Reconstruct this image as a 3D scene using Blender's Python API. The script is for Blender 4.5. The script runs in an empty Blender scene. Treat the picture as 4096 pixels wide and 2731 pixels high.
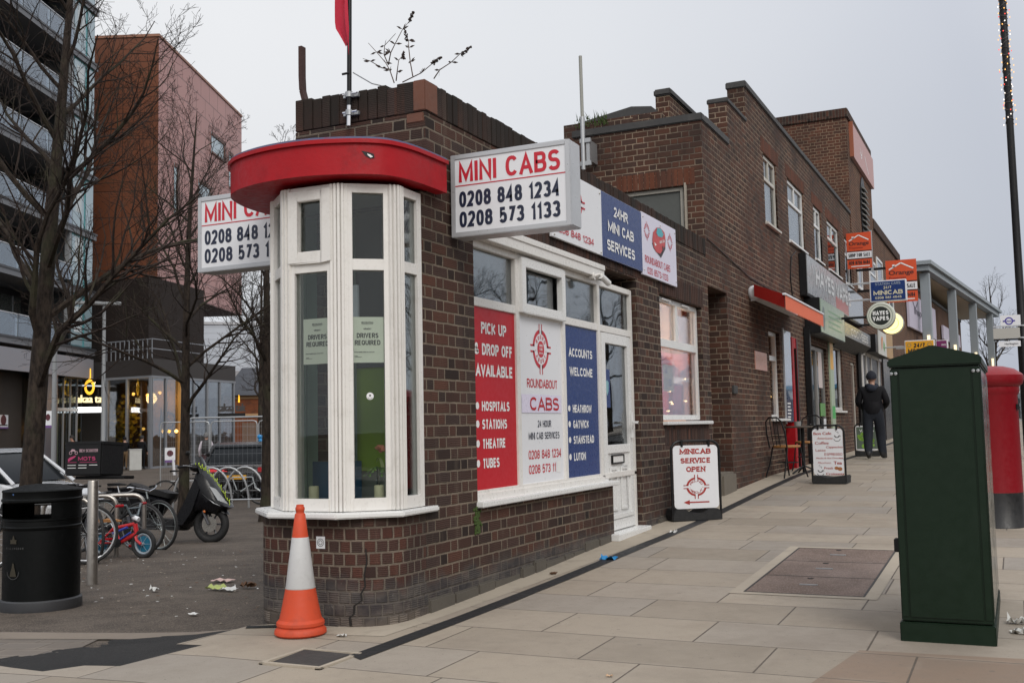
import bpy, bmesh, math, random
from mathutils import Vector, Matrix
PI = math.pi
R = math.radians
sc = bpy.context.scene
COL = sc.collection
random.seed(7)

# ------------------------------------------------------------------ camera
CAM = Vector((3.4, 0.0, 1.25))
yaw, pit, rol = R(25.31), R(4.645), R(-1.22)
fw = Vector((-math.sin(yaw)*math.cos(pit), math.cos(yaw)*math.cos(pit), math.sin(pit)))
r0 = Vector((math.cos(yaw), math.sin(yaw), 0)); u0 = r0.cross(fw)
rt = r0*math.cos(rol) + u0*math.sin(rol); up = rt.cross(fw)
cd = bpy.data.cameras.new('camera'); co = bpy.data.objects.new('camera', cd); COL.objects.link(co)
cd.sensor_width = 36; cd.lens = 37.3; cd.clip_end = 3000; cd.clip_start = 0.05
co.matrix_world = Matrix(((rt.x, up.x, -fw.x, CAM.x), (rt.y, up.y, -fw.y, CAM.y), (rt.z, up.z, -fw.z, CAM.z), (0, 0, 0, 1)))
sc.camera = co
sc.render.resolution_x, sc.render.resolution_y = 1024, 682
sc.view_settings.view_transform = 'Standard'; sc.view_settings.look = 'None'
sc.view_settings.exposure = EXPOSURE = 0.0; sc.view_settings.gamma = 1.0
sc.cycles.use_denoising = True; sc.cycles.max_bounces = 6; sc.cycles.transparent_max_bounces = 12
sc.cycles.sample_clamp_indirect = 6.0; sc.cycles.caustics_reflective = False; sc.cycles.caustics_refractive = False

# ------------------------------------------------------------------ node helper
class G:
    """small expression builder over a node tree"""
    def __init__(s, nt): s.nt = nt; s.n = nt.nodes; s.l = nt.links
    def node(s, t, ins=None, **kw):
        n = s.n.new(t)
        for k, v in kw.items(): setattr(n, k, v)
        for k, v in (ins or {}).items():
            if hasattr(v, 'is_output'): s.l.new(v, n.inputs[k])
            else: n.inputs[k].default_value = v
        return n
    def m(s, op, a, b=0.0, c=0.0):
        n = s.node('ShaderNodeMath', operation=op)
        for i, v in enumerate((a, b, c)):
            if hasattr(v, 'is_output'): s.l.new(v, n.inputs[i])
            else: n.inputs[i].default_value = v
        return n.outputs[0]
    def noise(s, vec, scale, detail=3.0, rough=.5, dist=0.0):
        n = s.node('ShaderNodeTexNoise', {'Scale': scale, 'Detail': detail, 'Roughness': rough, 'Distortion': dist})
        if vec is not None: s.l.new(vec, n.inputs['Vector'])
        return n.outputs['Fac']
    def sm(s, v, a, b, lo=0.0, hi=1.0):
        n = s.node('ShaderNodeMapRange', {'Value': v, 'From Min': a, 'From Max': b, 'To Min': lo, 'To Max': hi}, interpolation_type='SMOOTHSTEP')
        return n.outputs[0]
    def mix(s, f, a, b, blend='MIX'):
        n = s.node('ShaderNodeMix', data_type='RGBA', blend_type=blend)
        for i, v in ((0, f), (6, a), (7, b)):
            if hasattr(v, 'is_output'): s.l.new(v, n.inputs[i])
            elif i == 0: n.inputs[i].default_value = v
            else: n.inputs[i].default_value = tuple(v)[:3] + (1,)
        return n.outputs[2]
    def ramp(s, f, stops):
        n = s.node('ShaderNodeValToRGB'); s.l.new(f, n.inputs[0]); e = n.color_ramp.elements
        while len(e) < len(stops): e.new(.5)
        for el, (p, c) in zip(e, stops): el.position = p; el.color = tuple(c)[:3] + (1,)
        return n.outputs[0]
    def xyz(s, x, y, z=0.0):
        n = s.node('ShaderNodeCombineXYZ')
        for i, v in enumerate((x, y, z)):
            if hasattr(v, 'is_output'): s.l.new(v, n.inputs[i])
            else: n.inputs[i].default_value = v
        return n.outputs[0]
    def sep(s, v):
        n = s.node('ShaderNodeSeparateXYZ', {0: v}); return n.outputs[0], n.outputs[1], n.outputs[2]
    def uv(s): return s.node('ShaderNodeTexCoord').outputs['UV']
    def obj(s): return s.node('ShaderNodeTexCoord').outputs['Object']
    def pos(s): return s.node('ShaderNodeNewGeometry').outputs['Position']
    def bump(s, h, strength=.3, dist=.01):
        return s.node('ShaderNodeBump', {'Height': h, 'Strength': strength, 'Distance': dist}).outputs[0]

# ------------------------------------------------------------------ world: overcast winter sky
w = bpy.data.worlds.new('World'); sc.world = w; w.use_nodes = True
g = G(w.node_tree); g.n.clear()
sky = g.node('ShaderNodeTexSky', sky_type='NISHITA', sun_disc=False, sun_elevation=R(32), sun_rotation=R(150), air_density=1.0, dust_density=3.0, ozone_density=1.0)
hs = g.node('ShaderNodeHueSaturation', {'Saturation': .35, 'Color': sky.outputs[0]})
tc = g.node('ShaderNodeTexCoord').outputs['Generated']
x_, y_, z_ = g.sep(tc)
# an even cloud deck, brighter overhead as overcast skies are, with faint soft structure
grad = g.ramp(g.m('MAXIMUM', z_, 0), [(0, (7.0, 7.25, 7.75)), (.16, (7.9, 8.02, 8.25)), (.48, (10.0, 10.05, 10.15)), (.75, (14.5, 14.6, 14.8)), (1, (18, 18, 18.2))])
cl = g.noise(tc, 1.6, 3.0, .45)
grad2 = g.mix(1.0, grad, g.ramp(cl, [(.32, (.90, .91, .925)), (.68, (1.05, 1.045, 1.04))]), 'MULTIPLY')
dr_ = g.node('ShaderNodeVectorMath', operation='DOT_PRODUCT'); g.l.new(tc, dr_.inputs[0]); dr_.inputs[1].default_value = (-.75, .66, .05)
grad2 = g.mix(1.0, grad2, g.ramp(g.m('MULTIPLY_ADD', dr_.outputs['Value'], .5, .5), [(.45, (1, 1, 1)), (.72, (.84, .86, .90)), (.83, (.68, .71, .78)), (.925, (.90, .915, .94)), (.985, (1.03, 1.03, 1.03))]), 'MULTIPLY')   # the cloud is thinner to the left of the street
mixed = g.mix(.86, hs.outputs[0], grad2)
bg = g.node('ShaderNodeBackground', {'Color': mixed, 'Strength': .1})
g.l.new(bg.outputs[0], g.node('ShaderNodeOutputWorld').inputs[0])
# ------------------------------------------------------------------ sun behind the cloud
sd = bpy.data.lights.new('sun', 'SUN'); so = bpy.data.objects.new('sun', sd); COL.objects.link(so)
sd.energy = 1.35; sd.angle = R(25); sd.color = (1, .96, .9)
_el, _az = R(38), R(138)     # from the street side, behind the camera
so.rotation_euler = Vector((-math.sin(_az)*math.cos(_el), -math.cos(_az)*math.cos(_el), -math.sin(_el))).to_track_quat('-Z', 'Y').to_euler()

# ------------------------------------------------------------------ ground heights
def lerp_tab(t, x):
    if x <= t[0][0]: return t[0][1]
    for (a, za), (b, zb) in zip(t, t[1:]):
        if x <= b:
            f = (x-a)/(b-a); return za+(zb-za)*f
    return t[-1][1]
_G = [(-40, -.2), (-5, 0), (0, .03), (4, .075), (5.9, .1), (7.3, .135), (9.3, .205), (11, .245), (14, .37), (16.3, .45), (21, .51), (25, .56), (33, .7), (60, 1.0), (120, 1.2)]
_L = [(-40, .0), (5, .05), (7, .035), (8.7, .0), (10.4, -.07), (13.5, -.2), (15.5, -.3), (17.2, -.4), (20, -.5), (27, -.55), (38, -.44), (60, -.42), (400, -.4)]
def ZG(x, y):
    """height of the ground: the pavement climbs along the shops, the square to the left falls away"""
    f = min(1, max(0, (x+1.5)/1.0)); f = f*f*(3-2*f)
    return f*lerp_tab(_G, y) + (1-f)*lerp_tab(_L, .68*(3.4-x)+.73*y)

# ------------------------------------------------------------------ mesh builder
class MB:
    def __init__(s): s.v = []; s.f = []; s.mi = []; s.uvs = []; s.sm = []; s.mats = []
    def slot(s, m):
        if m not in s.mats: s.mats.append(m)
        return s.mats.index(m)
    def face(s, pts, m=None, uv=None, smooth=False, sw=False):
        b = len(s.v); pts = [Vector(p) for p in pts]
        s.v += pts; s.f.append(list(range(b, b+len(pts)))); s.mi.append(s.slot(m)); s.sm.append(smooth)
        if uv is None:
            n = Vector((0, 0, 0))
            for i in range(len(pts)):
                a, c = pts[i], pts[(i+1) % len(pts)]
                n += Vector(((a.y-c.y)*(a.z+c.z), (a.z-c.z)*(a.x+c.x), (a.x-c.x)*(a.y+c.y)))
            ax = max(range(3), key=lambda i: abs(n[i]))
            if ax == 2: uv = [(p.x, p.y) for p in pts]
            elif n.xy.length > 1e-9 and min(abs(n.x), abs(n.y)) > .02*n.xy.length:   # oblique wall: run along it
                t = Vector((-n.y, n.x)).normalized(); uv = [(p.x*t.x+p.y*t.y, p.z) for p in pts]
            elif ax == 0: uv = [(p.y, p.z) for p in pts]
            else: uv = [(p.x, p.z) for p in pts]
            if sw: uv = [(b_, a_) for a_, b_ in uv]
        s.uvs.append(uv)
    def box(s, x0, x1, y0, y1, z0, z1, m=None, sw=False, skip=''):
        if x0 > x1: x0, x1 = x1, x0
        if y0 > y1: y0, y1 = y1, y0
        if z0 > z1: z0, z1 = z1, z0
        c = lambda i, j, k: ((x0, x1)[i], (y0, y1)[j], (z0, z1)[k])
        F = {'-x': [(0, 1, 0), (0, 0, 0), (0, 0, 1), (0, 1, 1)], '+x': [(1, 0, 0), (1, 1, 0), (1, 1, 1), (1, 0, 1)],
             '-y': [(0, 0, 0), (1, 0, 0), (1, 0, 1), (0, 0, 1)], '+y': [(1, 1, 0), (0, 1, 0), (0, 1, 1), (1, 1, 1)],
             '-z': [(0, 1, 0), (1, 1, 0), (1, 0, 0), (0, 0, 0)], '+z': [(0, 0, 1), (1, 0, 1), (1, 1, 1), (0, 1, 1)]}
        for k, q in F.items():
            if k not in skip: s.face([c(*t) for t in q], m, sw=sw)
        return s
    def obox(s, o, U, V, W, m=None, sw=False):
        """oriented box from a corner and three edge vectors"""
        o, U, V, W = Vector(o), Vector(U), Vector(V), Vector(W)
        if U.cross(V).dot(W) < 0: o = o+W; W = -W
        p = lambda i, j, k: o+U*i+V*j+W*k
        for q in ([(0, 1, 0), (1, 1, 0), (1, 0, 0), (0, 0, 0)], [(0, 0, 1), (1, 0, 1), (1, 1, 1), (0, 1, 1)], [(0, 0, 0), (1, 0, 0), (1, 0, 1), (0, 0, 1)],
                  [(1, 1, 0), (0, 1, 0), (0, 1, 1), (1, 1, 1)], [(0, 1, 0), (0, 0, 0), (0, 0, 1), (0, 1, 1)], [(1, 0, 0), (1, 1, 0), (1, 1, 1), (1, 0, 1)]):
            s.face([p(*t) for t in q], m, sw=sw)
        return s
    def prism(s, poly, z0, z1, m=None, mtop=None, axis='z', smooth=False):
        """poly: ccw list of 2d points extruded along axis (x: poly=(y,z), y: poly=(x,z), z: poly=(x,y))"""
        P = {'z': lambda a, b, c: (a, b, c), 'x': lambda a, b, c: (c, a, b), 'y': lambda a, b, c: (b and a or a, c, b)}[axis]
        n = len(poly); lo = [P(a, b, z0) for a, b in poly]; hi = [P(a, b, z1) for a, b in poly]
        rev = axis == 'y'
        fl = (lambda q: q[::-1]) if rev else (lambda q: q)
        d = 0.0
        for i in range(n):
            j = (i+1) % n; L_ = math.hypot(poly[j][0]-poly[i][0], poly[j][1]-poly[i][1])
            uv = [(d, z0), (d+L_, z0), (d+L_, z1), (d, z1)]; d += L_
            q = [lo[i], lo[j], hi[j], hi[i]]
            s.face(fl(q), m, fl(uv), smooth)
        s.face(fl(hi), mtop or m); s.face(fl(lo[::-1]), mtop or m)
        return s
    def tube(s, pts, r, n=8, m=None, smooth=True, cap=True, closed=False):
        pts = [Vector(p) for p in pts]; k = len(pts)
        rs = r if isinstance(r, (list, tuple)) else [r]*k
        rings = []; prev = None
        for i, p in enumerate(pts):
            if closed: t = pts[(i+1) % k]-pts[i-1]
            else: t = pts[min(i+1, k-1)]-pts[max(i-1, 0)]
            t = t.normalized() if t.length > 1e-9 else Vector((0, 0, 1))
            if prev is None:
                a = Vector((0, 0, 1)) if abs(t.z) < .9 else Vector((1, 0, 0)); e = t.cross(a).normalized()
            else:
                e = prev-t*prev.dot(t); e = e.normalized() if e.length > 1e-6 else t.orthogonal().normalized()
            prev = e; f = t.cross(e)
            rings.append([p+(e*math.cos(2*PI*j/n)+f*math.sin(2*PI*j/n))*rs[i] for j in range(n)])
        b = len(s.v)
        for rg in rings: s.v += rg
        ms = s.slot(m)
        for i in range(k if closed else k-1):
            i2 = (i+1) % k
            for j in range(n):
                j2 = (j+1) % n
                s.f.append([b+i*n+j, b+i*n+j2, b+i2*n+j2, b+i2*n+j]); s.mi.append(ms); s.sm.append(smooth)
                s.uvs.append([(j/n, i), ((j+1)/n, i), ((j+1)/n, i+1), (j/n, i+1)])
        if cap and not closed and n > 2:
            s.face(rings[0][::-1], m); s.face(rings[-1], m)
        return s
    def lathe(s, prof, n=24, c=(0, 0, 0), m=None, smooth=True, axis=None, arc=None, sx=1, sy=1):
        """profile [(r,z)...] round the z axis at c (axis: optional Matrix 3x3)"""
        c = Vector(c); A = axis or Matrix.Identity(3); a0, a1 = arc or (0, 2*PI)
        full = arc is None; k = n if full else n+1
        b = len(s.v)
        for r, z in prof:
            for j in range(k):
                t = a0+(a1-a0)*j/n
                s.v.append(c+A@Vector((r*math.cos(t)*sx, r*math.sin(t)*sy, z)))
        ms = s.slot(m); R_ = max(r for r, z in prof)
        for i in range(len(prof)-1):
            for j in range(n):
                j2 = (j+1) % n if full else j+1
                s.f.append([b+i*k+j, b+i*k+j2, b+(i+1)*k+j2, b+(i+1)*k+j]); s.mi.append(ms); s.sm.append(smooth)
                s.uvs.append([(j/n*2*PI*R_, prof[i][1]), ((j+1)/n*2*PI*R_, prof[i][1]), ((j+1)/n*2*PI*R_, prof[i+1][1]), (j/n*2*PI*R_, prof[i+1][1])])
        if full:
            for ri, rv in ((0, True), (-1, False)):
                if prof[ri][0] > 1e-5:
                    rg = [c+A@Vector((prof[ri][0]*math.cos(2*PI*j/n)*sx, prof[ri][0]*math.sin(2*PI*j/n)*sy, prof[ri][1])) for j in range(n)]
                    s.face(rg[::-1] if rv else rg, m)
        return s
    def cyl(s, p0, p1, r, n=12, m=None): return s.tube([p0, p1], r, n, m)
    def loft(s, rings, m=None, smooth=True, cap=True):
        n = len(rings[0]); b = len(s.v)
        for rg in rings: s.v += [Vector(p) for p in rg]
        ms = s.slot(m)
        for i in range(len(rings)-1):
            for j in range(n):
                j2 = (j+1) % n
                s.f.append([b+i*n+j, b+i*n+j2, b+(i+1)*n+j2, b+(i+1)*n+j]); s.mi.append(ms); s.sm.append(smooth)
                s.uvs.append([(j/n, i), ((j+1)/n, i), ((j+1)/n, i+1), (j/n, i+1)])
        if cap: s.face(rings[0][::-1], m); s.face(rings[-1], m)
        return s
    def blob(s, c, r, m=None, n=10, k=6, rot=None):
        c = Vector(c); rx, ry, rz = r if isinstance(r, (tuple, list)) else (r, r, r); A = rot or Matrix.Identity(3)
        rings = []
        for i in range(k+1):
            t = PI*(i/k)*.998+.003; rings.append([c+A@Vector((rx*math.sin(t)*math.cos(2*PI*j/n), ry*math.sin(t)*math.sin(2*PI*j/n), -rz*math.cos(t))) for j in range(n)])
        return s.loft(rings, m)
    def build(s, name, parent=None, mat=None, bevel=0, seg=2, weld=True, recalc=True, loc=None):
        me = bpy.data.meshes.new(name); me.from_pydata([tuple(v) for v in s.v], [], s.f)
        for m in (s.mats if s.mats else [None]):
            m = m or mat
            me.materials.append(m)
        me.polygons.foreach_set('material_index', s.mi); me.polygons.foreach_set('use_smooth', s.sm)
        uvl = me.uv_layers.new(name='UVMap'); flat = [c for u in s.uvs for p in u for c in p]
        uvl.data.foreach_set('uv', flat)
        if weld:
            bm = bmesh.new(); bm.from_mesh(me); bmesh.ops.remove_doubles(bm, verts=bm.verts, dist=2e-5)
            if recalc: bmesh.ops.recalc_face_normals(bm, faces=bm.faces)
            if bevel:
                ed = [e for e in bm.edges if len(e.link_faces) == 2 and e.calc_face_angle(0) > R(28)]
                bmesh.ops.bevel(bm, geom=ed, offset=bevel, segments=seg, affect='EDGES', clamp_overlap=True)
            bm.to_mesh(me); bm.free()
        if any(s.sm): me.set_sharp_from_angle(angle=R(38))
        o = bpy.data.objects.new(name, me); COL.objects.link(o)
        if parent is not None: o.parent = parent
        if loc is not None: o.location = loc
        return o

def tag(o, label=None, cat=None, group=None, kind=None):
    if label: o['label'] = label
    if cat: o['category'] = cat
    if group: o['group'] = group
    if kind: o['kind'] = kind
    return o
def thing(name, label, cat, loc=(0, 0, 0), rz=0, group=None):
    o = bpy.data.objects.new(name, None); COL.objects.link(o); o.empty_display_size = .2
    o.location = loc; o.rotation_euler = (0, 0, rz)
    return tag(o, label, cat, group)
def copy_tree(o, parent=None):
    c = o.copy(); COL.objects.link(c)
    if parent is not None: c.parent = parent
    for ch in list(o.children): copy_tree(ch, c)
    return c

# ------------------------------------------------------------------ lettering
_tx = {}
def text_geo(t, bold=0.0, spacing=1.0, shear=0.0):
    k = (t, bold, spacing, shear)
    if k in _tx: return _tx[k]
    cu = bpy.data.curves.new('lettering', 'FONT'); cu.body = t; cu.size = 1; cu.offset = bold; cu.space_character = spacing; cu.shear = shear
    cu.resolution_u = 4; cu.fill_mode = 'FRONT'
    o = bpy.data.objects.new('lettering', cu); COL.objects.link(o)
    dg = bpy.context.evaluated_depsgraph_get(); me = bpy.data.meshes.new_from_object(o.evaluated_get(dg))
    vs = [(v.co.x, v.co.y) for v in me.vertices]; fs = [list(p.vertices) for p in me.polygons]
    bpy.data.objects.remove(o); bpy.data.curves.remove(cu); bpy.data.meshes.remove(me)
    x0 = min(v[0] for v in vs); x1 = max(v[0] for v in vs)
    _tx[k] = (vs, fs, x0, x1); return _tx[k]
def _E(cx, cy, rx, ry, a0, a1, n=9, k=2.35):
    out = []
    for i in range(n+1):
        a = R(a0+(a1-a0)*i/n); c, s_ = math.cos(a), math.sin(a)
        out.append((cx+rx*math.copysign(abs(c)**(2/k), c), cy+ry*math.copysign(abs(s_)**(2/k), s_)))
    return out
# centre lines of a plain grotesque alphabet in a unit box: (width, strokes)
STROKES = {
 'A': (.70, [[(0, 0), (.5, 1), (1, 0)], [(.17, .30), (.83, .30)]]), 'B': (.64, [[(0, 0), (0, 1), (.55, 1)]+_E(.55, .76, .38, .24, 90, -90)+[(0, .52)], [(0, 0), (.58, 0)]+_E(.58, .26, .42, .26, -90, 90)]),
 'C': (.66, [_E(.5, .5, .5, .5, 38, 322, 16)]), 'D': (.66, [[(0, 0), (0, 1), (.42, 1)]+_E(.42, .5, .58, .5, 90, -90, 12)+[(0, 0), 'Z']]), 'E': (.58, [[(1, 0), (0, 0), (0, 1), (1, 1)], [(0, .52), (.9, .52)]]), 'F': (.55, [[(0, 0), (0, 1), (1, 1)], [(0, .52), (.88, .52)]]),
 'G': (.68, [_E(.5, .5, .5, .5, 38, 300, 15)+[(1, .18), (1, .46), (.58, .46)]]), 'H': (.66, [[(0, 0), (0, 1)], [(1, 0), (1, 1)], [(0, .52), (1, .52)]]), 'I': (0, [[(.5, 0), (.5, 1)]]), 'J': (.5, [[(1, 1), (1, .3)]+_E(.5, .3, .5, .3, 0, -180)]),
 'K': (.66, [[(0, 0), (0, 1)], [(0, .35), (1, 1)], [(.33, .55), (1, 0)]]), 'L': (.54, [[(0, 1), (0, 0), (1, 0)]]), 'M': (.80, [[(0, 0), (0, 1), (.5, .12), (1, 1), (1, 0)]]), 'N': (.67, [[(0, 0), (0, 1), (1, 0), (1, 1)]]), 'O': (.70, [_E(.5, .5, .5, .5, 90, -270, 22)[:-1]+['Z']]),
 'P': (.61, [[(0, 0), (0, 1), (.58, 1)]+_E(.58, .74, .42, .26, 90, -90)+[(0, .48)]]), 'Q': (.70, [_E(.5, .5, .5, .5, 90, -270, 22)[:-1]+['Z'], [(.6, .25), (1, -.03)]]), 'R': (.65, [[(0, 0), (0, 1), (.58, 1)]+_E(.58, .75, .40, .25, 90, -90)+[(0, .5)], [(.55, .5), (1, 0)]]),
 'S': (.62, [_E(.5, .74, .47, .26, 25, 180, 9)+_E(.5, .74, .47, .22, 180, 262, 4)+_E(.5, .26, .5, .26, 82, 0, 4)+_E(.5, .26, .5, .26, 0, -158, 9)]), 'T': (.60, [[(0, 1), (1, 1)], [(.5, 1), (.5, 0)]]), 'U': (.66, [[(0, 1), (0, .35)]+_E(.5, .35, .5, .35, 180, 360)+[(1, 1)]]),
 'V': (.66, [[(0, 1), (.5, 0), (1, 1)]]), 'W': (.95, [[(0, 1), (.25, 0), (.5, .95), (.75, 0), (1, 1)]]), 'X': (.66, [[(0, 0), (1, 1)], [(0, 1), (1, 0)]]), 'Y': (.66, [[(0, 1), (.5, .45), (1, 1)], [(.5, .45), (.5, 0)]]), 'Z': (.6, [[(0, 1), (1, 1), (0, 0), (1, 0)]]),
 '0': (.56, [_E(.5, .5, .5, .5, 90, -270, 20)[:-1]+['Z']]), '1': (.36, [[(0, .76), (.72, 1), (.72, 0)]]), '2': (.56, [_E(.5, .72, .48, .28, 170, -28, 10)+[(0, 0), (1, 0)]]), '3': (.56, [_E(.48, .75, .46, .25, 160, -90, 9)+[(.35, .5)], _E(.48, .25, .52, .25, 90, -160, 9)]),
 '4': (.58, [[(.74, 0), (.74, 1), (0, .28), (1, .28)]]), '5': (.56, [[(.9, 1), (.14, 1), (.05, .5)]+_E(.48, .31, .52, .31, 130, -155, 10)]), '6': (.56, [_E(.5, .31, .5, .31, 180, -180, 14), _E(.55, .5, .55, .5, 180, 55, 7)]), '7': (.54, [[(0, 1), (1, 1), (.3, 0)]]),
 '8': (.57, [_E(.5, .76, .44, .24, 90, -270, 14)[:-1]+['Z'], _E(.5, .26, .5, .26, 90, -270, 14)[:-1]+['Z']]), '9': (.56, [_E(.5, .69, .5, .31, 0, 360, 14), _E(.45, .5, .55, .5, 0, -125, 7)]),
 '&': (.74, [[(1, 0), (.2, .75)]+_E(.42, .82, .24, .18, 190, -20, 7)+[(.1, .36)]+_E(.4, .22, .4, .22, 140, 300, 6)+[(.95, .42)]]), '/': (.4, [[(0, -.05), (1, 1.05)]]), '-': (.36, [[(0, .45), (1, .45)]]), '.': (0, [[(.5, 0), (.5, .06)]])}
def _strip(pts, t):
    """outline quads of a centre line with mitred corners"""
    closed = pts[-1] == 'Z'; pts = pts[:-1] if closed else pts; P = []
    for p in pts:
        if not P or math.hypot(p[0]-P[-1][0], p[1]-P[-1][1]) > 1e-4: P.append(p)
    if closed and math.hypot(P[0][0]-P[-1][0], P[0][1]-P[-1][1]) < 1e-4: P.pop()
    n = len(P); L_, R_ = [], []
    for i, p in enumerate(P):
        a = P[i-1] if (i or closed) else None; b = P[(i+1) % n] if (i < n-1 or closed) else None
        d0 = None if a is None else ((p[0]-a[0]), (p[1]-a[1])); d1 = None if b is None else ((b[0]-p[0]), (b[1]-p[1]))
        nm = lambda d: (d[0]/(math.hypot(*d) or 1), d[1]/(math.hypot(*d) or 1))
        d0 = nm(d0) if d0 else nm(d1); d1 = nm(d1) if d1 else d0
        mx, my = -(d0[1]+d1[1]), d0[0]+d1[0]; ml = math.hypot(mx, my) or 1; mx /= ml; my /= ml; c = max(.42, mx*-d0[1]+my*d0[0]); k = t/2/c
        L_.append((p[0]+mx*k, p[1]+my*k)); R_.append((p[0]-mx*k, p[1]-my*k))
    return [[R_[i], R_[(i+1) % n], L_[(i+1) % n], L_[i]] for i in range(n if closed else n-1)]
CAPH = .69
class Flat:
    """draws shapes on a plane: origin, right vector, up vector, lifted off by d"""
    def __init__(s, mb, o, U, V, d=.002):
        s.mb = mb; s.U = Vector(U).normalized(); s.V = Vector(V).normalized(); s.N = s.U.cross(s.V); s.o = Vector(o)+s.N*d
    def p(s, x, y): return s.o+s.U*x+s.V*y
    def poly(s, pts, m): s.mb.face([s.p(*q) for q in pts], m)
    def rect(s, x0, y0, x1, y1, m): s.poly([(x0, y0), (x1, y0), (x1, y1), (x0, y1)], m)
    def disc(s, x, y, r, m, n=24, ry=None): s.poly([(x+r*math.cos(2*PI*i/n), y+(ry or r)*math.sin(2*PI*i/n)) for i in range(n)], m)
    def arc(s, x, y, r0, r1, a0, a1, m, n=16):
        for i in range(n):
            t, q = a0+(a1-a0)*i/n, a0+(a1-a0)*(i+1)/n
            s.poly([(x+r0*math.cos(t), y+r0*math.sin(t)), (x+r1*math.cos(t), y+r1*math.sin(t)), (x+r1*math.cos(q), y+r1*math.sin(q)), (x+r0*math.cos(q), y+r0*math.sin(q))], m)
    def line(s, pts, w, m):
        for (a, b), (c, d) in zip(pts, pts[1:]):
            L_ = math.hypot(c-a, d-b) or 1; nx, ny = -(d-b)/L_*w/2, (c-a)/L_*w/2
            s.poly([(a-nx, b-ny), (c-nx, d-ny), (c+nx, d+ny), (a+nx, b+ny)], m)
    def text(s, t, x, y, h, m, w=None, al='c', bold=.02, sp=1.0, shear=0.0, rot=0.0, serif=False):
        """t with capital height h and total width w (natural if None); y is the baseline"""
        cr, sr = math.cos(rot), math.sin(rot); place = lambda a, b, k=0: s.p(x+a*cr-b*sr, y+a*sr+b*cr)+s.N*.00015*k
        if all(c in STROKES or c == ' ' for c in t) and shear == 0:
            th = (.155+bold*2.2)*h; gap = .082*h*sp**2; n = len(t); fixed = sum((th if STROKES.get(c, (1,))[0] == 0 else 0) for c in t if c != ' ')+gap*(n-1); var = sum((.34 if c == ' ' else STROKES[c][0]) for c in t)*h
            k = 1.0 if w is None else max(.25, (w-fixed)/var)
            if w is not None and k < .95: fixed -= gap*(n-1)*.18; gap *= .82; k = max(.25, (w-fixed)/var)
            W = fixed+var*k; cx = {'l': 0, 'c': -W/2, 'r': -W}[al]
            for c in t:
                if c == ' ': cx += .34*h*k+gap; continue
                gw, st = STROKES[c]; wd = gw*h*k if gw else th; it = min(th, wd*.44) if gw else th
                mp = lambda q: (cx+it/2+q[0]*(wd-it), th/2+q[1]*(h-th)) if gw else (cx+th/2, q[1]*h)
                for si, line in enumerate(st):
                    pts = [q if q == 'Z' else mp(q) for q in line]
                    if pts[-1] != 'Z':      # straight ends reach the cap line and the base line
                        for e, o_ in ((0, 1), (-1, -2)):
                            if line[e][1] in (0, 1) and abs(line[e][0]-line[o_][0]) < .6 and line[e][1] != line[o_][1]: pts[e] = (pts[e][0]+(pts[e][0]-pts[o_][0])/(abs(pts[e][1]-pts[o_][1]) or 1)*th/2, line[e][1]*h)
                    for q in _strip(pts, it if len(line) == 2 and line[0][0] == line[1][0] else th*.5+it*.5): s.mb.face([place(a, b, si) for a, b in q], m)
                    if serif and pts[-1] != 'Z':
                        for e, o_ in ((0, 1), (-1, -2)):
                            if line[e][1] in (0, 1) and line[e][1] != line[o_][1]:
                                b0 = line[e][1]*(h-th*.7); s.mb.face([place(pts[e][0]+q[0], b0+q[1], 3) for q in ((-th*1.05, 0), (th*1.05, 0), (th*1.05, th*.7), (-th*1.05, th*.7))], m)
                cx += wd+gap
            return
        vs, fs, x0, x1 = text_geo(t, 0.0, sp, shear)
        k = h/CAPH; kx = k if w is None else w/(x1-x0); W = (x1-x0)*kx
        ox = {'l': 0, 'c': -W/2, 'r': -W}[al]; nb = 3 if bold > .005 else 1
        for j in range(nb):      # heavier weights: the same letters again, shifted a little and a hair nearer
            dx = (j-(nb-1)/2)*bold*k*.9
            for f in fs: s.mb.face([place((vs[i][0]-x0)*kx+ox+dx, vs[i][1]*k, j) for i in f], m)
    def ringtext(s, t, x, y, r, h, m, a_mid, step, up=True, bold=.02):
        n = len(t)
        for i, ch in enumerate(t):
            if ch == ' ': continue
            a = a_mid-(i-(n-1)/2)*step if up else a_mid+(i-(n-1)/2)*step
            rr = r-h/2 if up else r+h/2
            s.text(ch, x+rr*math.cos(a), y+rr*math.sin(a), h, m, rot=a-PI/2 if up else a+PI/2, bold=bold)
# ------------------------------------------------------------------ materials
def new_mat(name):
    m = bpy.data.materials.new(name); m.use_nodes = True; nt = m.node_tree; nt.nodes.clear()
    g = G(nt); b = g.node('ShaderNodeBsdfPrincipled'); o = g.node('ShaderNodeOutputMaterial'); nt.links.new(b.outputs[0], o.inputs[0])
    return m, g, b
def setp(g, b, **kw):
    nm = {'color': 'Base Color', 'rough': 'Roughness', 'metal': 'Metallic', 'normal': 'Normal', 'spec': 'Specular IOR Level', 'coat': 'Coat Weight', 'coatr': 'Coat Roughness',
          'emit': 'Emission Color', 'es': 'Emission Strength', 'alpha': 'Alpha', 'trans': 'Transmission Weight', 'ior': 'IOR', 'sheen': 'Sheen Weight'}
    for k, v in kw.items():
        i = b.inputs[nm[k]]
        if hasattr(v, 'is_output'): g.l.new(v, i)
        elif k in ('color', 'emit'): i.default_value = tuple(v)[:3]+(1,)
        else: i.default_value = v
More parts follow.
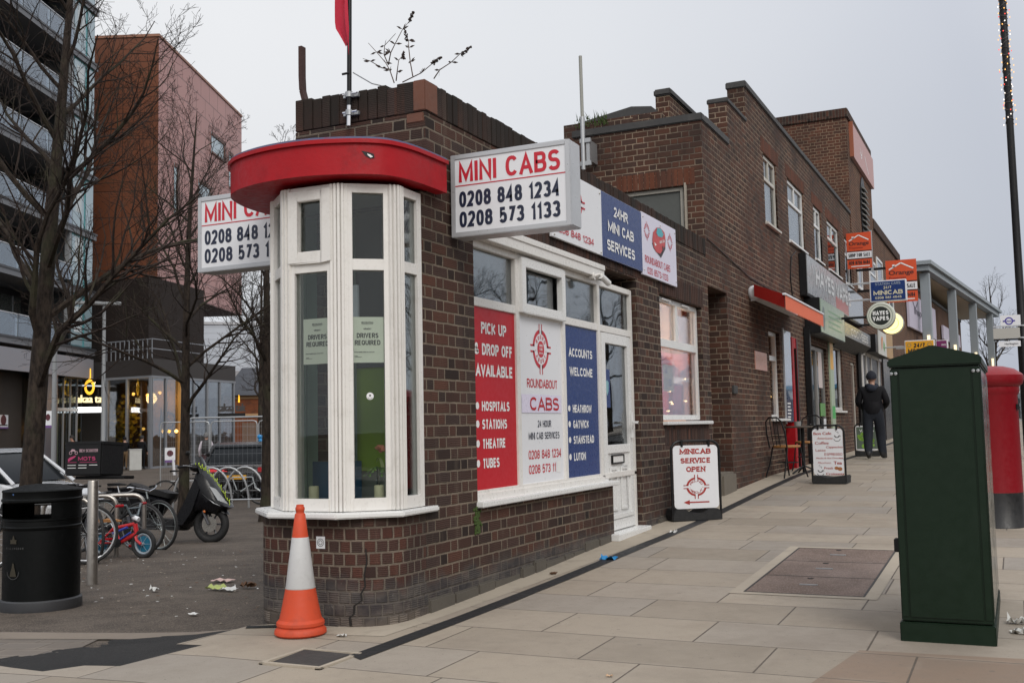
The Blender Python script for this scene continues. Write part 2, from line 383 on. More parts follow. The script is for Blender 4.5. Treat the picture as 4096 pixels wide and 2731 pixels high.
def paint(name, c, rough=.45, var=.12, dirt=.0, metal=0.0, bump=.0, bs=60, coat=0.0, dc=(.05, .045, .04), scale=3.0, spec=.5):
    """painted or plain surface: slight tone variation, wear in the gloss, grime by noise"""
    m, g, b = new_mat(name); p = g.obj()
    n1 = g.noise(p, scale, 4, .6); n2 = g.noise(p, scale*9, 3, .6)
    f = g.m('ADD', g.m('MULTIPLY', n1, .65), g.m('MULTIPLY', n2, .35))
    col = g.mix(f, [x*(1-var) for x in c], [min(1, x*(1+var)) for x in c])
    if dirt:
        d = g.m('MULTIPLY', g.sm(g.noise(p, scale*1.7, 6, .7), .48, .78), dirt)
        col = g.mix(d, col, dc)
    setp(g, b, color=col, rough=g.sm(n2, .2, .8, max(.02, rough-.1), min(1, rough+.12)), metal=metal, coat=coat, spec=spec)
    if bump: setp(g, b, normal=g.bump(g.noise(p, bs, 4, .6), bump, .004))
    return m
def glow(name, c, s):
    m, g, b = new_mat(name); setp(g, b, color=c, emit=c, es=s, rough=.4); return m

def brick(name, mode='flemish', tint=(1, 1, 1), dark=0.0, base=None, mort=(.215, .172, .13), soot=None, wear=0.0, paint_z=None, top_z=None, flute=1.0, soot2=0.0, foot=None):
    m, g, b = new_mat(name); u, v, _ = g.sep(g.uv()); M = g.m; pos = g.pos()
    H = .075
    wob = g.noise(pos, 9, 2, .5)
    v2 = M('ADD', v, M('MULTIPLY', M('SUBTRACT', wob, .5), .006))
    row = M('FLOOR', M('DIVIDE', v2, H)); fv = M('MULTIPLY', M('FRACT', M('DIVIDE', v2, H)), H)
    rr = M('FRACT', M('MULTIPLY', M('SINE', M('MULTIPLY', row, 12.99)), 437.5))
    if mode == 'single':      # the mesh itself is one brick: only its tone varies
        px, py, pz = g.sep(pos); row = M('FLOOR', M('DIVIDE', M('ADD', px, py), .075)); idu = M('FLOOR', M('DIVIDE', pz, .6)); du_ = None
    elif mode == 'soldier':
        idu = M('FLOOR', M('DIVIDE', u, .3)); du_ = None
    else:
        P = .30 if mode == 'flemish' else .076
        if mode == 'stretch': P = .2275
        par = M('MODULO', M('ABSOLUTE', row), 2.0)
        sh = M('ADD', M('MULTIPLY', par, P/2), M('MULTIPLY', rr, .02))
        uu = M('DIVIDE', M('ADD', M('ADD', u, sh), M('MULTIPLY', M('SUBTRACT', g.noise(pos, 14, 1, .5), .5), .008)), P); cell = M('FLOOR', uu); fu = M('MULTIPLY', M('FRACT', uu), P)
        if mode == 'flemish':
            h = M('GREATER_THAN', fu, .204); l = M('SUBTRACT', fu, M('MULTIPLY', h, .204)); wd = M('SUBTRACT', .204, M('MULTIPLY', h, .108))
            idu = M('ADD', M('MULTIPLY', cell, 2.0), h)
        else:
            l = fu; wd = P; idu = cell
        du_ = M('MINIMUM', l, M('SUBTRACT', wd, l))
    dv = M('MINIMUM', fv, M('SUBTRACT', H, fv))
    d = M('MINIMUM', du_, dv) if du_ is not None else (M('MULTIPLY_ADD', dv, 0.0, .03) if mode == 'single' else dv)
    dn = M('ADD', d, M('MULTIPLY', M('SUBTRACT', g.noise(pos, 42, 4, .7), .5), .0095))
    mask = g.sm(dn, .0038, .0085)              # 1 on the brick, 0 in the joint
    wn = g.node('ShaderNodeTexWhiteNoise', noise_dimensions='3D'); g.l.new(g.xyz(idu, row, 3.7), wn.inputs['Vector'])
    rnd = wn.outputs['Value']
    base = base or [(.026, .017, .0145), (.052, .028, .022), (.088, .038, .026), (.066, .034, .026), (.122, .047, .029), (.040, .025, .021), (.068, .040, .034), (.086, .036, .024)]
    k = len(base); col = g.ramp(rnd, [(i/(k-1), [c*t*(1-dark) for c, t in zip(cc, tint)]) for i, cc in enumerate(base)])
    # combed face of the rustic bricks: fine wavy horizontal ridges
    wave = M('SINE', M('ADD', M('MULTIPLY', v, 2*PI/.0125), M('ADD', M('MULTIPLY', g.noise(pos, 22, 2, .5), 7.0), M('MULTIPLY', rnd, 6.28))))
    ridg = M('MULTIPLY', M('ADD', M('MULTIPLY', wave, .5), .5), M('MULTIPLY', g.sm(rnd, .15, .35), flute))
    fine = g.noise(pos, 130, 4, .7)
    col = g.mix(M('MULTIPLY', ridg, .35), col, g.mix(.5, col, (.13, .095, .08)))
    col = g.mix(g.sm(fine, .35, .72, 0, .7), col, g.mix(.7, col, (.016, .013, .012)))
    big = g.noise(pos, 1.1, 5, .6)
    col = g.mix(g.sm(big, .46, .72, 0, .65), col, g.mix(.6, col, (.02, .017, .016)))
    st_ = g.noise(g.xyz(g.m('MULTIPLY', u, 3.2), g.m('MULTIPLY', v, .35)), 2.2, 5, .7)      # rain streaks run down the face
    col = g.mix(g.sm(st_, .54, .72, 0, .45), col, (.018, .015, .014)); col = g.mix(g.sm(st_, .44, .30, 0, .22), col, (.17, .13, .10))
    mcol = g.mix(g.noise(pos, 6, 4, .6), [c*.55 for c in mort], [c*1.25 for c in mort])
    if soot2: mcol = g.mix(g.sm(g.noise(pos, .8, 3, .6), .42, .62, 0, soot2), mcol, (.06, .05, .045))
    mcol = g.mix(g.sm(big, .45, .7, 0, .55), mcol, (.06, .05, .042))
    out = g.mix(mask, mcol, col)
    if soot is not None:      # weathered crown of the wall: (z0, z1, amount)
        z = g.sep(pos)[2]; zz = M('ADD', z, M('MULTIPLY', M('SUBTRACT', g.noise(pos, 2.2, 4, .7), .5), .9))
        out = g.mix(g.sm(zz, soot[0], soot[1], 0, soot[2]), out, (.018, .017, .014))
    if paint_z is not None:   # old bitumen brushed over the footing, flaking to pale scratches
        z = g.sep(pos)[2]; zz = M('ADD', z, M('MULTIPLY', M('SUBTRACT', g.noise(pos, 3.5, 5, .65), .5), .35))
        pm = g.sm(zz, paint_z+.06, paint_z-.06)
        pc = g.mix(g.sm(g.noise(pos, 7, 4, .6), .35, .7), (.036, .036, .040), (.12, .108, .098))
        sp = g.m('MULTIPLY', g.sm(g.noise(pos, 38, 3, .8), .62, .74), g.sm(g.noise(pos, 4.2, 2, .5), .45, .62))
        pc = g.mix(g.m('MULTIPLY', sp, .7), pc, (.30, .28, .26))
        pc = g.mix(g.m('MULTIPLY', g.m('SUBTRACT', 1.0, mask), .35), pc, (.13, .11, .095))
        pc = g.mix(g.m('MULTIPLY', ridg, .3), pc, (.15, .135, .12))
        out = g.mix(g.m('MULTIPLY', pm, .82), out, pc)
        if foot is not None:      # lowest course worn back to pale crumbling faces
            ft = g.m('MULTIPLY', g.sm(g.m('ADD', z, M('MULTIPLY', M('SUBTRACT', g.noise(pos, 9, 3, .6), .5), .10)), foot+.03, foot-.03), g.sm(g.noise(pos, 2.4, 3, .5), .38, .55)); out = g.mix(g.m('MULTIPLY', ft, .8), out, g.mix(g.m('MULTIPLY', mask, ridg), (.10, .08, .065), (.27, .225, .185)))
    if wear:
        sp = g.m('MULTIPLY', g.sm(g.noise(pos, 45, 3, .8), .66, .78), g.sm(g.noise(pos, 2.5, 2, .5), .42, .6))
        out = g.mix(g.m('MULTIPLY', sp, wear), out, (.33, .31, .29))
    if top_z is not None:     # evenly darker towards the top, up to a sill or coping
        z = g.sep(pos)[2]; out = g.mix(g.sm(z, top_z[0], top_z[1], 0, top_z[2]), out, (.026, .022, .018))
    hgt = M('ADD', M('MULTIPLY', mask, 1.0), M('ADD', M('MULTIPLY', ridg, .28), M('MULTIPLY', fine, .25)))
    hgt = M('ADD', hgt, M('MULTIPLY', rnd, .35))
    setp(g, b, color=out, rough=.88, spec=.25, normal=g.bump(hgt, .85, .007))
    return m
def slabs(name, warm=(.27, .225, .178), H=.45, P=.75, rot=False, joint=.0052, var=.13):
    """stone paving in running rows: every slab its own tone, dark open joints, stains"""
    m, g, b = new_mat(name); M = g.m; u, v, _ = g.sep(g.uv()); pos = g.pos()
    row = M('FLOOR', M('DIVIDE', v, H)); fv = M('MULTIPLY', M('FRACT', M('DIVIDE', v, H)), H)
    rr = M('FRACT', M('MULTIPLY', M('SINE', M('MULTIPLY', row, 78.23)), 943.7))
    uu = M('DIVIDE', M('ADD', u, M('MULTIPLY', rr, P)), P); cell = M('FLOOR', uu); fu = M('MULTIPLY', M('FRACT', uu), P)
    wn = g.node('ShaderNodeTexWhiteNoise', noise_dimensions='3D'); g.l.new(g.xyz(cell, row, 1.3), wn.inputs['Vector']); rnd = wn.outputs['Value']
    d = M('MINIMUM', M('MINIMUM', fu, M('SUBTRACT', P, fu)), M('MINIMUM', fv, M('SUBTRACT', H, fv)))
    dn = M('ADD', d, M('MULTIPLY', M('SUBTRACT', g.noise(pos, 30, 3, .6), .5), .0035))
    mask = g.sm(dn, joint*.55, joint*1.25)
    c = g.ramp(rnd, [(0, [x*(1-var) for x in warm]), (.35, warm), (.6, [x*(1+var*.4) for x in warm]), (.8, [warm[0]*.86, warm[1]*.90, warm[2]*.98]), (1, [x*(1+var) for x in warm])])
    n1 = g.noise(pos, 1.3, 6, .65); n2 = g.noise(pos, 190, 4, .75); n3 = g.noise(pos, 9, 5, .65)
    c = g.mix(g.sm(n1, .42, .7, 0, .45), c, g.mix(.6, c, (.14, .115, .09))); c = g.mix(g.sm(g.noise(pos, .55, 5, .7), .52, .66, 0, .35), c, (.19, .155, .125))
    c = g.mix(g.sm(n3, .46, .8, 0, .26), c, (.17, .145, .12)); sp_ = g.noise(pos, 48, 2, .6); c = g.mix(g.sm(sp_, .68, .74, 0, .55), c, (.09, .075, .065))
    c = g.mix(g.sm(n2, .3, .75, 0, .5), c, g.mix(.55, c, (.12, .10, .085)))
    # pale washed margins along the joints, chewing gum spots, dark drips
    c = g.mix(g.m('MULTIPLY', g.sm(d, .05, .0, 0, .3), g.sm(g.noise(pos, 3, 3), .4, .6)), c, (.33, .285, .235))
    vo = g.node('ShaderNodeTexVoronoi', {'Scale': 5.2}, feature='F1'); g.l.new(pos, vo.inputs['Vector'])
    vr = g.sep(vo.outputs['Color'])[0]
    gum = M('MULTIPLY', g.sm(vo.outputs['Distance'], .085, .06), M('GREATER_THAN', vr, .62))
    c = g.mix(M('MULTIPLY', gum, .45), c, (.10, .085, .075))
    out = g.mix(mask, g.mix(n3, (.055, .045, .037), (.14, .115, .09)), c)
    h = M('ADD', M('MULTIPLY', mask, 1.0), M('ADD', M('MULTIPLY', n2, .18), M('ADD', M('MULTIPLY', rnd, .25), M('MULTIPLY', g.noise(pos, 4, 3), .5))))
    setp(g, b, color=out, rough=g.sm(n1, .35, .7, .62, .85), spec=.35, normal=g.bump(h, .5, .006))
    return m
def tarmac(name, a=(.055, .05, .046), c=(.13, .115, .10), stain=(.03, .028, .027), scale=1.0, speck=.5):
    m, g, b = new_mat(name); M = g.m; pos = g.pos()
    n1 = g.noise(pos, .55*scale, 6, .62); n2 = g.noise(pos, 3.3*scale, 6, .7); n3 = g.noise(pos, 160, 3, .8)
    col = g.mix(g.sm(n1, .32, .68), a, c)
    col = g.mix(g.sm(n2, .42, .7, 0, .6), col, stain)
    vo = g.node('ShaderNodeTexVoronoi', {'Scale': 140.0}); g.l.new(pos, vo.inputs['Vector'])
    agg = g.sep(vo.outputs['Color'])[1]
    col = g.mix(g.sm(agg, .55, 1.0, 0, speck), col, [min(1, x*1.9) for x in c])
    col = g.mix(g.sm(n3, .35, .75, 0, .5), col, [x*.5 for x in a])
    bits = M('MULTIPLY', g.sm(g.noise(pos, 26, 2, .5), .72, .76), g.sm(n2, .4, .6))
    col = g.mix(M('MULTIPLY', bits, .5), col, (.30, .27, .23))
    setp(g, b, color=col, rough=.86, spec=.3, normal=g.bump(M('ADD', M('MULTIPLY', agg, .6), n3), .55, .006))
    return m
def glassy(name, tint=(.75, .8, .8), amt=.22, rough=.0, dirt=.03):
    """window glass: see-through with a mirror share that grows at grazing angles (a pane has two faces, so each takes half)"""
    m = bpy.data.materials.new(name); m.use_nodes = True; nt = m.node_tree; nt.nodes.clear(); g = G(nt)
    tr = g.node('ShaderNodeBsdfTransparent', {'Color': tuple(math.sqrt(c) for c in tint)+(1,)}); gl = g.node('ShaderNodeBsdfGlossy', {'Roughness': rough, 'Color': (.95, .97, 1, 1)})
    df = g.node('ShaderNodeBsdfDiffuse', {'Color': (.35, .34, .32, 1)})
    nr = g.bump(g.noise(g.pos(), 2.3, 1, .4), .05, .03); g.l.new(nr, gl.inputs['Normal'])
    fr = g.node('ShaderNodeFresnel', {'IOR': 1.45}); f = g.m('MINIMUM', g.m('ADD', g.m('MULTIPLY', fr.outputs[0], .75), amt*.5-.02), 1.0)
    mx = g.node('ShaderNodeMixShader'); g.l.new(f, mx.inputs[0]); g.l.new(tr.outputs[0], mx.inputs[1]); g.l.new(gl.outputs[0], mx.inputs[2])
    m2 = g.node('ShaderNodeMixShader'); g.l.new(g.sm(g.noise(g.pos(), 2.2, 5, .7), .45, .8, 0, dirt), m2.inputs[0]); g.l.new(mx.outputs[0], m2.inputs[1]); g.l.new(df.outputs[0], m2.inputs[2])
    g.l.new(m2.outputs[0], g.node('ShaderNodeOutputMaterial').inputs[0]); return m
def cloth(name, c):
    """thin hanging that glows when the room behind it is lit"""
    m = bpy.data.materials.new(name); m.use_nodes = True; nt = m.node_tree; nt.nodes.clear(); g = G(nt); n = g.noise(g.obj(), 7, 4, .6); col = g.mix(n, [x*.7 for x in c], [min(1, x*1.2) for x in c])
    d = g.node('ShaderNodeBsdfDiffuse', {'Color': col}); t = g.node('ShaderNodeBsdfTranslucent', {'Color': col}); mx = g.node('ShaderNodeMixShader', {0: .6}); g.l.new(d.outputs[0], mx.inputs[1]); g.l.new(t.outputs[0], mx.inputs[2]); g.l.new(mx.outputs[0], g.node('ShaderNodeOutputMaterial').inputs[0]); return m
def panels(name, c, w_, h_, joint=.02, var=.1, jc=.45, rough=.4, off=0.0):
    """cladding panels with shadow joints"""
    m, g, b = new_mat(name); M = g.m; u, v, _ = g.sep(g.uv())
    row = M('FLOOR', M('DIVIDE', v, h_)); fv = M('MULTIPLY', M('FRACT', M('DIVIDE', v, h_)), h_)
    uu = M('DIVIDE', M('ADD', u, M('MULTIPLY', M('MODULO', M('ABSOLUTE', row), 2.0), off*w_)), w_); ce = M('FLOOR', uu); fu = M('MULTIPLY', M('FRACT', uu), w_)
    wn = g.node('ShaderNodeTexWhiteNoise', noise_dimensions='3D'); g.l.new(g.xyz(ce, row, 0.4), wn.inputs['Vector']); rnd = wn.outputs['Value']
    mk = M('MINIMUM', g.sm(fu, joint*.3, joint), g.sm(fv, joint*.3, joint))
    col = g.mix(rnd, [x*(1-var) for x in c], [x*(1+var) for x in c]); col = g.mix(mk, [x*jc for x in c], col)
    col = g.mix(g.sm(g.noise(g.pos(), .3, 4, .6), .4, .7, 0, .2), col, [x*.7 for x in c])
    setp(g, b, color=col, rough=rough, normal=g.bump(mk, .4, .02)); return m
def bark(name, a, c, sc_=18):
    m, g, b = new_mat(name); p = g.pos(); x, y, z = g.sep(p)
    n = g.noise(g.xyz(x, y, g.m('MULTIPLY', z, .35)), sc_, 6, .7); n2 = g.noise(p, 2.0, 3, .5)
    col = g.mix(g.sm(n, .3, .7), a, c); col = g.mix(g.sm(n2, .52, .7, 0, .4), col, (.06, .065, .035))
    setp(g, b, color=col, rough=.9, spec=.2, normal=g.bump(n, .8, .02)); return m

B_MAIN = brick('brick_rustic', 'flemish', paint_z=.30, foot=.10, soot=(3.0, 3.9, .55), wear=.25)
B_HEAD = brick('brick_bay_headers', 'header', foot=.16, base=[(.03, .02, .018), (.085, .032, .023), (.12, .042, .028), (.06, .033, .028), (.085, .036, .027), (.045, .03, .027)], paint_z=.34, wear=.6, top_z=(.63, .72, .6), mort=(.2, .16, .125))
B_UP = brick('brick_upper_storey', 'flemish', soot=(5.3, 7.2, .5), mort=(.33, .25, .18), base=[(.046, .026, .020), (.078, .036, .025), (.105, .043, .027), (.066, .035, .026), (.128, .049, .029), (.052, .030, .024), (.09, .045, .034)], soot2=.8, flute=.5)
B_TOW = brick('brick_tower', 'flemish', mort=(.34, .24, .16), base=[(.07, .034, .024), (.10, .042, .027), (.13, .05, .03), (.085, .04, .028), (.15, .058, .034), (.075, .038, .028)], soot2=.3, flute=.5)
B_SOLDR = brick('brick_soldier_course', 'soldier', dark=.1, mort=(.13, .11, .09))
B_SOLD = brick('brick_soldier', 'single', dark=.25, soot=(3.1, 3.7, .75), mort=(.13, .11, .09))
B_RED = brick('brick_red_lintel', 'single', base=[(.12, .042, .024), (.17, .055, .028), (.14, .05, .028), (.10, .04, .026)], mort=(.16, .12, .09))
B_LOW = brick('brick_sill_soldier', 'single', mort=(.15, .12, .10))
PAVE = slabs('paving_slabs', warm=(.335, .285, .225), H=.56, P=.88, var=.17)
PAVE2 = slabs('paving_block', warm=(.15, .13, .112), H=.2, P=.3, var=.12)
CONC = paint('pale_concrete', (.36, .31, .245), .8, .15, .35, bump=.4, bs=80)
STONE = paint('old_stone', (.095, .083, .068), .85, .25, .4, bump=.6, bs=30)
TAR = tarmac('old_tarmac', (.062, .049, .040), (.130, .106, .086), (.032, .027, .023), speck=.6)
TARB = tarmac('new_tarmac', (.016, .016, .017), (.035, .033, .032), (.012, .012, .012), speck=.25)
ROAD = tarmac('road_asphalt', (.045, .044, .044), (.075, .072, .07))
DRAINM = paint('drain_black', (.012, .0125, .014), .55, .2, .15, dc=(.08, .07, .06))
UPVC = paint('white_upvc', (.72, .70, .67), .32, .05, .3, dc=(.44, .41, .36), scale=4.5)
UPVC2 = paint('white_upvc_clean', (.72, .72, .71), .3, .03, .06, dc=(.45, .43, .40), scale=7)
REDP = paint('red_gloss_paint', (.36, .004, .010), .5, .22, .55, dc=(.13, .006, .010), bump=.55, bs=16, scale=3.4, spec=.3)
BLUEP = paint('flaking_blue_paint', (.10, .13, .23), .7, .3, .5, dc=(.30, .02, .03), bump=.6, bs=30, scale=9)
WSIGN = paint('white_sign_face', (.74, .75, .78), .35, .03, .05, dc=(.5, .5, .5))
ALU = paint('aluminium', (.50, .51, .53), .35, .08, .1, metal=.35)
CABS_ = paint('cabinet_gloss_green', (.005, .02, .009), .14, .2, .1, dc=(.02, .03, .02), scale=2)
GALV = paint('galvanised_steel', (.42, .43, .44), .45, .15, .1, metal=.7)
STEEL = paint('brushed_steel', (.40, .375, .345), .36, .08, metal=.9, scale=3)
CHROME = paint('chrome', (.7, .7, .72), .12, .05, metal=1.0)
BLK = paint('black_paint', (.008, .008, .009), .42, .2, .1, spec=.3)
BLKP = paint('black_plastic', (.011, .011, .012), .55, .2, .12, dc=(.03, .03, .03), spec=.3)
RUB = paint('rubber', (.014, .014, .015), .75, .25, .25, dc=(.05, .045, .04))
NAVY = paint('navy_ink', (.012, .018, .045), .4, .05)
REDS = paint('red_sign_vinyl', (.47, .006, .016), .38, .05, spec=.3)
REDL = paint('red_lettering', (.52, .012, .03), .4, .05)
BLUS = paint('blue_sign_vinyl', (.010, .035, .155), .3, .08, spec=.3)
WHI = paint('white_lettering', (.78, .78, .78), .4, .03)
BLKL = paint('black_lettering', (.012, .012, .016), .4, .05)
PAPER = paint('pale_green_paper', (.76, .80, .71), .7, .04)
GLASS = glassy('shop_glass', (.7, .75, .73), .10)
GLASSB = glassy('bay_glass', (.82, .86, .82), .04)
GLASSD = glassy('dim_glass', (.55, .6, .6), .22)
GLASSA = glassy('balcony_glass', (.5, .6, .64), .3)
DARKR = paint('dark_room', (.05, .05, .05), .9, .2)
GREENW = paint('lime_wall', (.17, .29, .014), .7, .12)
ROOM = paint('grey_room', (.16, .18, .17), .8, .15)
ORAN = paint('orange_sign', (.62, .075, .018), .4, .05)
CABG = paint('cabinet_green', (.0032, .0135, .0052), .45, .25, .3, dc=(.012, .022, .014), scale=2, spec=.28)
PILR = paint('pillar_box_red', (.22, .004, .010), .4, .12, .2, dc=(.17, .02, .03), spec=.4)
CONE_O = paint('cone_orange', (.54, .058, .015), .6, .14, .6, dc=(.22, .04, .022), bump=.2, bs=30)
CONE_W = paint('cone_sleeve', (.52, .52, .52), .35, .1, .4, dc=(.33, .32, .31), scale=5)
LEAD = paint('lead_flashing', (.040, .039, .039), .65, .3, .3, dc=(.12, .11, .10))
MOSS = paint('moss', (.045, .075, .015), .95, .4, bump=.8, bs=60)
BARK = bark('bark', (.012, .009, .008), (.052, .039, .030))
BARK2 = bark('bark_twig', (.014, .010, .009), (.050, .036, .030))
WOOD = paint('varnished_wood', (.36, .17, .055), .4, .2)
YELS = paint('yellow_sign', (.70, .34, .012), .4, .06)
SKIN = paint('skin', (.42, .24, .17), .55, .1)
# ------------------------------------------------------------------ ground sheets
def sheet(name, xs, ys, m, dz=0.0, clip=None, uvrot=False):
    mb = MB()
    for i in range(len(xs)-1):
        for j in range(len(ys)-1):
            q = [(xs[i], ys[j]), (xs[i+1], ys[j]), (xs[i+1], ys[j+1]), (xs[i], ys[j+1])]
            mb.face([(x, y, ZG(x, y)+dz-.05*min(1, max(0, (x+1.5)/1.0))-(.3 if x > 4.55 else 0)) for x, y in q], m, [(x, y) for x, y in q], True)
    o = mb.build(name); return tag(o, kind='structure')
def frange(a, b, n): return [a+(b-a)*i/n for i in range(n+1)]
def polysheet(name, poly, m, dz, cuts=0.4, axis_rot=0.0):
    """a ground patch of any outline, subdivided so that it follows the ground"""
    bm = bmesh.new(); vs = [bm.verts.new((x, y, 0)) for x, y in poly]; bm.faces.new(vs)
    xs = [p[0] for p in poly]; ys = [p[1] for p in poly]
    for a, lo, hi in ((0, min(xs), max(xs)), (1, min(ys), max(ys))):
        k = int((hi-lo)/cuts)
        for i in range(1, k+1):
            co_ = [0, 0, 0]; co_[a] = lo+i*cuts; no = [0, 0, 0]; no[a] = 1
            bmesh.ops.bisect_plane(bm, geom=bm.verts[:]+bm.edges[:]+bm.faces[:], plane_co=co_, plane_no=no)
    uvl = bm.loops.layers.uv.new('UVMap'); ca, sa = math.cos(axis_rot), math.sin(axis_rot)
    for f in bm.faces:
        for l in f.loops:
            x, y = l.vert.co.x, l.vert.co.y; l[uvl].uv = (x*ca+y*sa, -x*sa+y*ca)
    for v in bm.verts: v.co.z = ZG(v.co.x, v.co.y)+dz
    bmesh.ops.recalc_face_normals(bm, faces=bm.faces)
    for f in bm.faces:
        if f.normal.z < 0: f.normal_flip()
        f.smooth = True
    me = bpy.data.meshes.new(name); bm.to_mesh(me); bm.free(); me.materials.append(m)
    o = bpy.data.objects.new(name, me); COL.objects.link(o); return tag(o, kind='structure')
sheet('ground', [-900, -300, -150]+frange(-100, -10, 30)+frange(-9.5, 8, 35)+[20, 60, 150, 300, 900], [-500, -100, -30]+frange(-10, 40, 60)+frange(45, 130, 17)+[200, 400, 1500], TAR, -.012)
# the flagged pavement along the shops: its left end steps in whole slabs
edge = [(-.95, 5.32), (-1.01, 4.75), (-.79, 4.72), (-.83, 4.43), (-.86, 4.18), (-1.10, 4.17), (-1.22, 4.01), (-1.64, 4.06), (-1.9, 3.2), (-3.2, 1.0), (-5, -3)]
polysheet('pavement', [(4.6, -6), (4.6, 5.5), (.2, 5.5), (-.6, 5.45)]+edge, PAVE, .0, .5)
polysheet('pavement', [(0.0, 5.5), (4.6, 5.5), (4.6, 125), (0.0, 125)], PAVE, .0, .9)
polysheet('kerb_paving', [(-.9, 5.25), (-1.64, 5.06), (-2.55, 4.83), (-4.6, 4.25), (-4.75, 3.98), (-2.65, 4.56), (-1.70, 4.82), (-1.01, 4.99)], paint('worn_edging', (.20, .165, .132), .85, .2, .3, bump=.5, bs=60), -.004, .5)
polysheet('block_paving', [(-1.72, 4.88), (-2.6, 4.66), (-4.7, 4.1), (-8, 3.2), (-8, -2), (-4.6, -2), (-3.2, 1.0), (-1.9, 3.2), (-1.64, 4.07), (-1.5, 4.4)], PAVE2, -.006, .5, .28)
def ragged(P, s, seed, k=6):
    rr = random.Random(seed); out = []
    for a, b in zip(P, P[1:]):
        for j in range(k): t = j/k; out.append((a[0]+(b[0]-a[0])*t+rr.gauss(0, s), a[1]+(b[1]-a[1])*t+rr.gauss(0, s)))
    return out+[P[-1]]
polysheet('tarmac_patch', ragged([(-.95, 5.2), (-1.4, 4.98), (-1.58, 4.86), (-1.5, 4.66), (-1.66, 4.50), (-1.62, 4.36), (-1.76, 4.26), (-1.95, 4.02), (-2.4, 3.4)], .022, 4)+[(-1.9, 3.2), (-1.64, 4.06), (-1.22, 4.01), (-1.10, 4.17), (-.86, 4.18), (-.83, 4.43), (-.79, 4.72), (-1.01, 4.75)], TARB, -.002, .4)
polysheet('tarmac_patch', [(-.95, 5.30), (-.55, 5.36), (-.6, 5.26), (-.9, 5.22)], TARB, .003, .4)
polysheet('stained_slab', [(2.46, 4.62), (2.62, 5.66), (4.55, 5.78), (4.55, 4.66)], slabs('stained_paving', warm=(.25, .18, .13), H=.56, P=1.9, var=.12), .003, .4)
polysheet('drain_channel', [(.19, 4.73), (.30, 4.66), (.44, 9.5), (.44, 60), (.33, 60), (.33, 9.5)], DRAINM, .004, .6)
polysheet('concrete_strip', [(-.5, 5.1), (.1, 5.2), (.33, 9.5), (.33, 60), (.0, 60), (.0, 5.8)], CONC, .002, .6)
polysheet('road', [(4.75, -60), (14, -60), (14, 140), (4.75, 140)], ROAD, -.10, 4)
mb = MB()
for i in range(80):
    y = -40+i*2; mb.obox((4.6, y, ZG(4.6, y)-.12), (.15, 0, 0), (0, 2, ZG(4.6, y+2)-ZG(4.6, y)), (0, 0, .13), CONC)
tag(mb.build('kerb', bevel=.01), kind='structure')
# far side of the street: pavement
polysheet('far_pavement', [(14, -60), (20, -60), (20, 140), (14, 140)], PAVE, .02, 5)
# ------------------------------------------------------------------ wall helper
WORLD = set()
def wthing(name, label, cat, loc, group=None):
    """a thing whose parts are given in street coordinates"""
    o = thing(name, label, cat, loc, 0, group); WORLD.add(o.name); return o
_b0 = MB.build
def _build(s, name, parent=None, *a, **k):
    o = _b0(s, name, parent, *a, **k)
    if parent is not None and parent.name in WORLD: o.location = -Vector(parent.location)
    return o
MB.build = _build
def wall(mb, o, U, w_, z0, z1, holes, t, m):
    """upright wall slab from o along U (outer face on the right-hand side of U), holes=[(u0,u1,z0,z1)], thickness t"""
    o = Vector((o[0], o[1], 0)); U = Vector((U[0], U[1], 0)).normalized(); N = Vector((U.y, -U.x, 0))
    us = sorted({0, w_}|{h for q in holes for h in q[:2] if 0 < h < w_}); zs = sorted({z0, z1}|{h for q in holes for h in q[2:] if z0 < h < z1})
    P = lambda u, z, d: o+U*u-N*d+Vector((0, 0, z))
    for i in range(len(us)-1):
        for j in range(len(zs)-1):
            a, b, c, d = us[i], us[i+1], zs[j], zs[j+1]
            if any(q[0]-1e-6 <= a and b <= q[1]+1e-6 and q[2]-1e-6 <= c and d <= q[3]+1e-6 for q in holes): continue
            mb.face([P(a, c, 0), P(b, c, 0), P(b, d, 0), P(a, d, 0)], m); mb.face([P(b, c, t), P(a, c, t), P(a, d, t), P(b, d, t)], m)
    for a, b, c, d in holes+[(0, w_, z0, z1)]:
        for e in (a, b):
            if (a, b) == (0, w_) or not any(q[0] == e or q[1] == e for q in holes if q != (a, b, c, d)): mb.face([P(e, c, 0), P(e, c, t), P(e, d, t), P(e, d, 0)], m)
        for e in (d, c):
            for i in range(len(us)-1):
                u_, v_ = us[i], us[i+1]
                if v_ <= a+1e-6 or u_ >= b-1e-6: continue
                if (a, b) == (0, w_) and any(q[0]-1e-6 <= u_ and v_ <= q[1]+1e-6 and q[2]-1e-6 <= e <= q[3]+1e-6 for q in holes): continue
                if (a, b) != (0, w_) and (e <= z0+1e-6 or e >= z1-1e-6): continue
                mb.face([P(u_, e, 0), P(v_, e, 0), P(v_, e, t), P(u_, e, t)], m)
def rect_frame(mb, o, U, u0, u1, z0, z1, wd, dp, m, proud=0.0):
    """window frame ring with mitred look: four bars"""
    U = Vector((U[0], U[1], 0)).normalized(); N = Vector((U.y, -U.x, 0)); o = Vector((o[0], o[1], 0))
    def bar(a, b, c, d): mb.obox(o+U*a+N*proud+Vector((0, 0, c)), U*(b-a), -N*dp, Vector((0, 0, d-c)), m)
    bar(u0, u0+wd, z0, z1); bar(u1-wd, u1, z0, z1); bar(u0+wd, u1-wd, z0, z0+wd); bar(u0+wd, u1-wd, z1-wd, z1)
def pane(name, parent, o, U, u0, u1, z0, z1, depth, m):
    U = Vector((U[0], U[1], 0)).normalized(); N = Vector((U.y, -U.x, 0)); o = Vector((o[0], o[1], 0))
    mb = MB(); mb.obox(o+U*u0-N*depth+Vector((0, 0, z0)), U*(u1-u0), -N*.006, Vector((0, 0, z1-z0)), m); return mb.build(name, parent)

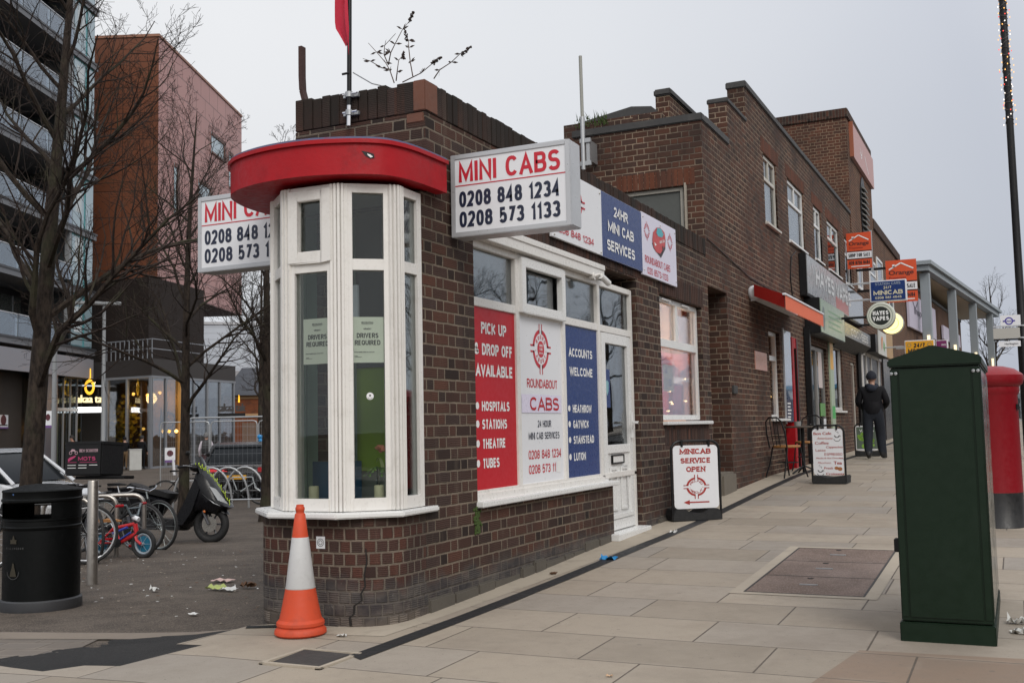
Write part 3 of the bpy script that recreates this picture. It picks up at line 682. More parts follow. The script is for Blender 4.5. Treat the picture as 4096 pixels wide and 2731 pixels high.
# ================================================================== minicab office
YU = (0, 1)          # wall direction of the street front (outer side +x)
office = wthing('minicab_office', 'single storey brown brick corner cab office with white bay window and red canopy', 'building', (-1, 9, .1))
mb = MB()
wall(mb, (0, 5.862), YU, 7.035, -.3, 2.79, [(.718, 3.438, .74, 2.72), (3.438, 4.288, .235, 2.72), (5.048, 6.738, 1.27, 2.66)], .24, B_MAIN)
wall(mb, (0, 5.93), YU, 6.967, 2.79, 3.33, [], .24, B_MAIN)
wall(mb, (-1.04, 5.93), (1, 0), .80, 2.74, 3.33, [], .22, B_MAIN)
wall(mb, (-3.3, 12.9), (2.26, -6.97), 7.32, -.9, 3.33, [], .22, B_MAIN)
mb.build('wall', office, bevel=0)
mb = MB()      # soldier course capping the parapet, slightly uneven bricks
rr = random.Random(3)
y = 5.93
while y < 12.88:
    d = .075; mb.box(-.215, .006+rr.uniform(-.004, .004), y, min(y+d-.007, 12.89), 3.335, 3.545+rr.uniform(-.008, .006), B_SOLD); y += d
x = -1.04
while x < -.30:
    d = .075; mb.box(x, x+d-.007, 5.924+rr.uniform(-.004, .004), 6.13, 3.335, 3.55+rr.uniform(-.008, .008), B_SOLD); x += d
mb.box(-1.03, .0, 5.94, 6.12, 3.34, 3.53, B_LOW); mb.box(-.2, -.004, 5.95, 12.88, 3.34, 3.535, B_LOW)
mb.build('parapet', office, bevel=.004, seg=1)
mb = MB(); mb.box(-.086, .007, 5.921, 6.10, 3.338, 3.545, paint('orange_brick', (.15, .062, .04), .85, .2, .3, bump=.5, bs=40)); mb.box(-.14, -.01, 5.923, 6.05, 3.262, 3.328, mb.mats[0])
tag(mb.build('corner_brick', office, bevel=.006), 'fresh orange replacement bricks at the parapet corner')
mb = MB(); mb.prism([(-1.0, 6.1), (-.2, 6.1), (-.2, 12.9), (-3.1, 12.9)], 3.2, 3.28, LEAD); mb.build('roof', office)
# curved footing of the bay in header bricks
mb = MB(); prof = []
for cx, a0, a1 in ((-.73, 270, 180), ):
    pass
pts = [(.0, 5.86)]+[(-.30+.30*math.cos(R(a)), 5.66+.30*math.sin(R(a))) for a in range(0, -91, -9)]+[(-.73+.30*math.cos(R(a)), 5.66+.30*math.sin(R(a))) for a in range(-90, -181, -9)]+[(-1.03, 5.93)]
pts = pts[::-1]; pts = [(x, y) for x, y in pts]
d = 0
for (a, b), (c, e) in zip(pts, pts[1:]):
    L_ = math.hypot(c-a, e-b); mb.face([(a, b, -.35), (c, e, -.35), (c, e, .731), (a, b, .731)], None, [(d, -.35), (d+L_, -.35), (d+L_, .731), (d, .731)], True); d += L_
mb.build('bay_footing', office, B_HEAD, recalc=False)
mb = MB(); mb.prism([(-.5+(x+.5)*.96, 5.9+(y-5.9)*.95) for x, y in pts], .69, .7325, B_LOW); mb.build('footing_top', office)
# projecting sill
BP = [(-.98, 5.86), (-.98, 5.58), (-.69, 5.325), (-.28, 5.335), (.003, 5.56), (.003, 5.86)]
SP = [(-1.09, 5.98), (-1.10, 5.56), (-.76, 5.25), (-.26, 5.25), (.05, 5.52), (.04, 5.975)]
mb = MB(); mb.prism(SP, .733, .768, UPVC2); mb.build('bay_sill', office, bevel=.008)
# the bay window itself: five facets between fluted posts
bayw = MB()
def post(mb, x, y, z0, z1, ang):
    ca, sa = math.cos(ang), math.sin(ang)
    prof = [(-.056, -.06), (-.056, .004), (-.040, .004), (-.038, -.012), (-.033, -.012), (-.031, .016), (-.016, .016), (-.014, .0), (-.010, .0), (-.008, .022), (.008, .022), (.010, .0), (.014, .0), (.016, .016), (.031, .016), (.033, -.012), (.038, -.012), (.040, .004), (.056, .004), (.056, -.06)]
    mb.prism([(x-sa*t+ca*(n-.005), y+ca*t+sa*(n-.005)) for t, n in prof][::-1], z0, z1, UPVC)
zb0, zb1, zt = .772, 2.765, 2.265
for (x, y), a in zip(BP[1:-1], (R(200), R(245), R(295), R(340))): post(bayw, x*.985-.0075, y+.012, zb0, zb1, a)
frame = None
facets = []
for i in range(5):
    a, b = Vector(BP[i]+(0,)), Vector(BP[i+1]+(0,)); U = (b-a).normalized(); L_ = (b-a).length; N = Vector((U.y, -U.x, 0))
    e0 = .03 if 0 < i else 0; e1 = .03 if i < 4 else 0
    if i == 4: e0, e1 = .022, 0
    rect_frame(bayw, a, U, e0, L_-e1, zb0, zb1, .055, .06, UPVC, -.004)
    bayw.obox(a+U*(e0+.05)-N*.006+Vector((0, 0, zt-.035)), U*(L_-e0-e1-.10), -N*.055, Vector((0, 0, .07)), UPVC)
    bayw.obox(a+U*(e0+.05)+N*.004+Vector((0, 0, zb0)), U*(L_-e0-e1-.10), -N*.05, Vector((0, 0, .075)), UPVC)
    facets.append((a, U, N, L_, e0, e1))
bay = bayw.build('bay_window', office, bevel=.005)
for i, (a, U, N, L_, e0, e1) in enumerate(facets):
    for z0, z1 in ((zb0+.075, zt-.035), (zt+.035, zb1-.05)):
        pane('pane', bay, a, U, e0+.053, L_-e1-.053, z0, z1, .025, GLASSB)
a, U, N, L_, e0, e1 = facets[2]
mb = MB(); rect_frame(mb, a, U, e0+.015, L_-e1-.015, zt+.022, zb1-.02, .072, .04, UPVC, .014); mb.build('casement', bay, bevel=.005)
# room behind the bay glass
mb = MB(); mb.box(-.98, -.26, 6.14, 6.16, .70, 2.8, ROOM); mb.box(-.965, -.30, 6.115, 6.135, .98, 1.68, GREENW); mb.box(-.70, -.26, 6.10, 6.13, 1.68, 2.75, paint('dark_cupboard', (.045, .055, .07), .6, .1))
IN = [(-.96, 6.13), (-.96, 5.60), (-.70, 5.40), (-.30, 5.40), (-.04, 5.60), (-.04, 5.86), (-.24, 6.13)]; mb.prism(IN, .715, .7665, UPVC2); mb.prism(IN, 2.74, 2.775, ROOM); mb.build('bay_interior', office)
mb = MB(); n = 16
for i in range(n):      # hanging curtain on the left of the bay
    q = lambda k: (-.93+.03*math.sin(k*1.7), 5.60+.5*k/n)
    (x1, y1), (x2, y2) = q(i), q(i+1); mb.face([(x1, y1, .8), (x2, y2, .8), (x2*1.0, y2, 2.72), (x1, y1, 2.72)], None, None, True)
for i in range(n):      # pulled across the back on the left
    q = lambda k: (-.97+.32*k/n, 6.09+.018*math.sin(k*1.9))
    (x1, y1), (x2, y2) = q(i), q(i+1); mb.face([(x1, y1, .8), (x2, y2, .8), (x2, y2, 2.72), (x1, y1, 2.72)], None, None, True)
mb.build('curtain', office, paint('curtain_cloth', (.17, .25, .21), .9, .12))
mb = MB(); mb.box(-.64, -.52, 5.9, 5.92, 1.93, 2.22, paint('hung_sheet', (.5, .56, .66), .7, .05)); mb.box(-.63, -.53, 5.89, 5.9, 1.84, 1.9, mb.mats[0]); mb.build('hung_papers', office)
mb = MB(); mb.box(-.95, -.62, 5.95, 6.08, .77, 1.05, paint('blue_box', (.03, .10, .2), .5, .1)); mb.build('storage_box', office)
# red canopy
CP = [(.082, 6.06), (.082, 5.88), (.07, 5.64), (.02, 5.46), (-.07, 5.36), (-.2, 5.285), (-.41, 5.215), (-.64, 5.2), (-.86, 5.235), (-1.05, 5.31), (-1.2, 5.44), (-1.29, 5.62), (-1.34, 5.84), (-1.34, 6.06)]
def curve(P, k=5):
    out = []
    for i in range(len(P)-1):
        a, b, c, d = P[max(0, i-1)], P[i], P[i+1], P[min(len(P)-1, i+2)]
        for j in range(k):
            t = j/k; out.append(tuple(.5*(2*b[q]+(c[q]-a[q])*t+(2*a[q]-5*b[q]+4*c[q]-d[q])*t*t+(3*b[q]-a[q]-3*c[q]+d[q])*t**3) for q in (0, 1)))
    return out+[P[-1]]
CP = curve(CP)[::-1]
def off(poly, d):
    out = []
    for i, p in enumerate(poly):
        a, b = poly[max(0, i-1)], poly[min(len(poly)-1, i+1)]; tx, ty = b[0]-a[0], b[1]-a[1]; L_ = math.hypot(tx, ty); out.append((p[0]+ty/L_*d, p[1]-tx/L_*d))
    return out
mb = MB(); mb.prism(CP, 2.80, 2.995, REDP, smooth=True); mb.build('canopy', office)
can = office.children[-1]
mb = MB(); mb.prism(off(CP, .018), 2.990, 3.015, REDP, smooth=True); mb.build('canopy_lip', can)
mb = MB(); mb.prism(off(CP, .006), 3.016, 3.03, BLUEP); mb.build('canopy_top', can)
mb = MB(); fl = Flat(mb, (-.075, 5.358, 2.92), (.82, .57, 0), (0, 0, 1), .004); fl.poly([(-.04, .022), (.0, .015), (.035, .004), (.04, -.018), (.015, -.026), (-.015, -.010)], BLK); fl2 = Flat(mb, (-.075, 5.358, 2.92), (.82, .57, 0), (0, 0, 1), .007); fl2.poly([(-.005, .004), (.012, .0), (.030, -.014), (.016, -.02), (.0, -.006)], WHI); tag(mb.build('torn_patch', can), 'torn hole in the red canopy edge')
# shop window with door: frame, sill, panes
shop = MB(); O0 = (-.05, 0)
rect_frame(shop, O0, YU, 6.585, 10.13, .765, 2.60, .05, .07, UPVC)
for yy in (7.41, 8.335, 9.185): shop.box(-.12, -.05+.001, yy-.032, yy+.032, .80, 2.56, UPVC)
shop.box(-.12, -.052, 6.62, 10.1, 2.125, 2.19, UPVC)
shop.box(-.13, -.02, 6.583, 9.16, .70, .79, UPVC)
shop.box(-.13, .012, 6.56, 9.2, 2.605, 2.715, UPVC); shop.box(-.13, .022, 6.56, 9.2, 2.68, 2.73, UPVC)
shop.box(-.12, -.05, 9.185, 9.245, .26, .8, UPVC); shop.box(-.12, -.05, 10.07, 10.13, .26, .8, UPVC)
sw_ = shop.build('shop_window', office, bevel=.004)
mb = MB(); mb.box(-.08, .055, 6.565, 9.35, .705, .745, UPVC2); mb.build('window_sill', sw_, bevel=.006)
mb = MB(); rect_frame(mb, (-.045, 0), YU, 7.43, 8.315, 2.14, 2.575, .075, .05, UPVC2, .03); mb.build('casement', sw_, bevel=.005)
for y0, y1, gm in ((6.63, 7.38, GLASSD), (7.44, 8.30, GLASSD), (8.37, 9.155, GLASSD), (9.22, 10.08, GLASSD)): pane('pane', sw_, (-.085, 0), YU, y0, y1, 2.19, 2.56, 0, gm)
mb = MB(); rect_frame(mb, (-.06, 0), YU, 9.25, 10.065, .275, 2.12, .095, .05, UPVC2, .005)
mb.box(-.11, -.058, 9.34, 9.98, .99, 1.07, UPVC2); mb.box(-.10, -.075, 9.34, 9.98, .36, 1.0, UPVC2)
for y0, y1 in ((9.42, 9.62), (9.72, 9.92)):
    rect_frame(mb, (-.074, 0), YU, y0, y1, .45, .86, .03, .012, UPVC2, .012)
mb.box(-.06, -.045, 9.3, 10.02, .375, .42, UPVC2)
dr = mb.build('door', office, bevel=.004)
pane('door_pane', dr, (-.085, 0), YU, 9.34, 9.98, 1.07, 2.03, 0, GLASSD)
mb = MB(); mb.box(-.055, -.03, 9.995, 10.03, 1.12, 1.38, UPVC2); mb.box(-.03, .02, 10.0, 10.02, 1.265, 1.29, UPVC2); mb.box(.0, .02, 9.88, 10.02, 1.265, 1.29, UPVC2); mb.build('door_handle', dr, bevel=.006)
mb = MB(); rect_frame(mb, (-.074, 0), YU, 9.47, 9.80, .89, .975, .012, .02, BLK, .02); mb.box(-.075, -.062, 9.48, 9.79, .90, .965, UPVC2); mb.build('letter_slot', dr, bevel=.003)
mb = MB(); mb.box(-.2, .08, 9.22, 10.16, .195, .262, UPVC2); mb.build('door_step', office, bevel=.006)
# second window
win = MB(); rect_frame(win, (-.06, 0), YU, 10.92, 12.59, 1.30, 2.65, .055, .07, UPVC2)
win.box(-.13, -.062, 10.96, 12.55, 2.10, 2.19, UPVC2); win.box(-.13, -.062, 11.70, 11.78, 2.18, 2.6, UPVC2)
w2 = win.build('street_window', office, bevel=.004)
mb = MB(); mb.box(-.06, -.035, 11.12, 11.45, 2.612, 2.632, UPVC2); mb.box(-.06, -.035, 11.9, 12.2, 2.612, 2.632, UPVC2); mb.build('trickle_vent', w2)
mb = MB(); mb.box(-.1, .06, 10.90, 12.76, 1.245, 1.285, UPVC2); mb.build('window_sill', w2, bevel=.006)
GLASSW = glassy('lit_window_glass', (.9, .9, .9), .02)
for y0, y1, z0, z1 in ((10.97, 12.54, 1.35, 2.10), (10.97, 11.70, 2.19, 2.6), (11.78, 12.54, 2.19, 2.6)): pane('pane', w2, (-.09, 0), YU, y0, y1, z0, z1, 0, GLASSW)
mb = MB()      # lit room with red hangings behind the second window
WARM = paint('warm_wall', (.62, .45, .34), .8, .1); PINKC = paint('pink_cloth', (.60, .22, .24), .85, .25, scale=6); REDC = paint('red_cloth', (.5, .03, .03), .8, .2, scale=5); PURC = paint('purple_cloth', (.16, .06, .13), .85, .3, scale=6)
mb.box(-1.30, -1.28, 10.6, 12.88, .6, 2.75, WARM); mb.box(-1.3, -.25, 10.55, 10.57, .6, 2.75, WARM); mb.box(-1.3, -.25, 12.86, 12.88, .6, 2.75, WARM); mb.box(-1.3, -.25, 10.55, 12.88, 2.74, 2.76, WARM); mb.box(-1.3, -.25, 10.55, 12.88, .6, .62, WARM)
mb.build('lit_room', office)
def hang(y0, y1, z0, z1, m, x=-.135, dip=0.0):
    mb = MB(); n = 14
    for i in range(n):
        q = lambda k: (x+.008*math.sin(k*1.9+y0*7), y0+(y1-y0)*k/n)
        (xa, ya), (xb, yb) = q(i), q(i+1); da, db = dip*math.sin(PI*i/n), dip*math.sin(PI*(i+1)/n); mb.face([(xa, ya, z0), (xb, yb, z0), (xb, yb, z1-db), (xa, ya, z1-da)], m, None, True)
    return mb.build('window_hanging', office)
CR1 = cloth('cream_blind', (.80, .66, .54)); CR2 = cloth('pale_pink_voile', (.72, .33, .33)); CR3 = cloth('red_hanging', (.55, .02, .02)); CR4 = cloth('plum_hanging', (.26, .08, .16)); CR5 = cloth('peach_curtain', (.70, .40, .30)); CR6 = cloth('pale_blue_sheet', (.62, .68, .80))
hang(10.97, 11.69, 2.19, 2.6, CR1); hang(11.79, 12.5, 2.19, 2.52, CR6); hang(10.97, 12.54, 1.80, 2.11, CR2, -.15, .05); hang(10.99, 11.75, 1.36, 1.97, CR3, -.14, -.05); hang(11.6, 12.2, 1.36, 1.72, CR4, -.143); hang(12.15, 12.5, 1.36, 1.75, CR5, -.14); hang(11.8, 12.5, 1.7, 1.98, CR6, -.145, .1)
mb = MB(); mb.box(-.115, -.11, 11.33, 11.72, 1.62, 1.92, paint('buff_notice', (.56, .42, .25), .7, .08)); fl = Flat(mb, (-.11, 11.33, 1.62), (0, 1, 0), (0, 0, 1), .002)
fl.poly([(.06, .2), (.16, .2), (.11, .28)], PURC); fl.rect(.2, .06, .3, .14, PURC); fl.rect(.22, .08, .28, .12, mb.mats[0])
for k in range(5): fl.rect(.04, .03+.025*k, .17, .036+.025*k, BLKL)
mb.build('window_notice', office)
mb = MB(); E_R = glow('red_led', (1, .05, .03), 5); fl = Flat(mb, (-.11, 10.985, 1.37), (0, 1, 0), (0, 0, 1), .0)
for k in range(6):
    for j in range(4):
        if (k+j) % 5: fl.rect(k*.024, j*.03, k*.024+.016, j*.03+.012, E_R)
mb.build('led_sign', office)
mb = MB(); E_W = glow('warm_bulb', (1, .72, .35), 9)
for (x, y, z) in ((-.115, 11.62, 1.50), (-.115, 11.66, 1.48), (-.115, 11.57, 1.62), (-.115, 11.25, 1.65), (-.115, 12.2, 1.52), (-.115, 12.2, 1.78), (-.115, 11.5, 1.40)): mb.blob((x, y, z), .009, E_W, 8, 4)
mb.build('fairy_bulb', office)
ld = bpy.data.lights.new('room_lamp', 'POINT'); lo = bpy.data.objects.new('room_lamp', ld); COL.objects.link(lo); ld.energy = 40; ld.color = (1, .78, .62); ld.shadow_soft_size = .15; lo.location = (-.75, 11.75, 2.1)
# interior of the cab office behind door and fanlights
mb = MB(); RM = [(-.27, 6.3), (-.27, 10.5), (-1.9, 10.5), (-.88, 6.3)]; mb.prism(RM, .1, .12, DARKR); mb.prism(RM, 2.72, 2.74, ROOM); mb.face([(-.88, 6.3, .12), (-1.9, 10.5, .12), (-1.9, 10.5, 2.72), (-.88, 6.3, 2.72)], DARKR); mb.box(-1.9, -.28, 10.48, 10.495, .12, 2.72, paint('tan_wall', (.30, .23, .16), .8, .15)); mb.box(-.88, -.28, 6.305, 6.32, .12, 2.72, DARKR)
mb.box(-.6, -.58, 9.65, 9.95, 1.25, 1.65, paint('kraft_poster', (.35, .2, .1), .7, .1)); mb.box(-.7, -.68, 9.3, 9.7, 1.1, 1.4, REDC); mb.build('office_room', office)
mb = MB(); mb.box(-.076, -.0745, 9.345, 9.50, 1.42, 1.78, BLUS); fl = Flat(mb, (-.0745, 9.42, 1.6), (0, 1, 0), (0, 0, 1), .002); fl.poly([(-.04, .06), (0, .08), (.04, .06), (.035, -.02), (0, -.07), (-.035, -.02)], paint('pale_teal', (.2, .4, .45), .5)); mb.build('door_poster', dr)
# soldier lintels and sill bricks
def soldiers(parent, y0, y1, z0, z1, m, x1=.004):
    mb = MB(); y = y0
    while y < y1: mb.box(-.1, x1, y, y+.068, z0, z1, m); y += .075
    return mb.build('soldier_course', parent, bevel=.003, seg=1)
soldiers(office, 10.88, 12.62, 2.665, 2.88, B_SOLD); soldiers(office, 10.95, 12.70, 1.03, 1.24, B_LOW); soldiers(office, 6.6, 10.2, 2.735, 2.95, B_SOLD)
# rough stone plinth at the foot of the wall
rr = random.Random(11); y = 5.88; mb = MB()
while y < 9.15:
    L_ = rr.uniform(.2, .5); z = ZG(0, y); mb.box(-.1, .014+rr.uniform(-.012, .012), y, min(y+L_-.004, 9.19), z-.2, z+.065+rr.uniform(-.02, .03), STONE); y += L_
mb.build('plinth', office, bevel=.012); mb = MB(); y = 10.2
while y < 12.7:
    L_ = rr.uniform(.25, .5); z = ZG(0, y); mb.box(-.1, .012+rr.uniform(-.01, .01), y, min(y+L_-.012, 12.85), z-.2, z+.03+rr.uniform(-.01, .02), STONE); y += L_
mb.build('plinth', office, bevel=.012)
mb = MB(); rr = random.Random(5)
for k in range(70):
    a = rr.random(); y = 6.56+rr.gauss(0, .025); z = .70-.16*a+rr.gauss(0, .012); mb.blob((.004, y, z), (.008, rr.uniform(.008, .016), rr.uniform(.008, .016)), MOSS, 6, 3)
mb.build('moss', office)
tag(office.children[-1], kind=None)
mb = MB(); CK = paint('crack_dark', (.012, .01, .009), .9); q = [(.16, .55), (.165, .47), (.15, .40), (.155, .33), (.13, .29), (.135, .25), (.09, .22), (.085, .17), (.06, .15), (.065, .10)]
def fpt_(s, z): a = -90+s/.30*57.3; return Vector((-.30+.3025*math.cos(R(a)), 5.66+.3025*math.sin(R(a)), z))
for (s0, z0_), (s1, z1_) in zip(q, q[1:]):
    wd_ = .003+.004*(.55-z1_)/.45; mb.face([fpt_(s0-wd_, z0_), fpt_(s0+wd_, z0_), fpt_(s1+wd_, z1_), fpt_(s1-wd_, z1_)], CK)
mb.build('crack', office, recalc=False)
# small target sticker on the footing
mb = MB(); fl = Flat(mb, (-.44, 5.36, .585), (1, 0, 0), (0, 0, 1), .004); fl.rect(-.032, -.036, .032, .036, WSIGN); fl = Flat(mb, (-.44, 5.36, .585), (1, 0, 0), (0, 0, 1), .006)
for r_ in (.024, .014): fl.arc(0, 0, r_-.003, r_, 0, 2*PI, BLKL, 20)
tag(mb.build('survey_target', office), 'small white survey target stuck on the bricks')

# ================================================================== notices, plants and candles in the bay
def notice(a, U, N, u0, u1, z0, z1, lab):
    o = wthing('recruitment_notice', lab, 'notice', a+U*u0-N*.034+Vector((0, 0, z0)), 'recruiting notices in the bay window')
    mb = MB(); b = a+U*u0-N*.034+Vector((0, 0, z0)); mb.obox(b, U*(u1-u0), -N*.002, Vector((0, 0, z1-z0)), PAPER); mb.build('sheet', o)
    mb = MB(); f = Flat(mb, b, U, (0, 0, 1), .002); W, Hh = u1-u0, z1-z0; c = W*.5
    f.text('RECRUITING', c, Hh*.855, .011, BLKL, W*.36, bold=.005); f.rect(c-W*.17, Hh*.84, c+W*.17, Hh*.845, BLKL)
    f.text('URGENT', c, Hh*.725, .009, BLKL, W*.24); f.text('DRIVERS', c, Hh*.54, .030, BLKL, W*.66, bold=.015); f.text('REQUIRED', c, Hh*.385, .030, BLKL, W*.78, bold=.015)
    f.text('PLEASE ENQUIRE INSIDE THE CAB OFFICE', W*.4, Hh*.22, .006, BLKL, W*.62); f.rect(W*.1, Hh*.14, W*.2, Hh*.148, BLKL); f.rect(W*.1, Hh*.12, W*.32, Hh*.127, BLKL)
    mb.build('lettering', o)
a, U, N, L_, e0, e1 = facets[2]; notice(a, U, N, .128, .335, 1.665, 1.945, 'pale green drivers required sheet in the front bay pane, left of the broad post')
a, U, N, L_, e0, e1 = facets[3]; notice(a, U, N, .075, .275, 1.665, 1.945, 'pale green drivers required sheet in the angled bay pane, above a round sticker')
def candle(x, y, lab):
    o = thing('candle', lab, 'candle', (x, y, .766), 0, 'cream candles on the bay window board')
    mb = MB(); mb.lathe([(0.0, 0), (.032, 0), (.032, .145), (.026, .15), (.012, .142), (0, .142)], 16, (0, 0, 0), paint('candle_wax', (.62, .60, .42), .5, .05)); mb.build('wax', o); MB().cyl((0, 0, .14), (.002, 0, .16), .0015, 5, BLK).build('wick', o)
candle(-.57, 5.47, 'plain cream candle alone in the front pane of the bay'); candle(-.175, 5.60, 'cream candle standing beneath the flower arrangement in the bay')
fv = thing('flower_vase', 'glass vase with one peach flower and fern leaves in the bay window', 'vase', (-.20, 5.69, .766))
mb = MB(); mb.lathe([(0, 0), (.045, .0), (.045, .24), (.052, .26), (.048, .26), (.041, .24), (.041, .01), (0, .01)], 16, (0, 0, 0), GLASSW); mb.build('vase', fv)
mb = MB(); rr = random.Random(2); PEACH = paint('peach_petal', (.62, .24, .15), .6, .15)
for k in range(26):
    t = rr.uniform(0, 6.28); q = rr.uniform(0, .04); c = Vector((q*math.cos(t), q*math.sin(t)-.02, .36+.03*(1-q/.04))); A = Matrix.Rotation(rr.uniform(-1, 1), 3, 'X') @ Matrix.Rotation(t, 3, 'Z'); mb.blob(c, (.022, .016, .006), PEACH, 8, 4, A)
mb.build('flower', fv)
mb = MB(); LEAF = paint('fern_leaf', (.10, .22, .05), .6, .25); LEAF2 = paint('blade_leaf', (.35, .42, .18), .5, .15)
for k in range(9):
    t = k*.7+.3; d_ = Vector((math.cos(t), math.sin(t), 0)); pts = [Vector((0, 0, .22))+d_*(.13*s)+Vector((0, 0, .10*s-.14*s*s+.02)) for s in [i/6 for i in range(7)]]
    for i in range(6):
        for sg in (-1, 1):
            sd_ = Vector((-d_.y, d_.x, 0))*sg*.035*(1-i/7); mb.face([pts[i], pts[i+1], (pts[i]+pts[i+1])/2+sd_+Vector((0, 0, -.008))], LEAF)
for t in (2.4, 5.6):
    d_ = Vector((math.cos(t), math.sin(t), 0)); pr = None
    for i in range(9):
        s = i/8; p = Vector((0, 0, .24))+d_*(.17*s)+Vector((0, 0, .24*s-.2*s*s if t < 3 else .06*s-.1*s*s)); ww = Vector((-d_.y, d_.x, 0))*.013*(1-s*.9)
        if pr: mb.face([pr[0]-pr[1], pr[0]+pr[1], p+ww, p-ww], LEAF2)
        pr = (p, ww)
mb.build('foliage', fv)
st = facets[3]; o = wthing('window_sticker', 'small round white sticker on the lime backed bay pane', 'sticker', st[0]+st[1]*.18+Vector((0, 0, 1.44))); mb = MB(); f = Flat(mb, st[0]+st[1]*.185+Vector((0, 0, 1.46)), st[1], (0, 0, 1), -.018); f.disc(0, 0, .022, WHI); f = Flat(mb, st[0]+st[1]*.185+Vector((0, 0, 1.46)), st[1], (0, 0, 1), -.016); f.disc(0, .004, .006, BLKL, 10); f.arc(0, 0, .015, .017, 3.6, 5.8, BLKL, 8); mb.build('disc', o)
# ================================================================== cab signs
def lightbox(x0, x1, y, z0, z1, lab, wallx):
    """projecting box sign seen from its -y face; its other face carries the same lettering"""
    o = wthing('projecting_sign', lab, 'sign', ((x0+x1)/2, y, z0), 'projecting minicab light boxes')
    mb = MB(); T_ = .17; mb.box(x0, x1, y, y+T_, z0, z1, ALU); mb.build('case', o, bevel=.006)
    mb = MB(); b = .032; rect_frame(mb, (x0, y), (1, 0), 0, x1-x0, z0, z1, b, .02, ALU, .010); mb.build('frame', o, bevel=.003)
    mb = MB(); mb.box(x0+b, x1-b, y-.003, y+.01, z0+b, z1-b, WSIGN); mb.build('face', o)
    mb = MB(); f = Flat(mb, (x0, y-.003, z0), (1, 0, 0), (0, 0, 1), .002); sx = (x1-x0)/.87; sz = (z1-z0)/.56
    f.text('MINI CABS', .06*sx, .37*sz, .135*sz, REDL, .74*sx, 'l', .012); f.rect(.033*sx, .343*sz, .84*sx, .35*sz, REDL)
    f.text('0208 848 1234', .06*sx, .20*sz, .107*sz, NAVY, .735*sx, 'l', .02); f.text('0208 573 1133', .06*sx, .063*sz, .107*sz, NAVY, .735*sx, 'l', .02)
    mb.build('lettering', o)
    mb = MB()
    for zz in (z0+.19, z0+.42):
        a, c = (x0-.07, x0+.02) if wallx > 0 else (x1-.02, x1+.10)
        mb.box(a, c, y+.05, y+.09, zz-.04, zz+.04, GALV); e = a if wallx > 0 else c; mb.box(e-.004, e+.004, y-.02, y+.14, zz-.06, zz+.06, GALV); mb.cyl((e, y+.0, zz), (e+.015*wallx, y+.0, zz), .008, 6, STEEL)
    mb.build('bracket', o)
lightbox(.03, .90, 6.22, 2.53, 3.09, 'white minicab light box with phone numbers projecting over the pavement right of the red canopy', 1)
lightbox(-2.08, -1.155, 6.12, 2.455, 3.02, 'white minicab light box half hidden behind the left end of the red canopy', -1)

def roundabout(f, x, y, rx, ry, m, bg_, letters=True, ringscale=1.0, txt=None):
    """ring cut into four arms, ROUND / ABOUT set round it and a red hub"""
    def sc_(pts): return [(x+a*rx, y+b*ry) for a, b in pts]
    gap = .13
    for q in range(4):
        a0 = q*PI/2+gap; a1 = (q+1)*PI/2-gap; n = 10
        for i in range(n):
            t, s_ = a0+(a1-a0)*i/n, a0+(a1-a0)*(i+1)/n
            f.poly(sc_([(.62*math.cos(t), .62*math.sin(t)), (.78*math.cos(t), .78*math.sin(t)), (.78*math.cos(s_), .78*math.sin(s_)), (.62*math.cos(s_), .62*math.sin(s_))]), m)
    w_ = .035
    for sx in (-1, 1):
        for sy in (-1, 1):
            f.poly(sc_([(sx*.085, sy*.62), (sx*.085, sy*1.0), (sx*(.085+2*w_), sy*1.0), (sx*(.085+2*w_), sy*.62)]), m); f.poly(sc_([(sx*.62, sy*.085), (sx*1.0, sy*.085), (sx*1.0, sy*(.085+2*w_)), (sx*.62, sy*(.085+2*w_))]), m)
    if letters:
        st_ = .46
        for word, up in (('ROUND', True), ('ABOUT', False)):
            for i, ch in enumerate(word):
                a = PI/2-(i-2)*st_ if up else -PI/2+(i-2)*st_; rr_ = .40 if up else .56
                f.text(ch, x+rr_*math.cos(a)*rx, y+rr_*math.sin(a)*ry, .17*ry, m, rot=a-PI/2 if up else a+PI/2, bold=.02, w=.13*rx*2 if rx != ry else None)
        if txt:
            f.disc(x, y, .33*rx, m, 20, .33*ry)
            f2 = Flat(f.mb, f.o, f.U, f.V, .001)
            f2.text('MINI', x, y+.10*ry, .10*ry, txt, .30*rx, bold=.03); f2.text('CAB', x, y-.05*ry, .10*ry, txt, .28*rx, bold=.03); f2.text('SERVICES', x, y-.19*ry, .06*ry, txt, .40*rx)
        for sx in (-1, 1): f.disc(x+sx*.5*rx, y-.07*ry, .03*rx, m, 8, .03*ry)

def winpanel(y0, y1, z0, z1, m, lab, draw):
    o = wthing('window_panel', lab, 'sign', (-.06, (y0+y1)/2, z0), 'printed panels filling the shop window')
    mb = MB(); mb.box(-.10, -.068, y0, y1, z0, z1, m); mb.build('panel', o)
    mb = MB(); f = Flat(mb, (-.068, 0, 0), (0, 1, 0), (0, 0, 1), .002); draw(f, o); mb.build('lettering', o)
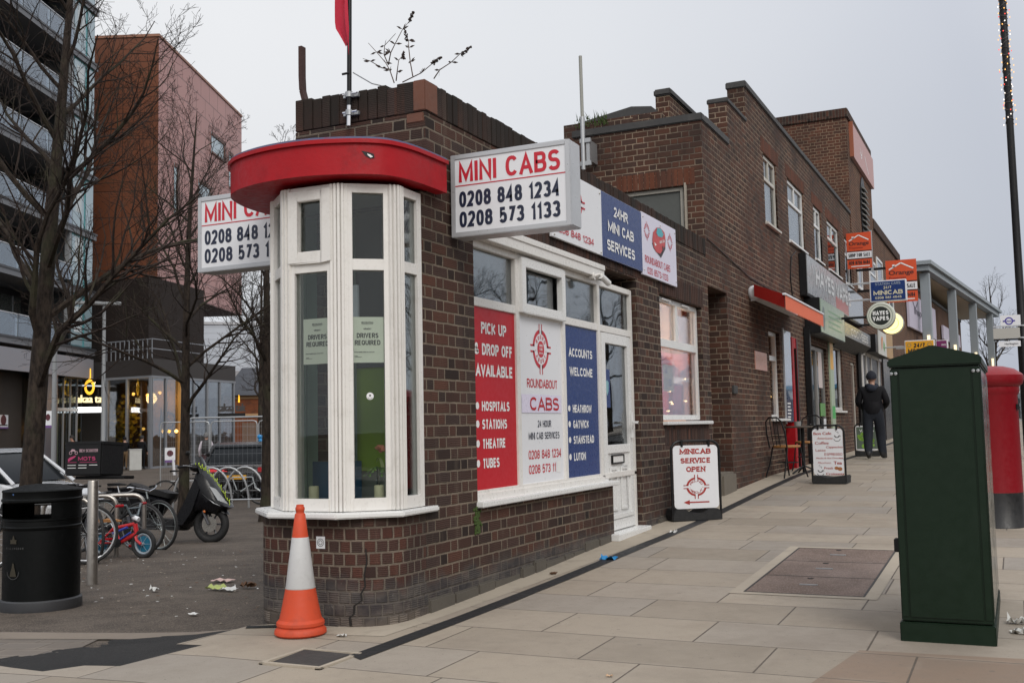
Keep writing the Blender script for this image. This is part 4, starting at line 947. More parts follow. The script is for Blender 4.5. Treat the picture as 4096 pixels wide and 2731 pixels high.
# text rows were read off the photograph's window plane, now lying 5 cm deeper
def row(f, t, y0, y1, z, h, m, bold=.03): f.text(t, y0, z, h, m, y1-y0, 'l', bold)
def d_red(f, o):
    for t, a, b, z in (('PICK UP', 6.81, 7.23, 1.935), ('& DROP OFF', 6.70, 7.33, 1.78), ('AVAILABLE', 6.715, 7.33, 1.625)): row(f, t, a, b, z, .085, WHI)
    for t, b, z in (('HOSPITALS', 7.26, 1.375), ('STATIONS', 7.21, 1.245), ('THEATRE', 7.18, 1.105), ('TUBES', 7.07, .965)): row(f, t, 6.80, b, z, .07, WHI); f.disc(6.73, z+.037, .027, WHI, 16)
def d_white(f, o):
    roundabout(f, 7.875, 1.88, .205, .205, REDL, WSIGN, True, 1, WHI)
    row(f, 'ROUNDABOUT', 7.59, 8.20, 1.565, .07, REDL, .005)
    m2 = MB(); f3 = Flat(m2, (-.068, 0, 0), (0, 1, 0), (0, 0, 1), .005); f3.rect(7.475, 1.365, 8.27, 1.51, paint('white_strip', (.70, .66, .80), .3, .02)); f4 = Flat(m2, (-.068, 0, 0), (0, 1, 0), (0, 0, 1), .008); f4.text('CABS', 7.63, 1.385, .105, REDS, .58, 'l', .01, 1.35); m2.build('cabs_strip', o)
    row(f, '24 HOUR', 7.78, 8.05, 1.25, .055, NAVY, .005); row(f, 'MINI CAB SERVICES', 7.60, 8.22, 1.155, .055, NAVY, .005)
    row(f, '0208 848 1234', 7.59, 8.25, 1.0, .07, REDL, .005); row(f, '0208 573 11', 7.59, 8.13, .885, .07, REDL, .005); f.rect(8.15, .875, 8.23, .97, WHI)
def d_blue(f, o):
    row(f, 'ACCOUNTS', 8.47, 9.03, 1.855, .075, WHI); row(f, 'WELCOME', 8.48, 9.03, 1.69, .075, WHI)
    for t, b, z in (('HEATHROW', 8.98, 1.37), ('GATWICK', 8.90, 1.235), ('STANSTEAD', 9.02, 1.10), ('LUTON', 8.81, .955)): row(f, t, 8.53, b, z, .068, WHI); f.disc(8.45, z+.036, .027, WHI, 16)
winpanel(6.635, 7.378, .795, 2.125, REDS, 'red pick up and drop off window panel of the cab office', d_red)
winpanel(7.442, 8.303, .795, 2.125, WSIGN, 'white window panel with the red ring logo and phone numbers', d_white)
winpanel(8.367, 9.153, .795, 2.125, BLUS, 'blue accounts welcome window panel listing airports', d_blue)

fs = wthing('fascia_sign', 'long white and blue fascia board above the cab office window and door', 'sign', (.02, 9.7, 2.8))
mb = MB(); mb.box(.012, .035, 7.93, 9.10, 2.81, 3.42, WSIGN); mb.box(.012, .036, 9.10, 10.27, 2.805, 3.42, BLUS); mb.box(.012, .038, 10.27, 11.47, 2.78, 3.43, paint('lilac_white', (.66, .64, .76), .35, .03)); mb.build('board', fs, bevel=.002)
mb = MB(); f = Flat(mb, (.038, 0, 0), (0, 1, 0), (0, 0, 1), .002)
row(f, '0208 848 1234', 7.99, 8.88, 2.865, .06, REDL, .005); roundabout(f, 8.38, 3.19, .30, .22, REDL, WSIGN, True, 1, WHI)
row(f, '24HR', 9.43, 9.83, 3.225, .10, WHI); row(f, 'MINI CAB', 9.26, 10.0, 3.065, .10, WHI); row(f, 'SERVICES', 9.22, 10.02, 2.885, .10, WHI)
row(f, 'ROUNDABOUT CABS', 10.34, 11.22, 2.915, .075, REDL, .0); row(f, '020 8573 1133', 10.41, 11.13, 2.805, .07, REDL, .0)
roundabout(f, 10.43, 3.25, .10, .10, REDL, WSIGN, True); roundabout(f, 11.24, 3.25, .10, .10, REDL, WSIGN, True)
mb.build('lettering', fs)
mb = MB(); f = Flat(mb, (.038, 10.84, 3.2), (0, 1, 0), (0, 0, 1), .002); RB = paint('car_red', (.50, .03, .03), .4); f.poly([(-.25, -.05), (-.2, -.1), (.05, -.17), (.22, -.05), (.24, .06), (.1, .0), (-.1, -.03)], paint('car_shadow_grey', (.05, .04, .05), .6))
f = Flat(mb, (.038, 10.84, 3.2), (0, 1, 0), (0, 0, 1), .004); f.poly([(-.24, -.02), (-.2, -.09), (-.12, -.13), (.02, -.13), (.2, -.02), (.23, .07), (.2, .13), (.05, .16), (-.08, .14), (-.2, .07)], RB)
f = Flat(mb, (.038, 10.84, 3.2), (0, 1, 0), (0, 0, 1), .006); f.poly([(-.1, .08), (-.06, .14), (.08, .15), (.16, .1), (.1, .06), (-.04, .05)], paint('car_teal', (.05, .36, .42), .4)); f.poly([(-.18, -.03), (-.1, -.05), (-.16, -.07)], WHI); f.text('MINI CAB', .1, .0, .03, WHI, .18, rot=.25); f.disc(.12, -.06, .02, BLKL, 12, .035)
mb.build('car_picture', fs)
mb = MB()
for yy in (7.97, 9.06, 10.31, 10.9, 11.43):
    for zz in (2.83, 3.38): mb.blob((.04, yy, zz), .008, STEEL, 8, 4)
mb.build('fixing_cap', fs)

# ------------------------------------------------------------------ things fixed to the office
o = wthing('security_camera', 'small white bullet camera at the corner of the cab office door', 'camera', (.03, 8.95, 2.6))
mb = MB(); mb.cyl((-.02, 8.93, 2.60), (.02, 8.93, 2.60), .035, 12, UPVC); mb.tube([(.02, 8.93, 2.60), (.06, 8.94, 2.615), (.075, 8.98, 2.585)], .014, 8, UPVC); mb.build('bracket', o)
mb = MB(); mb.cyl((.07, 8.95, 2.60), (.095, 9.08, 2.545), .028, 14, UPVC2); mb.cyl((.095, 9.08, 2.545), (.097, 9.087, 2.542), .022, 12, BLK); mb.build('housing', o)
fp = wthing('flag_pole', 'red flag drooping on a black pole clamped above the red canopy', 'flag', (-.56, 5.9, 3.3))
mb = MB(); mb.cyl((-.562, 5.885, 3.42), (-.545, 5.885, 4.75), .0165, 10, BLK); mb.cyl((-.565, 5.885, 3.30), (-.561, 5.885, 3.44), .017, 10, CHROME); mb.build('pole', fp)
for z in (3.39, 3.515):
    mb = MB(); mb.lathe([(.022, -.018), (.026, -.018), (.026, .018), (.022, .018)], 12, (-.562, 5.885, z), GALV); mb.box(-.62, -.50, 5.90, 5.922, z-.012, z+.012, GALV); mb.cyl((-.53, 5.87, z), (-.49, 5.87, z), .006, 6, CHROME); mb.cyl((-.605, 5.87, z), (-.58, 5.87, z), .006, 6, CHROME); mb.build('clamp', fp)
mb = MB(); FLAG = paint('flag_red', (.50, .015, .045), .75, .12, scale=6); nu, nv = 8, 22
def fpt(i, j):
    v = j/nv; z = 3.785+v*1.0
    wd = .026+.022*min(1, v/.13)+.085*min(1, max(0, (v-.13)/.15))-.02*min(1, max(0, (v-.3)/.2)); u_ = i/nu
    return (-.548-u_*wd*(1-.04*math.sin(v*9)), 5.885-.03*math.sin(u_*5.5+v*3)*min(1, v*4+.2)-.012*math.sin(u_*11), z-.06*u_*(1 if v > .12 else 0))
for i in range(nu):
    for j in range(nv): mb.face([fpt(i, j), fpt(i+1, j), fpt(i+1, j+1), fpt(i, j+1)], FLAG, None, True)
mb.build('flag', fp)
mb = MB(); mb.tube([(-.55, 5.87, 3.66), (-.60, 5.86, 3.655)], .008, 6, BLK); mb.tube([(-.54, 5.9, 3.67), (-.44, 5.98, 3.6), (-.30, 6.05, 3.56)], .005, 5, GALV); mb.build('chain', fp)
o = wthing('bent_bracket', 'rusty bent steel strip hooked up above the parapet at the far left', 'bracket', (-1.05, 6.08, 3.55))
mb = MB(); RUST = paint('rust', (.05, .022, .018), .8, .35, .3, dc=(.14, .06, .04)); pr = None
for p in [(-1.075, 4.0), (-1.075, 3.78), (-1.07, 3.68), (-1.05, 3.61), (-1.02, 3.565), (-.97, 3.545), (-.88, 3.545)]:
    if pr: mb.obox((pr[0], 6.05, pr[1]), (p[0]-pr[0], 0, p[1]-pr[1]), (0, .05, 0), ((p[1]-pr[1])/math.hypot(p[0]-pr[0], p[1]-pr[1])*.028, 0, -(p[0]-pr[0])/math.hypot(p[0]-pr[0], p[1]-pr[1])*.028), RUST)
    pr = p
mb.build('strip', o)
# buddleia seedlings on the parapet
pl = wthing('buddleia', 'leggy winter buddleia with brown seed heads growing out of the parapet', 'plant', (-.3, 6.2, 3.53))
mb = MB(); sd_ = MB(); lf = MB(); rr = random.Random(4); STEM = paint('dry_stem', (.09, .06, .045), .8, .2); SEED = paint('seed_head', (.035, .022, .018), .9, .3)
BY = 6.1
c850 = lambda a, b: (-.60+(a-865)*.001135, BY, 3.27+(780-b)*.001135+.04)
stems = [[(1105, 510), (1080, 430), (1040, 370), (985, 300), (930, 235)], [(1040, 370), (1015, 310), (1030, 260), (1118, 205)], [(1040, 375), (1085, 320), (1110, 265), (1170, 190), (1215, 130)], [(1055, 410), (1000, 390), (935, 345), (885, 322)], [(1105, 490), (1130, 445), (1145, 380), (1160, 345)], [(1235, 490), (1220, 400), (1210, 310), (1190, 250), (1178, 215)], [(1140, 500), (1270, 465), (1360, 425), (1395, 415)], [(1360, 515), (1410, 475), (1480, 435), (1560, 408), (1600, 390)]]
heads = [((1205, 140), (1240, 90)), ((1190, 255), (1175, 185)), ((1158, 365), (1166, 322)), ((1362, 428), (1425, 403)), ((1565, 408), (1625, 373))]
for s_ in stems:
    P = [Vector(c850(*q))+Vector((0, rr.uniform(-.03, .03), 0)) for q in s_]; mb.tube(P, [.0045-.0028*i/(len(P)-1) for i in range(len(P))], 5, STEM)
    for p in P[1:-1]:
        for k in range(3): d_ = Vector((rr.uniform(-1, 1), rr.uniform(-1, 1), rr.uniform(-.2, .6))).normalized(); lf.face([p, p+d_*.025+Vector((0, 0, .008)), p+d_*.05, p+d_*.025-Vector((0, 0, .008))], SEED)
for a, b in heads:
    A_, B_ = Vector(c850(*a)), Vector(c850(*b))
    for k in range(34):
        t = k/33; p = A_.lerp(B_, t)+Vector((rr.gauss(0, .007), rr.gauss(0, .007), rr.gauss(0, .007)))*(1.15-t*.8); sd_.blob(p, rr.uniform(.004, .008), SEED, 5, 3)
mb.build('stem', pl); sd_.build('seed_head', pl); lf.build('leaf', pl)
o = wthing('radio_antenna', 'slim grey antenna pole strapped to the upper side wall', 'antenna', (-1.49, 12.6, 4.5))
mb = MB(); mb.cyl((-1.49, 12.62, 4.55), (-1.49, 12.62, 5.25), .03, 10, GALV); mb.cyl((-1.49, 12.62, 5.25), (-1.495, 12.62, 6.06), .022, 10, paint('fibreglass', (.30, .30, .27), .5, .15)); mb.build('pole', o)
mb = MB(); mb.box(-1.45, -1.40, 12.62, 12.9, 4.66, 4.94, GALV); mb.box(-1.53, -1.38, 12.6, 12.64, 4.6, 4.66, GALV); mb.box(-1.53, -1.38, 12.6, 12.64, 4.9, 4.96, GALV); mb.build('bracket', o, bevel=.004)
# ================================================================== two storey shop building
shops = wthing('shop_terrace', 'two storey dark brick shop building with stepped parapet and row of white windows', 'building', (-2, 20, .4))
mb = MB()
UPW = [(16.6, 17.6, 4.38, 5.5), (18.53, 20.1, 4.38, 5.5), (21.15, 22.05, 4.42, 5.5), (22.8, 24.45, 4.42, 5.5), (25.3, 26.25, 4.42, 5.5)]
GF = [(12.93, 13.9, .1, 2.97), (16.45, 17.3, 1.31, 2.68), (17.5, 18.72, .40, 2.68), (20.1, 22.0, .45, 2.70), (22.72, 24.12, 1.47, 2.85), (25.4, 26.1, .5, 2.6)]
hl = [(a-12.9, b-12.9, c, d) for a, b, c, d in UPW+GF]
wall(mb, (0, 12.9), YU, 13.6, -.2, 5.0, [(a, b, c, min(d, 5.0)) for a, b, c, d in hl], .26, B_UP)
wall(mb, (0, 12.9), YU, 1.4, 5.0, 5.06, [], .26, B_UP)
wall(mb, (0, 14.3), YU, 1.15, 5.0, 5.68, [], .26, B_UP)
wall(mb, (0, 15.45), YU, 11.05, 5.0, 6.22, [(a-15.45, b-15.45, c, d) for a, b, c, d in UPW], .26, B_UP)
wall(mb, (-1.73, 12.9), (1, 0), 1.47, 2.6, 5.06, [(.60, 1.47, 3.40, 4.255)], .2, B_UP)
mb.box(-.26, -.002, 14.302, 14.5, 5.07, 5.676, B_UP); mb.box(-.26, -.002, 15.452, 15.66, 5.685, 6.216, B_UP)
mb.face([(-1.73, 12.9, -1.2), (-1.73, 12.9, 5.06), (-6, 30, 5.06), (-6, 30, -1.2)], B_UP)
mb.box(-1.0, -.98, 12.93, 13.9, -.1, 2.97, B_UP); mb.box(-1.0, -.262, 13.9, 14.1, -.1, 2.97, B_UP); mb.box(-1.0, -.27, 12.93, 13.89, 2.965, 2.99, B_UP)
mb.build('wall', shops)
mb = MB()
mb.box(-1.75, .02, 12.875, 13.12, 5.06, 5.16, LEAD); mb.box(-.27, .02, 13.1, 14.3, 5.065, 5.17, LEAD); mb.box(-.28, .02, 14.29, 15.45, 5.68, 5.75, LEAD); mb.box(-.28, .025, 15.43, 26.5, 6.22, 6.32, LEAD); mb.build('coping', shops, bevel=.012)
mb = MB(); mb.prism([(-1.7, 13.1), (-.26, 13.1), (-.26, 26.4), (-5.4, 26.4)], 4.9, 4.95, LEAD)
mb.prism([(-2.3, 5.7), (-2.3, 5.4), (-.9, 5.4), (-.9, 5.62), (-1.1, 5.80), (-1.4, 5.84)], 14.35, 15.1, LEAD, axis='y'); mb.build('roof', shops)
mb = MB(); mb.box(-2.4, -.9, 14.2, 14.34, 4.9, 5.66, B_UP); mb.box(-1.3, -1.05, 14.1, 14.2, 5.2, 5.62, B_UP); mb.build('roof_upstand', shops)
ch = wthing; mb = MB(); mb.box(-1.05, -.84, 14.4, 15.9, 4.95, 5.94, B_UP); c_ = mb.build('chimney', shops, bevel=.006)
mb = MB(); mb.box(-1.07, -.81, 14.37, 15.95, 5.94, 6.04, LEAD); mb.build('chimney_cap', c_, bevel=.02)
for a, b, c, d in UPW: soldiers(shops, a-.15, b+.15, 5.503, 5.73, B_RED)
mb = MB(); x = -1.15
while x < -.14: mb.box(x, x+.068, 12.896, 13.0, 4.26, 4.47, B_RED); x += .075
mb.build('soldier_course', shops, bevel=.003, seg=1); soldiers(shops, 16.4, 17.4, 1.06, 1.27, B_LOW)
WFR = paint('weathered_window_paint', (.52, .50, .45), .5, .1, .45, dc=(.22, .20, .17), scale=4)
BLIND = paint('white_blind', (.60, .66, .68), .6, .06)
for i, (a, b, c, d) in enumerate(UPW):
    m_ = WFR if i == 0 else UPVC2
    mb = MB(); rect_frame(mb, (-.03, 0), YU, a+.005, b-.005, c+.005, d-.005, .06, .06, m_); zt_ = c+(d-c)*.66; mb.box(-.08, -.031, a+.06, b-.06, zt_-.03, zt_+.03, m_)
    mid = (a+b)/2; mb.box(-.08, -.031, mid-.025, mid+.025, zt_+.03, d-.06, m_)
    f = mb.build('upper_window', shops, bevel=.004)
    if i != 0: f['label'] = 'clean white plastic frame'
    else: f['label'] = 'weathered peeling window frame'
    pane('pane', f, (-.055, 0), YU, a+.06, b-.06, c+.06, zt_-.03, 0, GLASSD); pane('pane', f, (-.055, 0), YU, a+.06, b-.06, zt_+.03, d-.06, 0, GLASSD)
    if i < 2: mb = MB(); mb.box(-.10, -.09, a+.02, b-.02, c+.02, d-.02, BLIND); mb.build('blind', f)
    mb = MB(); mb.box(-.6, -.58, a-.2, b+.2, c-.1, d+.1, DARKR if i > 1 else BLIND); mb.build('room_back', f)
    mb = MB(); mb.box(-.05, .05, a-.03, b+.03, c-.035, c+.004, m_); mb.build('window_sill', f, bevel=.004)
mb = MB(); rect_frame(mb, (-1.13, 12.94), (1, 0), .005, .868, 3.405, 4.25, .05, .05, paint('peeling_frame', (.34, .32, .28), .8, .2, .6, dc=(.12, .10, .08), scale=6)); f = mb.build('side_window', shops, bevel=.004)
mb = MB(); mb.box(-1.09, -.29, 12.965, 12.985, 3.44, 4.20, paint('grey_boarding', (.085, .09, .085), .8, .15)); mb.build('boarding', f)
mb = MB(); mb.box(-.258, -.21, 12.888, 12.93, 3.42, 4.30, paint('patch_mortar', (.33, .29, .24), .9, .2, bump=.5)); tag(mb.build('mortar_patch', shops, bevel=.012), None)
# alcove furnishings
mb = MB(); mb.box(-.9, .03, 13.25, 13.96, .05, .62, paint('alcove_stone', (.15, .13, .105), .9, .3, .3, bump=.7, bs=24)); mb.build('stone_block', shops, bevel=.03)
mb = MB(); mb.box(0, .03, 13.98, 14.2, 1.64, 1.75, LEAD); mb.build('wall_box', shops, bevel=.006)
# cafe: window, menu panel, red doorway
CW = MB(); rect_frame(CW, (-.06, 0), YU, 16.455, 17.29, 1.315, 2.675, .055, .06, UPVC2); CW.box(-.12, -.061, 16.5, 17.25, 2.22, 2.30, UPVC2); f = CW.build('cafe_window', shops, bevel=.004)
pane('pane', f, (-.09, 0), YU, 16.51, 17.24, 1.37, 2.22, 0, GLASSW); pane('pane', f, (-.09, 0), YU, 16.51, 17.24, 2.30, 2.62, 0, GLASSW)
mb = MB(); mb.box(-.1, .07, 16.43, 17.62, 1.265, 1.305, UPVC2); mb.build('window_sill', f, bevel=.005)
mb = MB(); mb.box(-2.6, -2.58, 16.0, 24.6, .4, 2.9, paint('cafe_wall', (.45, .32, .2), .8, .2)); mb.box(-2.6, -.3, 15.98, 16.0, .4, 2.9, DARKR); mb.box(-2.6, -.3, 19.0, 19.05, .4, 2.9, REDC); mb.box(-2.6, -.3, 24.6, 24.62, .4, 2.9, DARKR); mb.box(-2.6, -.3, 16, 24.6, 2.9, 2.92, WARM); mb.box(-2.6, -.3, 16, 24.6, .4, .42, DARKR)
mb.box(-.9, -.88, 17.0, 18.0, 1.3, 2.2, REDC); mb.box(-.5, -.48, 18.0, 18.6, 1.3, 1.9, PURC); mb.build('cafe_interior', shops)
for y0, y1, z0, z1, m in ((16.51, 17.24, 1.37, 1.75, CR3), (16.51, 16.9, 1.75, 2.22, CR2), (16.9, 17.24, 1.75, 2.22, CR5), (16.51, 17.24, 2.30, 2.62, CR1)):
    mb = MB(); mb.box(-.2, -.198, y0, y1, z0, z1, m); mb.build('window_hanging', shops)
mb = MB()
for p in ((-.16, 16.75, 2.10), (-.16, 17.0, 2.12), (-.16, 16.8, 1.72), (-.16, 17.1, 1.66)): mb.blob(p, .035, glow('cafe_bulb', (1, .62, .22), 5) if p[2] == 2.10 else bpy.data.materials['cafe_bulb'], 8, 5)
mb.build('bulb', shops)
ld = bpy.data.lights.new('cafe_lamp', 'POINT'); lo = bpy.data.objects.new('cafe_lamp', ld); COL.objects.link(lo); ld.energy = 40; ld.color = (1, .6, .32); ld.shadow_soft_size = .2; lo.location = (-1.3, 17.5, 2.6)
mb = MB(); mb.box(-.02, .02, 17.52, 18.14, 1.25, 2.75, paint('menu_board', (.10, .14, .24), .1, .05, coat=1)); mb.box(.0, .025, 17.5, 17.53, 1.22, 2.78, ALU); mb.box(.02, .023, 17.55, 18.12, 1.27, 1.62, paint('menu_foot', (.03, .03, .07), .3, .1)); fl = Flat(mb, (.023, 17.55, 1.27), (0, 1, 0), (0, 0, 1), .002)
for k in range(5): fl.rect(.06, .05+.055*k, .3+.04*(k % 3), .075+.055*k, WHI)
mb.build('menu_panel', shops)
mb = MB(); mb.box(-.12, .03, 18.16, 18.34, .42, 2.68, REDP); mb.box(-.12, .03, 18.58, 18.70, .42, 2.68, BLK); mb.box(-.12, .02, 18.34, 18.58, 2.5, 2.68, REDP); mb.box(-.3, -.26, 18.34, 18.58, .42, 2.5, DARKR); mb.build('cafe_door', shops, bevel=.005)
mb = MB(); mb.box(.01, .11, 19.45, 19.58, .50, 2.95, BLK); mb.cyl((.09, 19.2, 1.2), (.09, 19.5, 1.2), .012, 6, BLK); mb.build('black_post', shops, bevel=.006)
mb = MB()      # vape shop front
rect_frame(mb, (-.06, 0), YU, 20.105, 21.1, .46, 2.68, .07, .06, paint('grey_frame', (.24, .23, .22), .45, .1)); rect_frame(mb, (-.06, 0), YU, 21.12, 21.98, .46, 2.68, .07, .06, mb.mats[0]); f = mb.build('shop_front', shops, bevel=.004)
pane('pane', f, (-.09, 0), YU, 20.17, 21.03, .53, 2.61, 0, GLASSD); pane('pane', f, (-.09, 0), YU, 21.19, 21.91, .53, 2.61, 0, GLASSD)
mb = MB(); mb.box(-.05, -.04, 21.2, 21.6, 1.9, 2.6, paint('door_poster', (.6, .52, .5), .5, .1)); mb.box(-.05, -.04, 21.6, 21.85, .9, 1.3, WSIGN); mb.box(-.05, -.04, 21.25, 21.8, 1.35, 1.6, paint('green_poster', (.12, .3, .08), .5, .2)); mb.build('poster', f)
mb = MB(); mb.box(.0, .03, 22.2, 22.66, .75, 2.95, paint('lime_banner', (.38, .46, .34), .4, .2)); mb.box(.03, .033, 22.25, 22.62, 1.3, 1.55, paint('green_band', (.05, .4, .08), .4)); mb.box(.03, .033, 22.25, 22.62, 2.3, 2.9, paint('amber_band', (.75, .4, .06), .4)); mb.build('banner_strip', shops)
mb = MB(); rect_frame(mb, (-.04, 0), YU, 22.73, 24.11, 1.475, 2.845, .06, .06, UPVC); f = mb.build('shop_window', shops, bevel=.004); pane('pane', f, (-.07, 0), YU, 22.79, 24.05, 1.53, 2.79, 0, glassy('mirror_glass', (.3, .3, .3), .55))
mb = MB(); mb.box(-.1, .06, 22.7, 24.15, 1.42, 1.465, UPVC); mb.build('window_sill', f, bevel=.005)
mb = MB(); mb.box(-.1, -.05, 25.42, 26.08, .5, 2.58, paint('brown_door', (.10, .065, .045), .5, .15)); rect_frame(mb, (-.03, 0), YU, 25.41, 26.09, .5, 2.59, .05, .04, WFR); mb.build('side_door', shops, bevel=.004)
mb = MB(); mb.tube([(.06, 26.35, .5), (.06, 26.35, 3.0)], .05, 8, BLK); mb.build('rain_pipe', shops)
mb = MB(); mb.tube([(.012, 19.0, 4.25), (.014, 18.55, 4.1), (.014, 18.4, 3.7), (.014, 18.5, 3.42), (.014, 18.9, 3.36), (.014, 19.4, 3.44)], .010, 6, BLK); mb.tube([(.012, 12.95, 3.56), (.012, 13.6, 3.50), (.012, 15.3, 3.34), (.012, 18.5, 3.30)], .007, 6, BLK); mb.build('wall_cable', shops)

# tower and the low range behind it
tower = wthing('brick_tower', 'square brick stair tower with a pink sign and an arched louvre, above the shops', 'building', (-1, 28.8, .6))
mb = MB(); mb.box(-4.2, .02, 26.5, 31.1, -.2, 8.62, B_TOW); mb.build('wall', tower)
mb = MB(); mb.box(-4.24, .06, 26.46, 31.14, 8.62, 8.86, B_SOLDR, sw=True); mb.build('coping', tower, bevel=.02)
mb = MB(); mb.box(.02, .10, 26.95, 31.15, 7.75, 8.60, paint('pale_pink_sign', (.50, .31, .30), .5, .04, spec=.2)); mb.box(.02, .115, 26.9, 26.96, 7.74, 8.62, paint('sign_edge', (.32, .10, .05), .6)); fl = Flat(mb, (.10, 29, 8.2), (0, 1, 0), (0, 0, 1), .003); fl.arc(-.5, .1, .16, .20, PI, 2*PI, WHI, 10); fl.arc(-.5, .02, .16, .19, PI*1.1, 1.9*PI, WHI, 10); fl.line([(.2, .05), (.9, -.3)], .05, WHI); mb.build('pink_panel', tower)
mb = MB(); LOU = paint('louvre_grey', (.22, .22, .21), .6, .2)
ov = lambda r_: [(29.0+.45*r_*math.cos(2*PI*i/24), 6.75+.72*r_*math.sin(2*PI*i/24)) for i in range(24)]
mb.prism(ov(1.25), .02, .045, BLK, axis='x'); mb.prism(ov(1.0), .045, .05, BLK, axis='x')
for k in range(9):
    z = 6.15+k*.145; hw = .45*math.sqrt(max(0, 1-((z-6.75)/.74)**2))
    if hw > .05: mb.obox((.05, 29-hw, z), (0, 2*hw, 0), (.07, 0, -.05), (0.01, 0, .03), LOU)
mb.build('louvre', tower)
mb = MB(); mb.box(-.1, .024, 28.7, 29.3, 7.35, 7.73, B_RED, sw=True); mb.box(-.1, .024, 28.75, 29.25, 5.55, 5.98, B_RED); mb.build('arch_bricks', tower)
TWIN = [(27.2, 28.0, 4.5, 5.5), (29.6, 31.0, 4.5, 5.6)]
for a, b, c, d in TWIN:
    mb = MB(); rect_frame(mb, (.05, 0), YU, a, b, c, d, .07, .05, UPVC2); mb.box(.01, .049, a+.05, b-.05, c+.68, c+.74, UPVC2); f = mb.build('upper_window', tower); pane('pane', f, (.035, 0), YU, a+.06, b-.06, c+.06, d-.06, 0, GLASSD)
mb = MB(); mb.box(.02, .06, 26.7, 30.9, .55, 2.9, paint('dark_shop_front', (.035, .03, .03), .4, .2)); mb.build('shop_front', tower)
mb = MB()
for y in (26.85, 27.6, 28.6, 30.2): mb.box(.06, .09, y, y+.10, .6, 2.9, UPVC)
mb.box(.06, .09, 26.7, 30.9, 2.85, 2.95, UPVC); mb.box(.06, .08, 27.7, 28.5, 1.0, 2.2, paint('window_posters', (.4, .36, .3), .5, .5, scale=9)); mb.build('shop_frame', tower)
far = wthing('far_shop_building', 'lower brick shop building beyond the tower with hanging boards', 'building', (-1, 35, .7))
mb = MB(); mb.box(-5, .0, 31.1, 38.5, -.2, 6.62, B_TOW); mb.build('wall', far)
mb = MB(); mb.box(-5.05, .05, 31.1, 38.55, 6.62, 6.92, B_SOLDR, sw=True); mb.build('coping', far, bevel=.02)
mb = MB(); mb.box(.0, .06, 31.6, 38.3, .65, 3.0, mb and paint('shop_front_dark', (.03, .028, .03), .3, .2)); mb.build('shop_front', far)
for a, b in ((31.6, 33.0), (34.5, 35.8)):
    mb = MB(); rect_frame(mb, (.03, 0), YU, a, b, 4.7, 5.9, .07, .05, UPVC2); f = mb.build('upper_window', far); pane('pane', f, (.012, 0), YU, a+.06, b-.06, 4.76, 5.84, 0, GLASSD)
e = Vector((math.sin(R(3)), math.cos(R(3)), 0))
end = wthing('end_shop_building', 'farthest low brick shop building beside the station canopy', 'building', (0, 46, .9))
mb = MB(); wall(mb, (0, 38.5), e, 20, -.2, 6.1, [], 6, B_TOW); mb.build('wall', end)
mb = MB(); mb.obox(Vector((.04, 38.5, 6.1)), e*20, (-6, 0, 0), (0, 0, .12), LEAD); mb.build('coping', end)

gt = wthing('grass_tuft', 'green moss tuft on the lead capped wall behind the antenna', 'plant', (-1.9, 14.3, 5.66)); mb = MB(); rr = random.Random(8)
for k in range(70): x = rr.uniform(-2.2, -1.7); z = 5.62+rr.uniform(-.05, .08); d_ = Vector((rr.gauss(0, .03), rr.gauss(0, .02), rr.uniform(.05, .13))); mb.face([(x-.008, 14.18, z), (x+.008, 14.18, z), Vector((x, 14.16, z))+d_], MOSS)
mb.build('blades', gt, recalc=False)
# ------------------------------------------------------------------ signs along the terrace
hv = wthing('shop_fascia', 'long grey vape shop fascia with faded white letters and a black end', 'sign', (.05, 23, 3.5))
mb = MB(); mb.box(.0, .13, 19.3, 27.0, 3.5, 4.27, BLK); mb.build('box', hv, bevel=.01)
mb = MB(); mb.box(.13, .145, 19.34, 26.96, 3.54, 4.24, paint('faded_fascia', (.31, .33, .35), .3, .15, .1, dc=(.16, .17, .18), scale=1.2)); mb.box(.145, .147, 22.6, 24.4, 3.56, 3.82, paint('faded_red', (.42, .16, .16), .4, .15)); mb.box(.145, .149, 24.4, 26.9, 3.56, 4.22, paint('dark_fascia', (.07, .08, .09), .2, .4, coat=.6)); mb.build('face', hv)
mb = MB(); f = Flat(mb, (.149, 0, 0), (0, 1, 0), (0, 0, 1), .002); f.text('HAYES VAPES', 20.2, 3.78, .33, paint('faded_white', (.60, .62, .64), .5, .15), 4.6, 'l', .03)
for k in range(9): f.rect(19.5+.11*k, 3.72+.03*((k*5) % 4), 19.53+.11*k, 4.0+.03*((k*3) % 5), mb.mats[0])
mb.build('lettering', hv)
s2 = wthing('shop_fascia', 'pale green shop sign hung below the grey vape fascia', 'sign', (.15, 21, 2.85)); mb = MB(); mb.box(.0, .28, 19.65, 22.6, 2.84, 3.49, BLK); mb.build('box', s2, bevel=.01)
mb = MB(); mb.box(.28, .295, 19.68, 22.57, 2.86, 3.47, paint('pale_green_sign', (.30, .38, .31), .35, .2, scale=1.4)); fl = Flat(mb, (.295, 20, 2.9), (0, 1, 0), (0, 0, 1), .002); fl.poly([(-.2, .05), (.0, .0), (.1, .2), (.05, .42), (-.1, .45), (-.22, .3)], paint('sign_figure', (.16, .2, .2), .5, .2))
for k in range(4): fl.rect(.5, .1+.1*k, 2.2-.2*(k % 2), .13+.1*k, paint('sign_text_green', (.22, .36, .24), .5))
mb.build('face', s2)
s3 = wthing('shop_fascia', 'small dark shop sign with silver letters after the green sign', 'sign', (.15, 25, 3.0)); mb = MB(); mb.box(.0, .28, 22.7, 27.0, 3.0, 3.30, paint('dark_sign', (.10, .11, .115), .3, .25)); mb.prism([(.0, 3.0), (.28, 3.0), (.0, 2.78)], 22.7, 27.0, BLKP, axis='y'); mb.build('box', s3, bevel=.008)
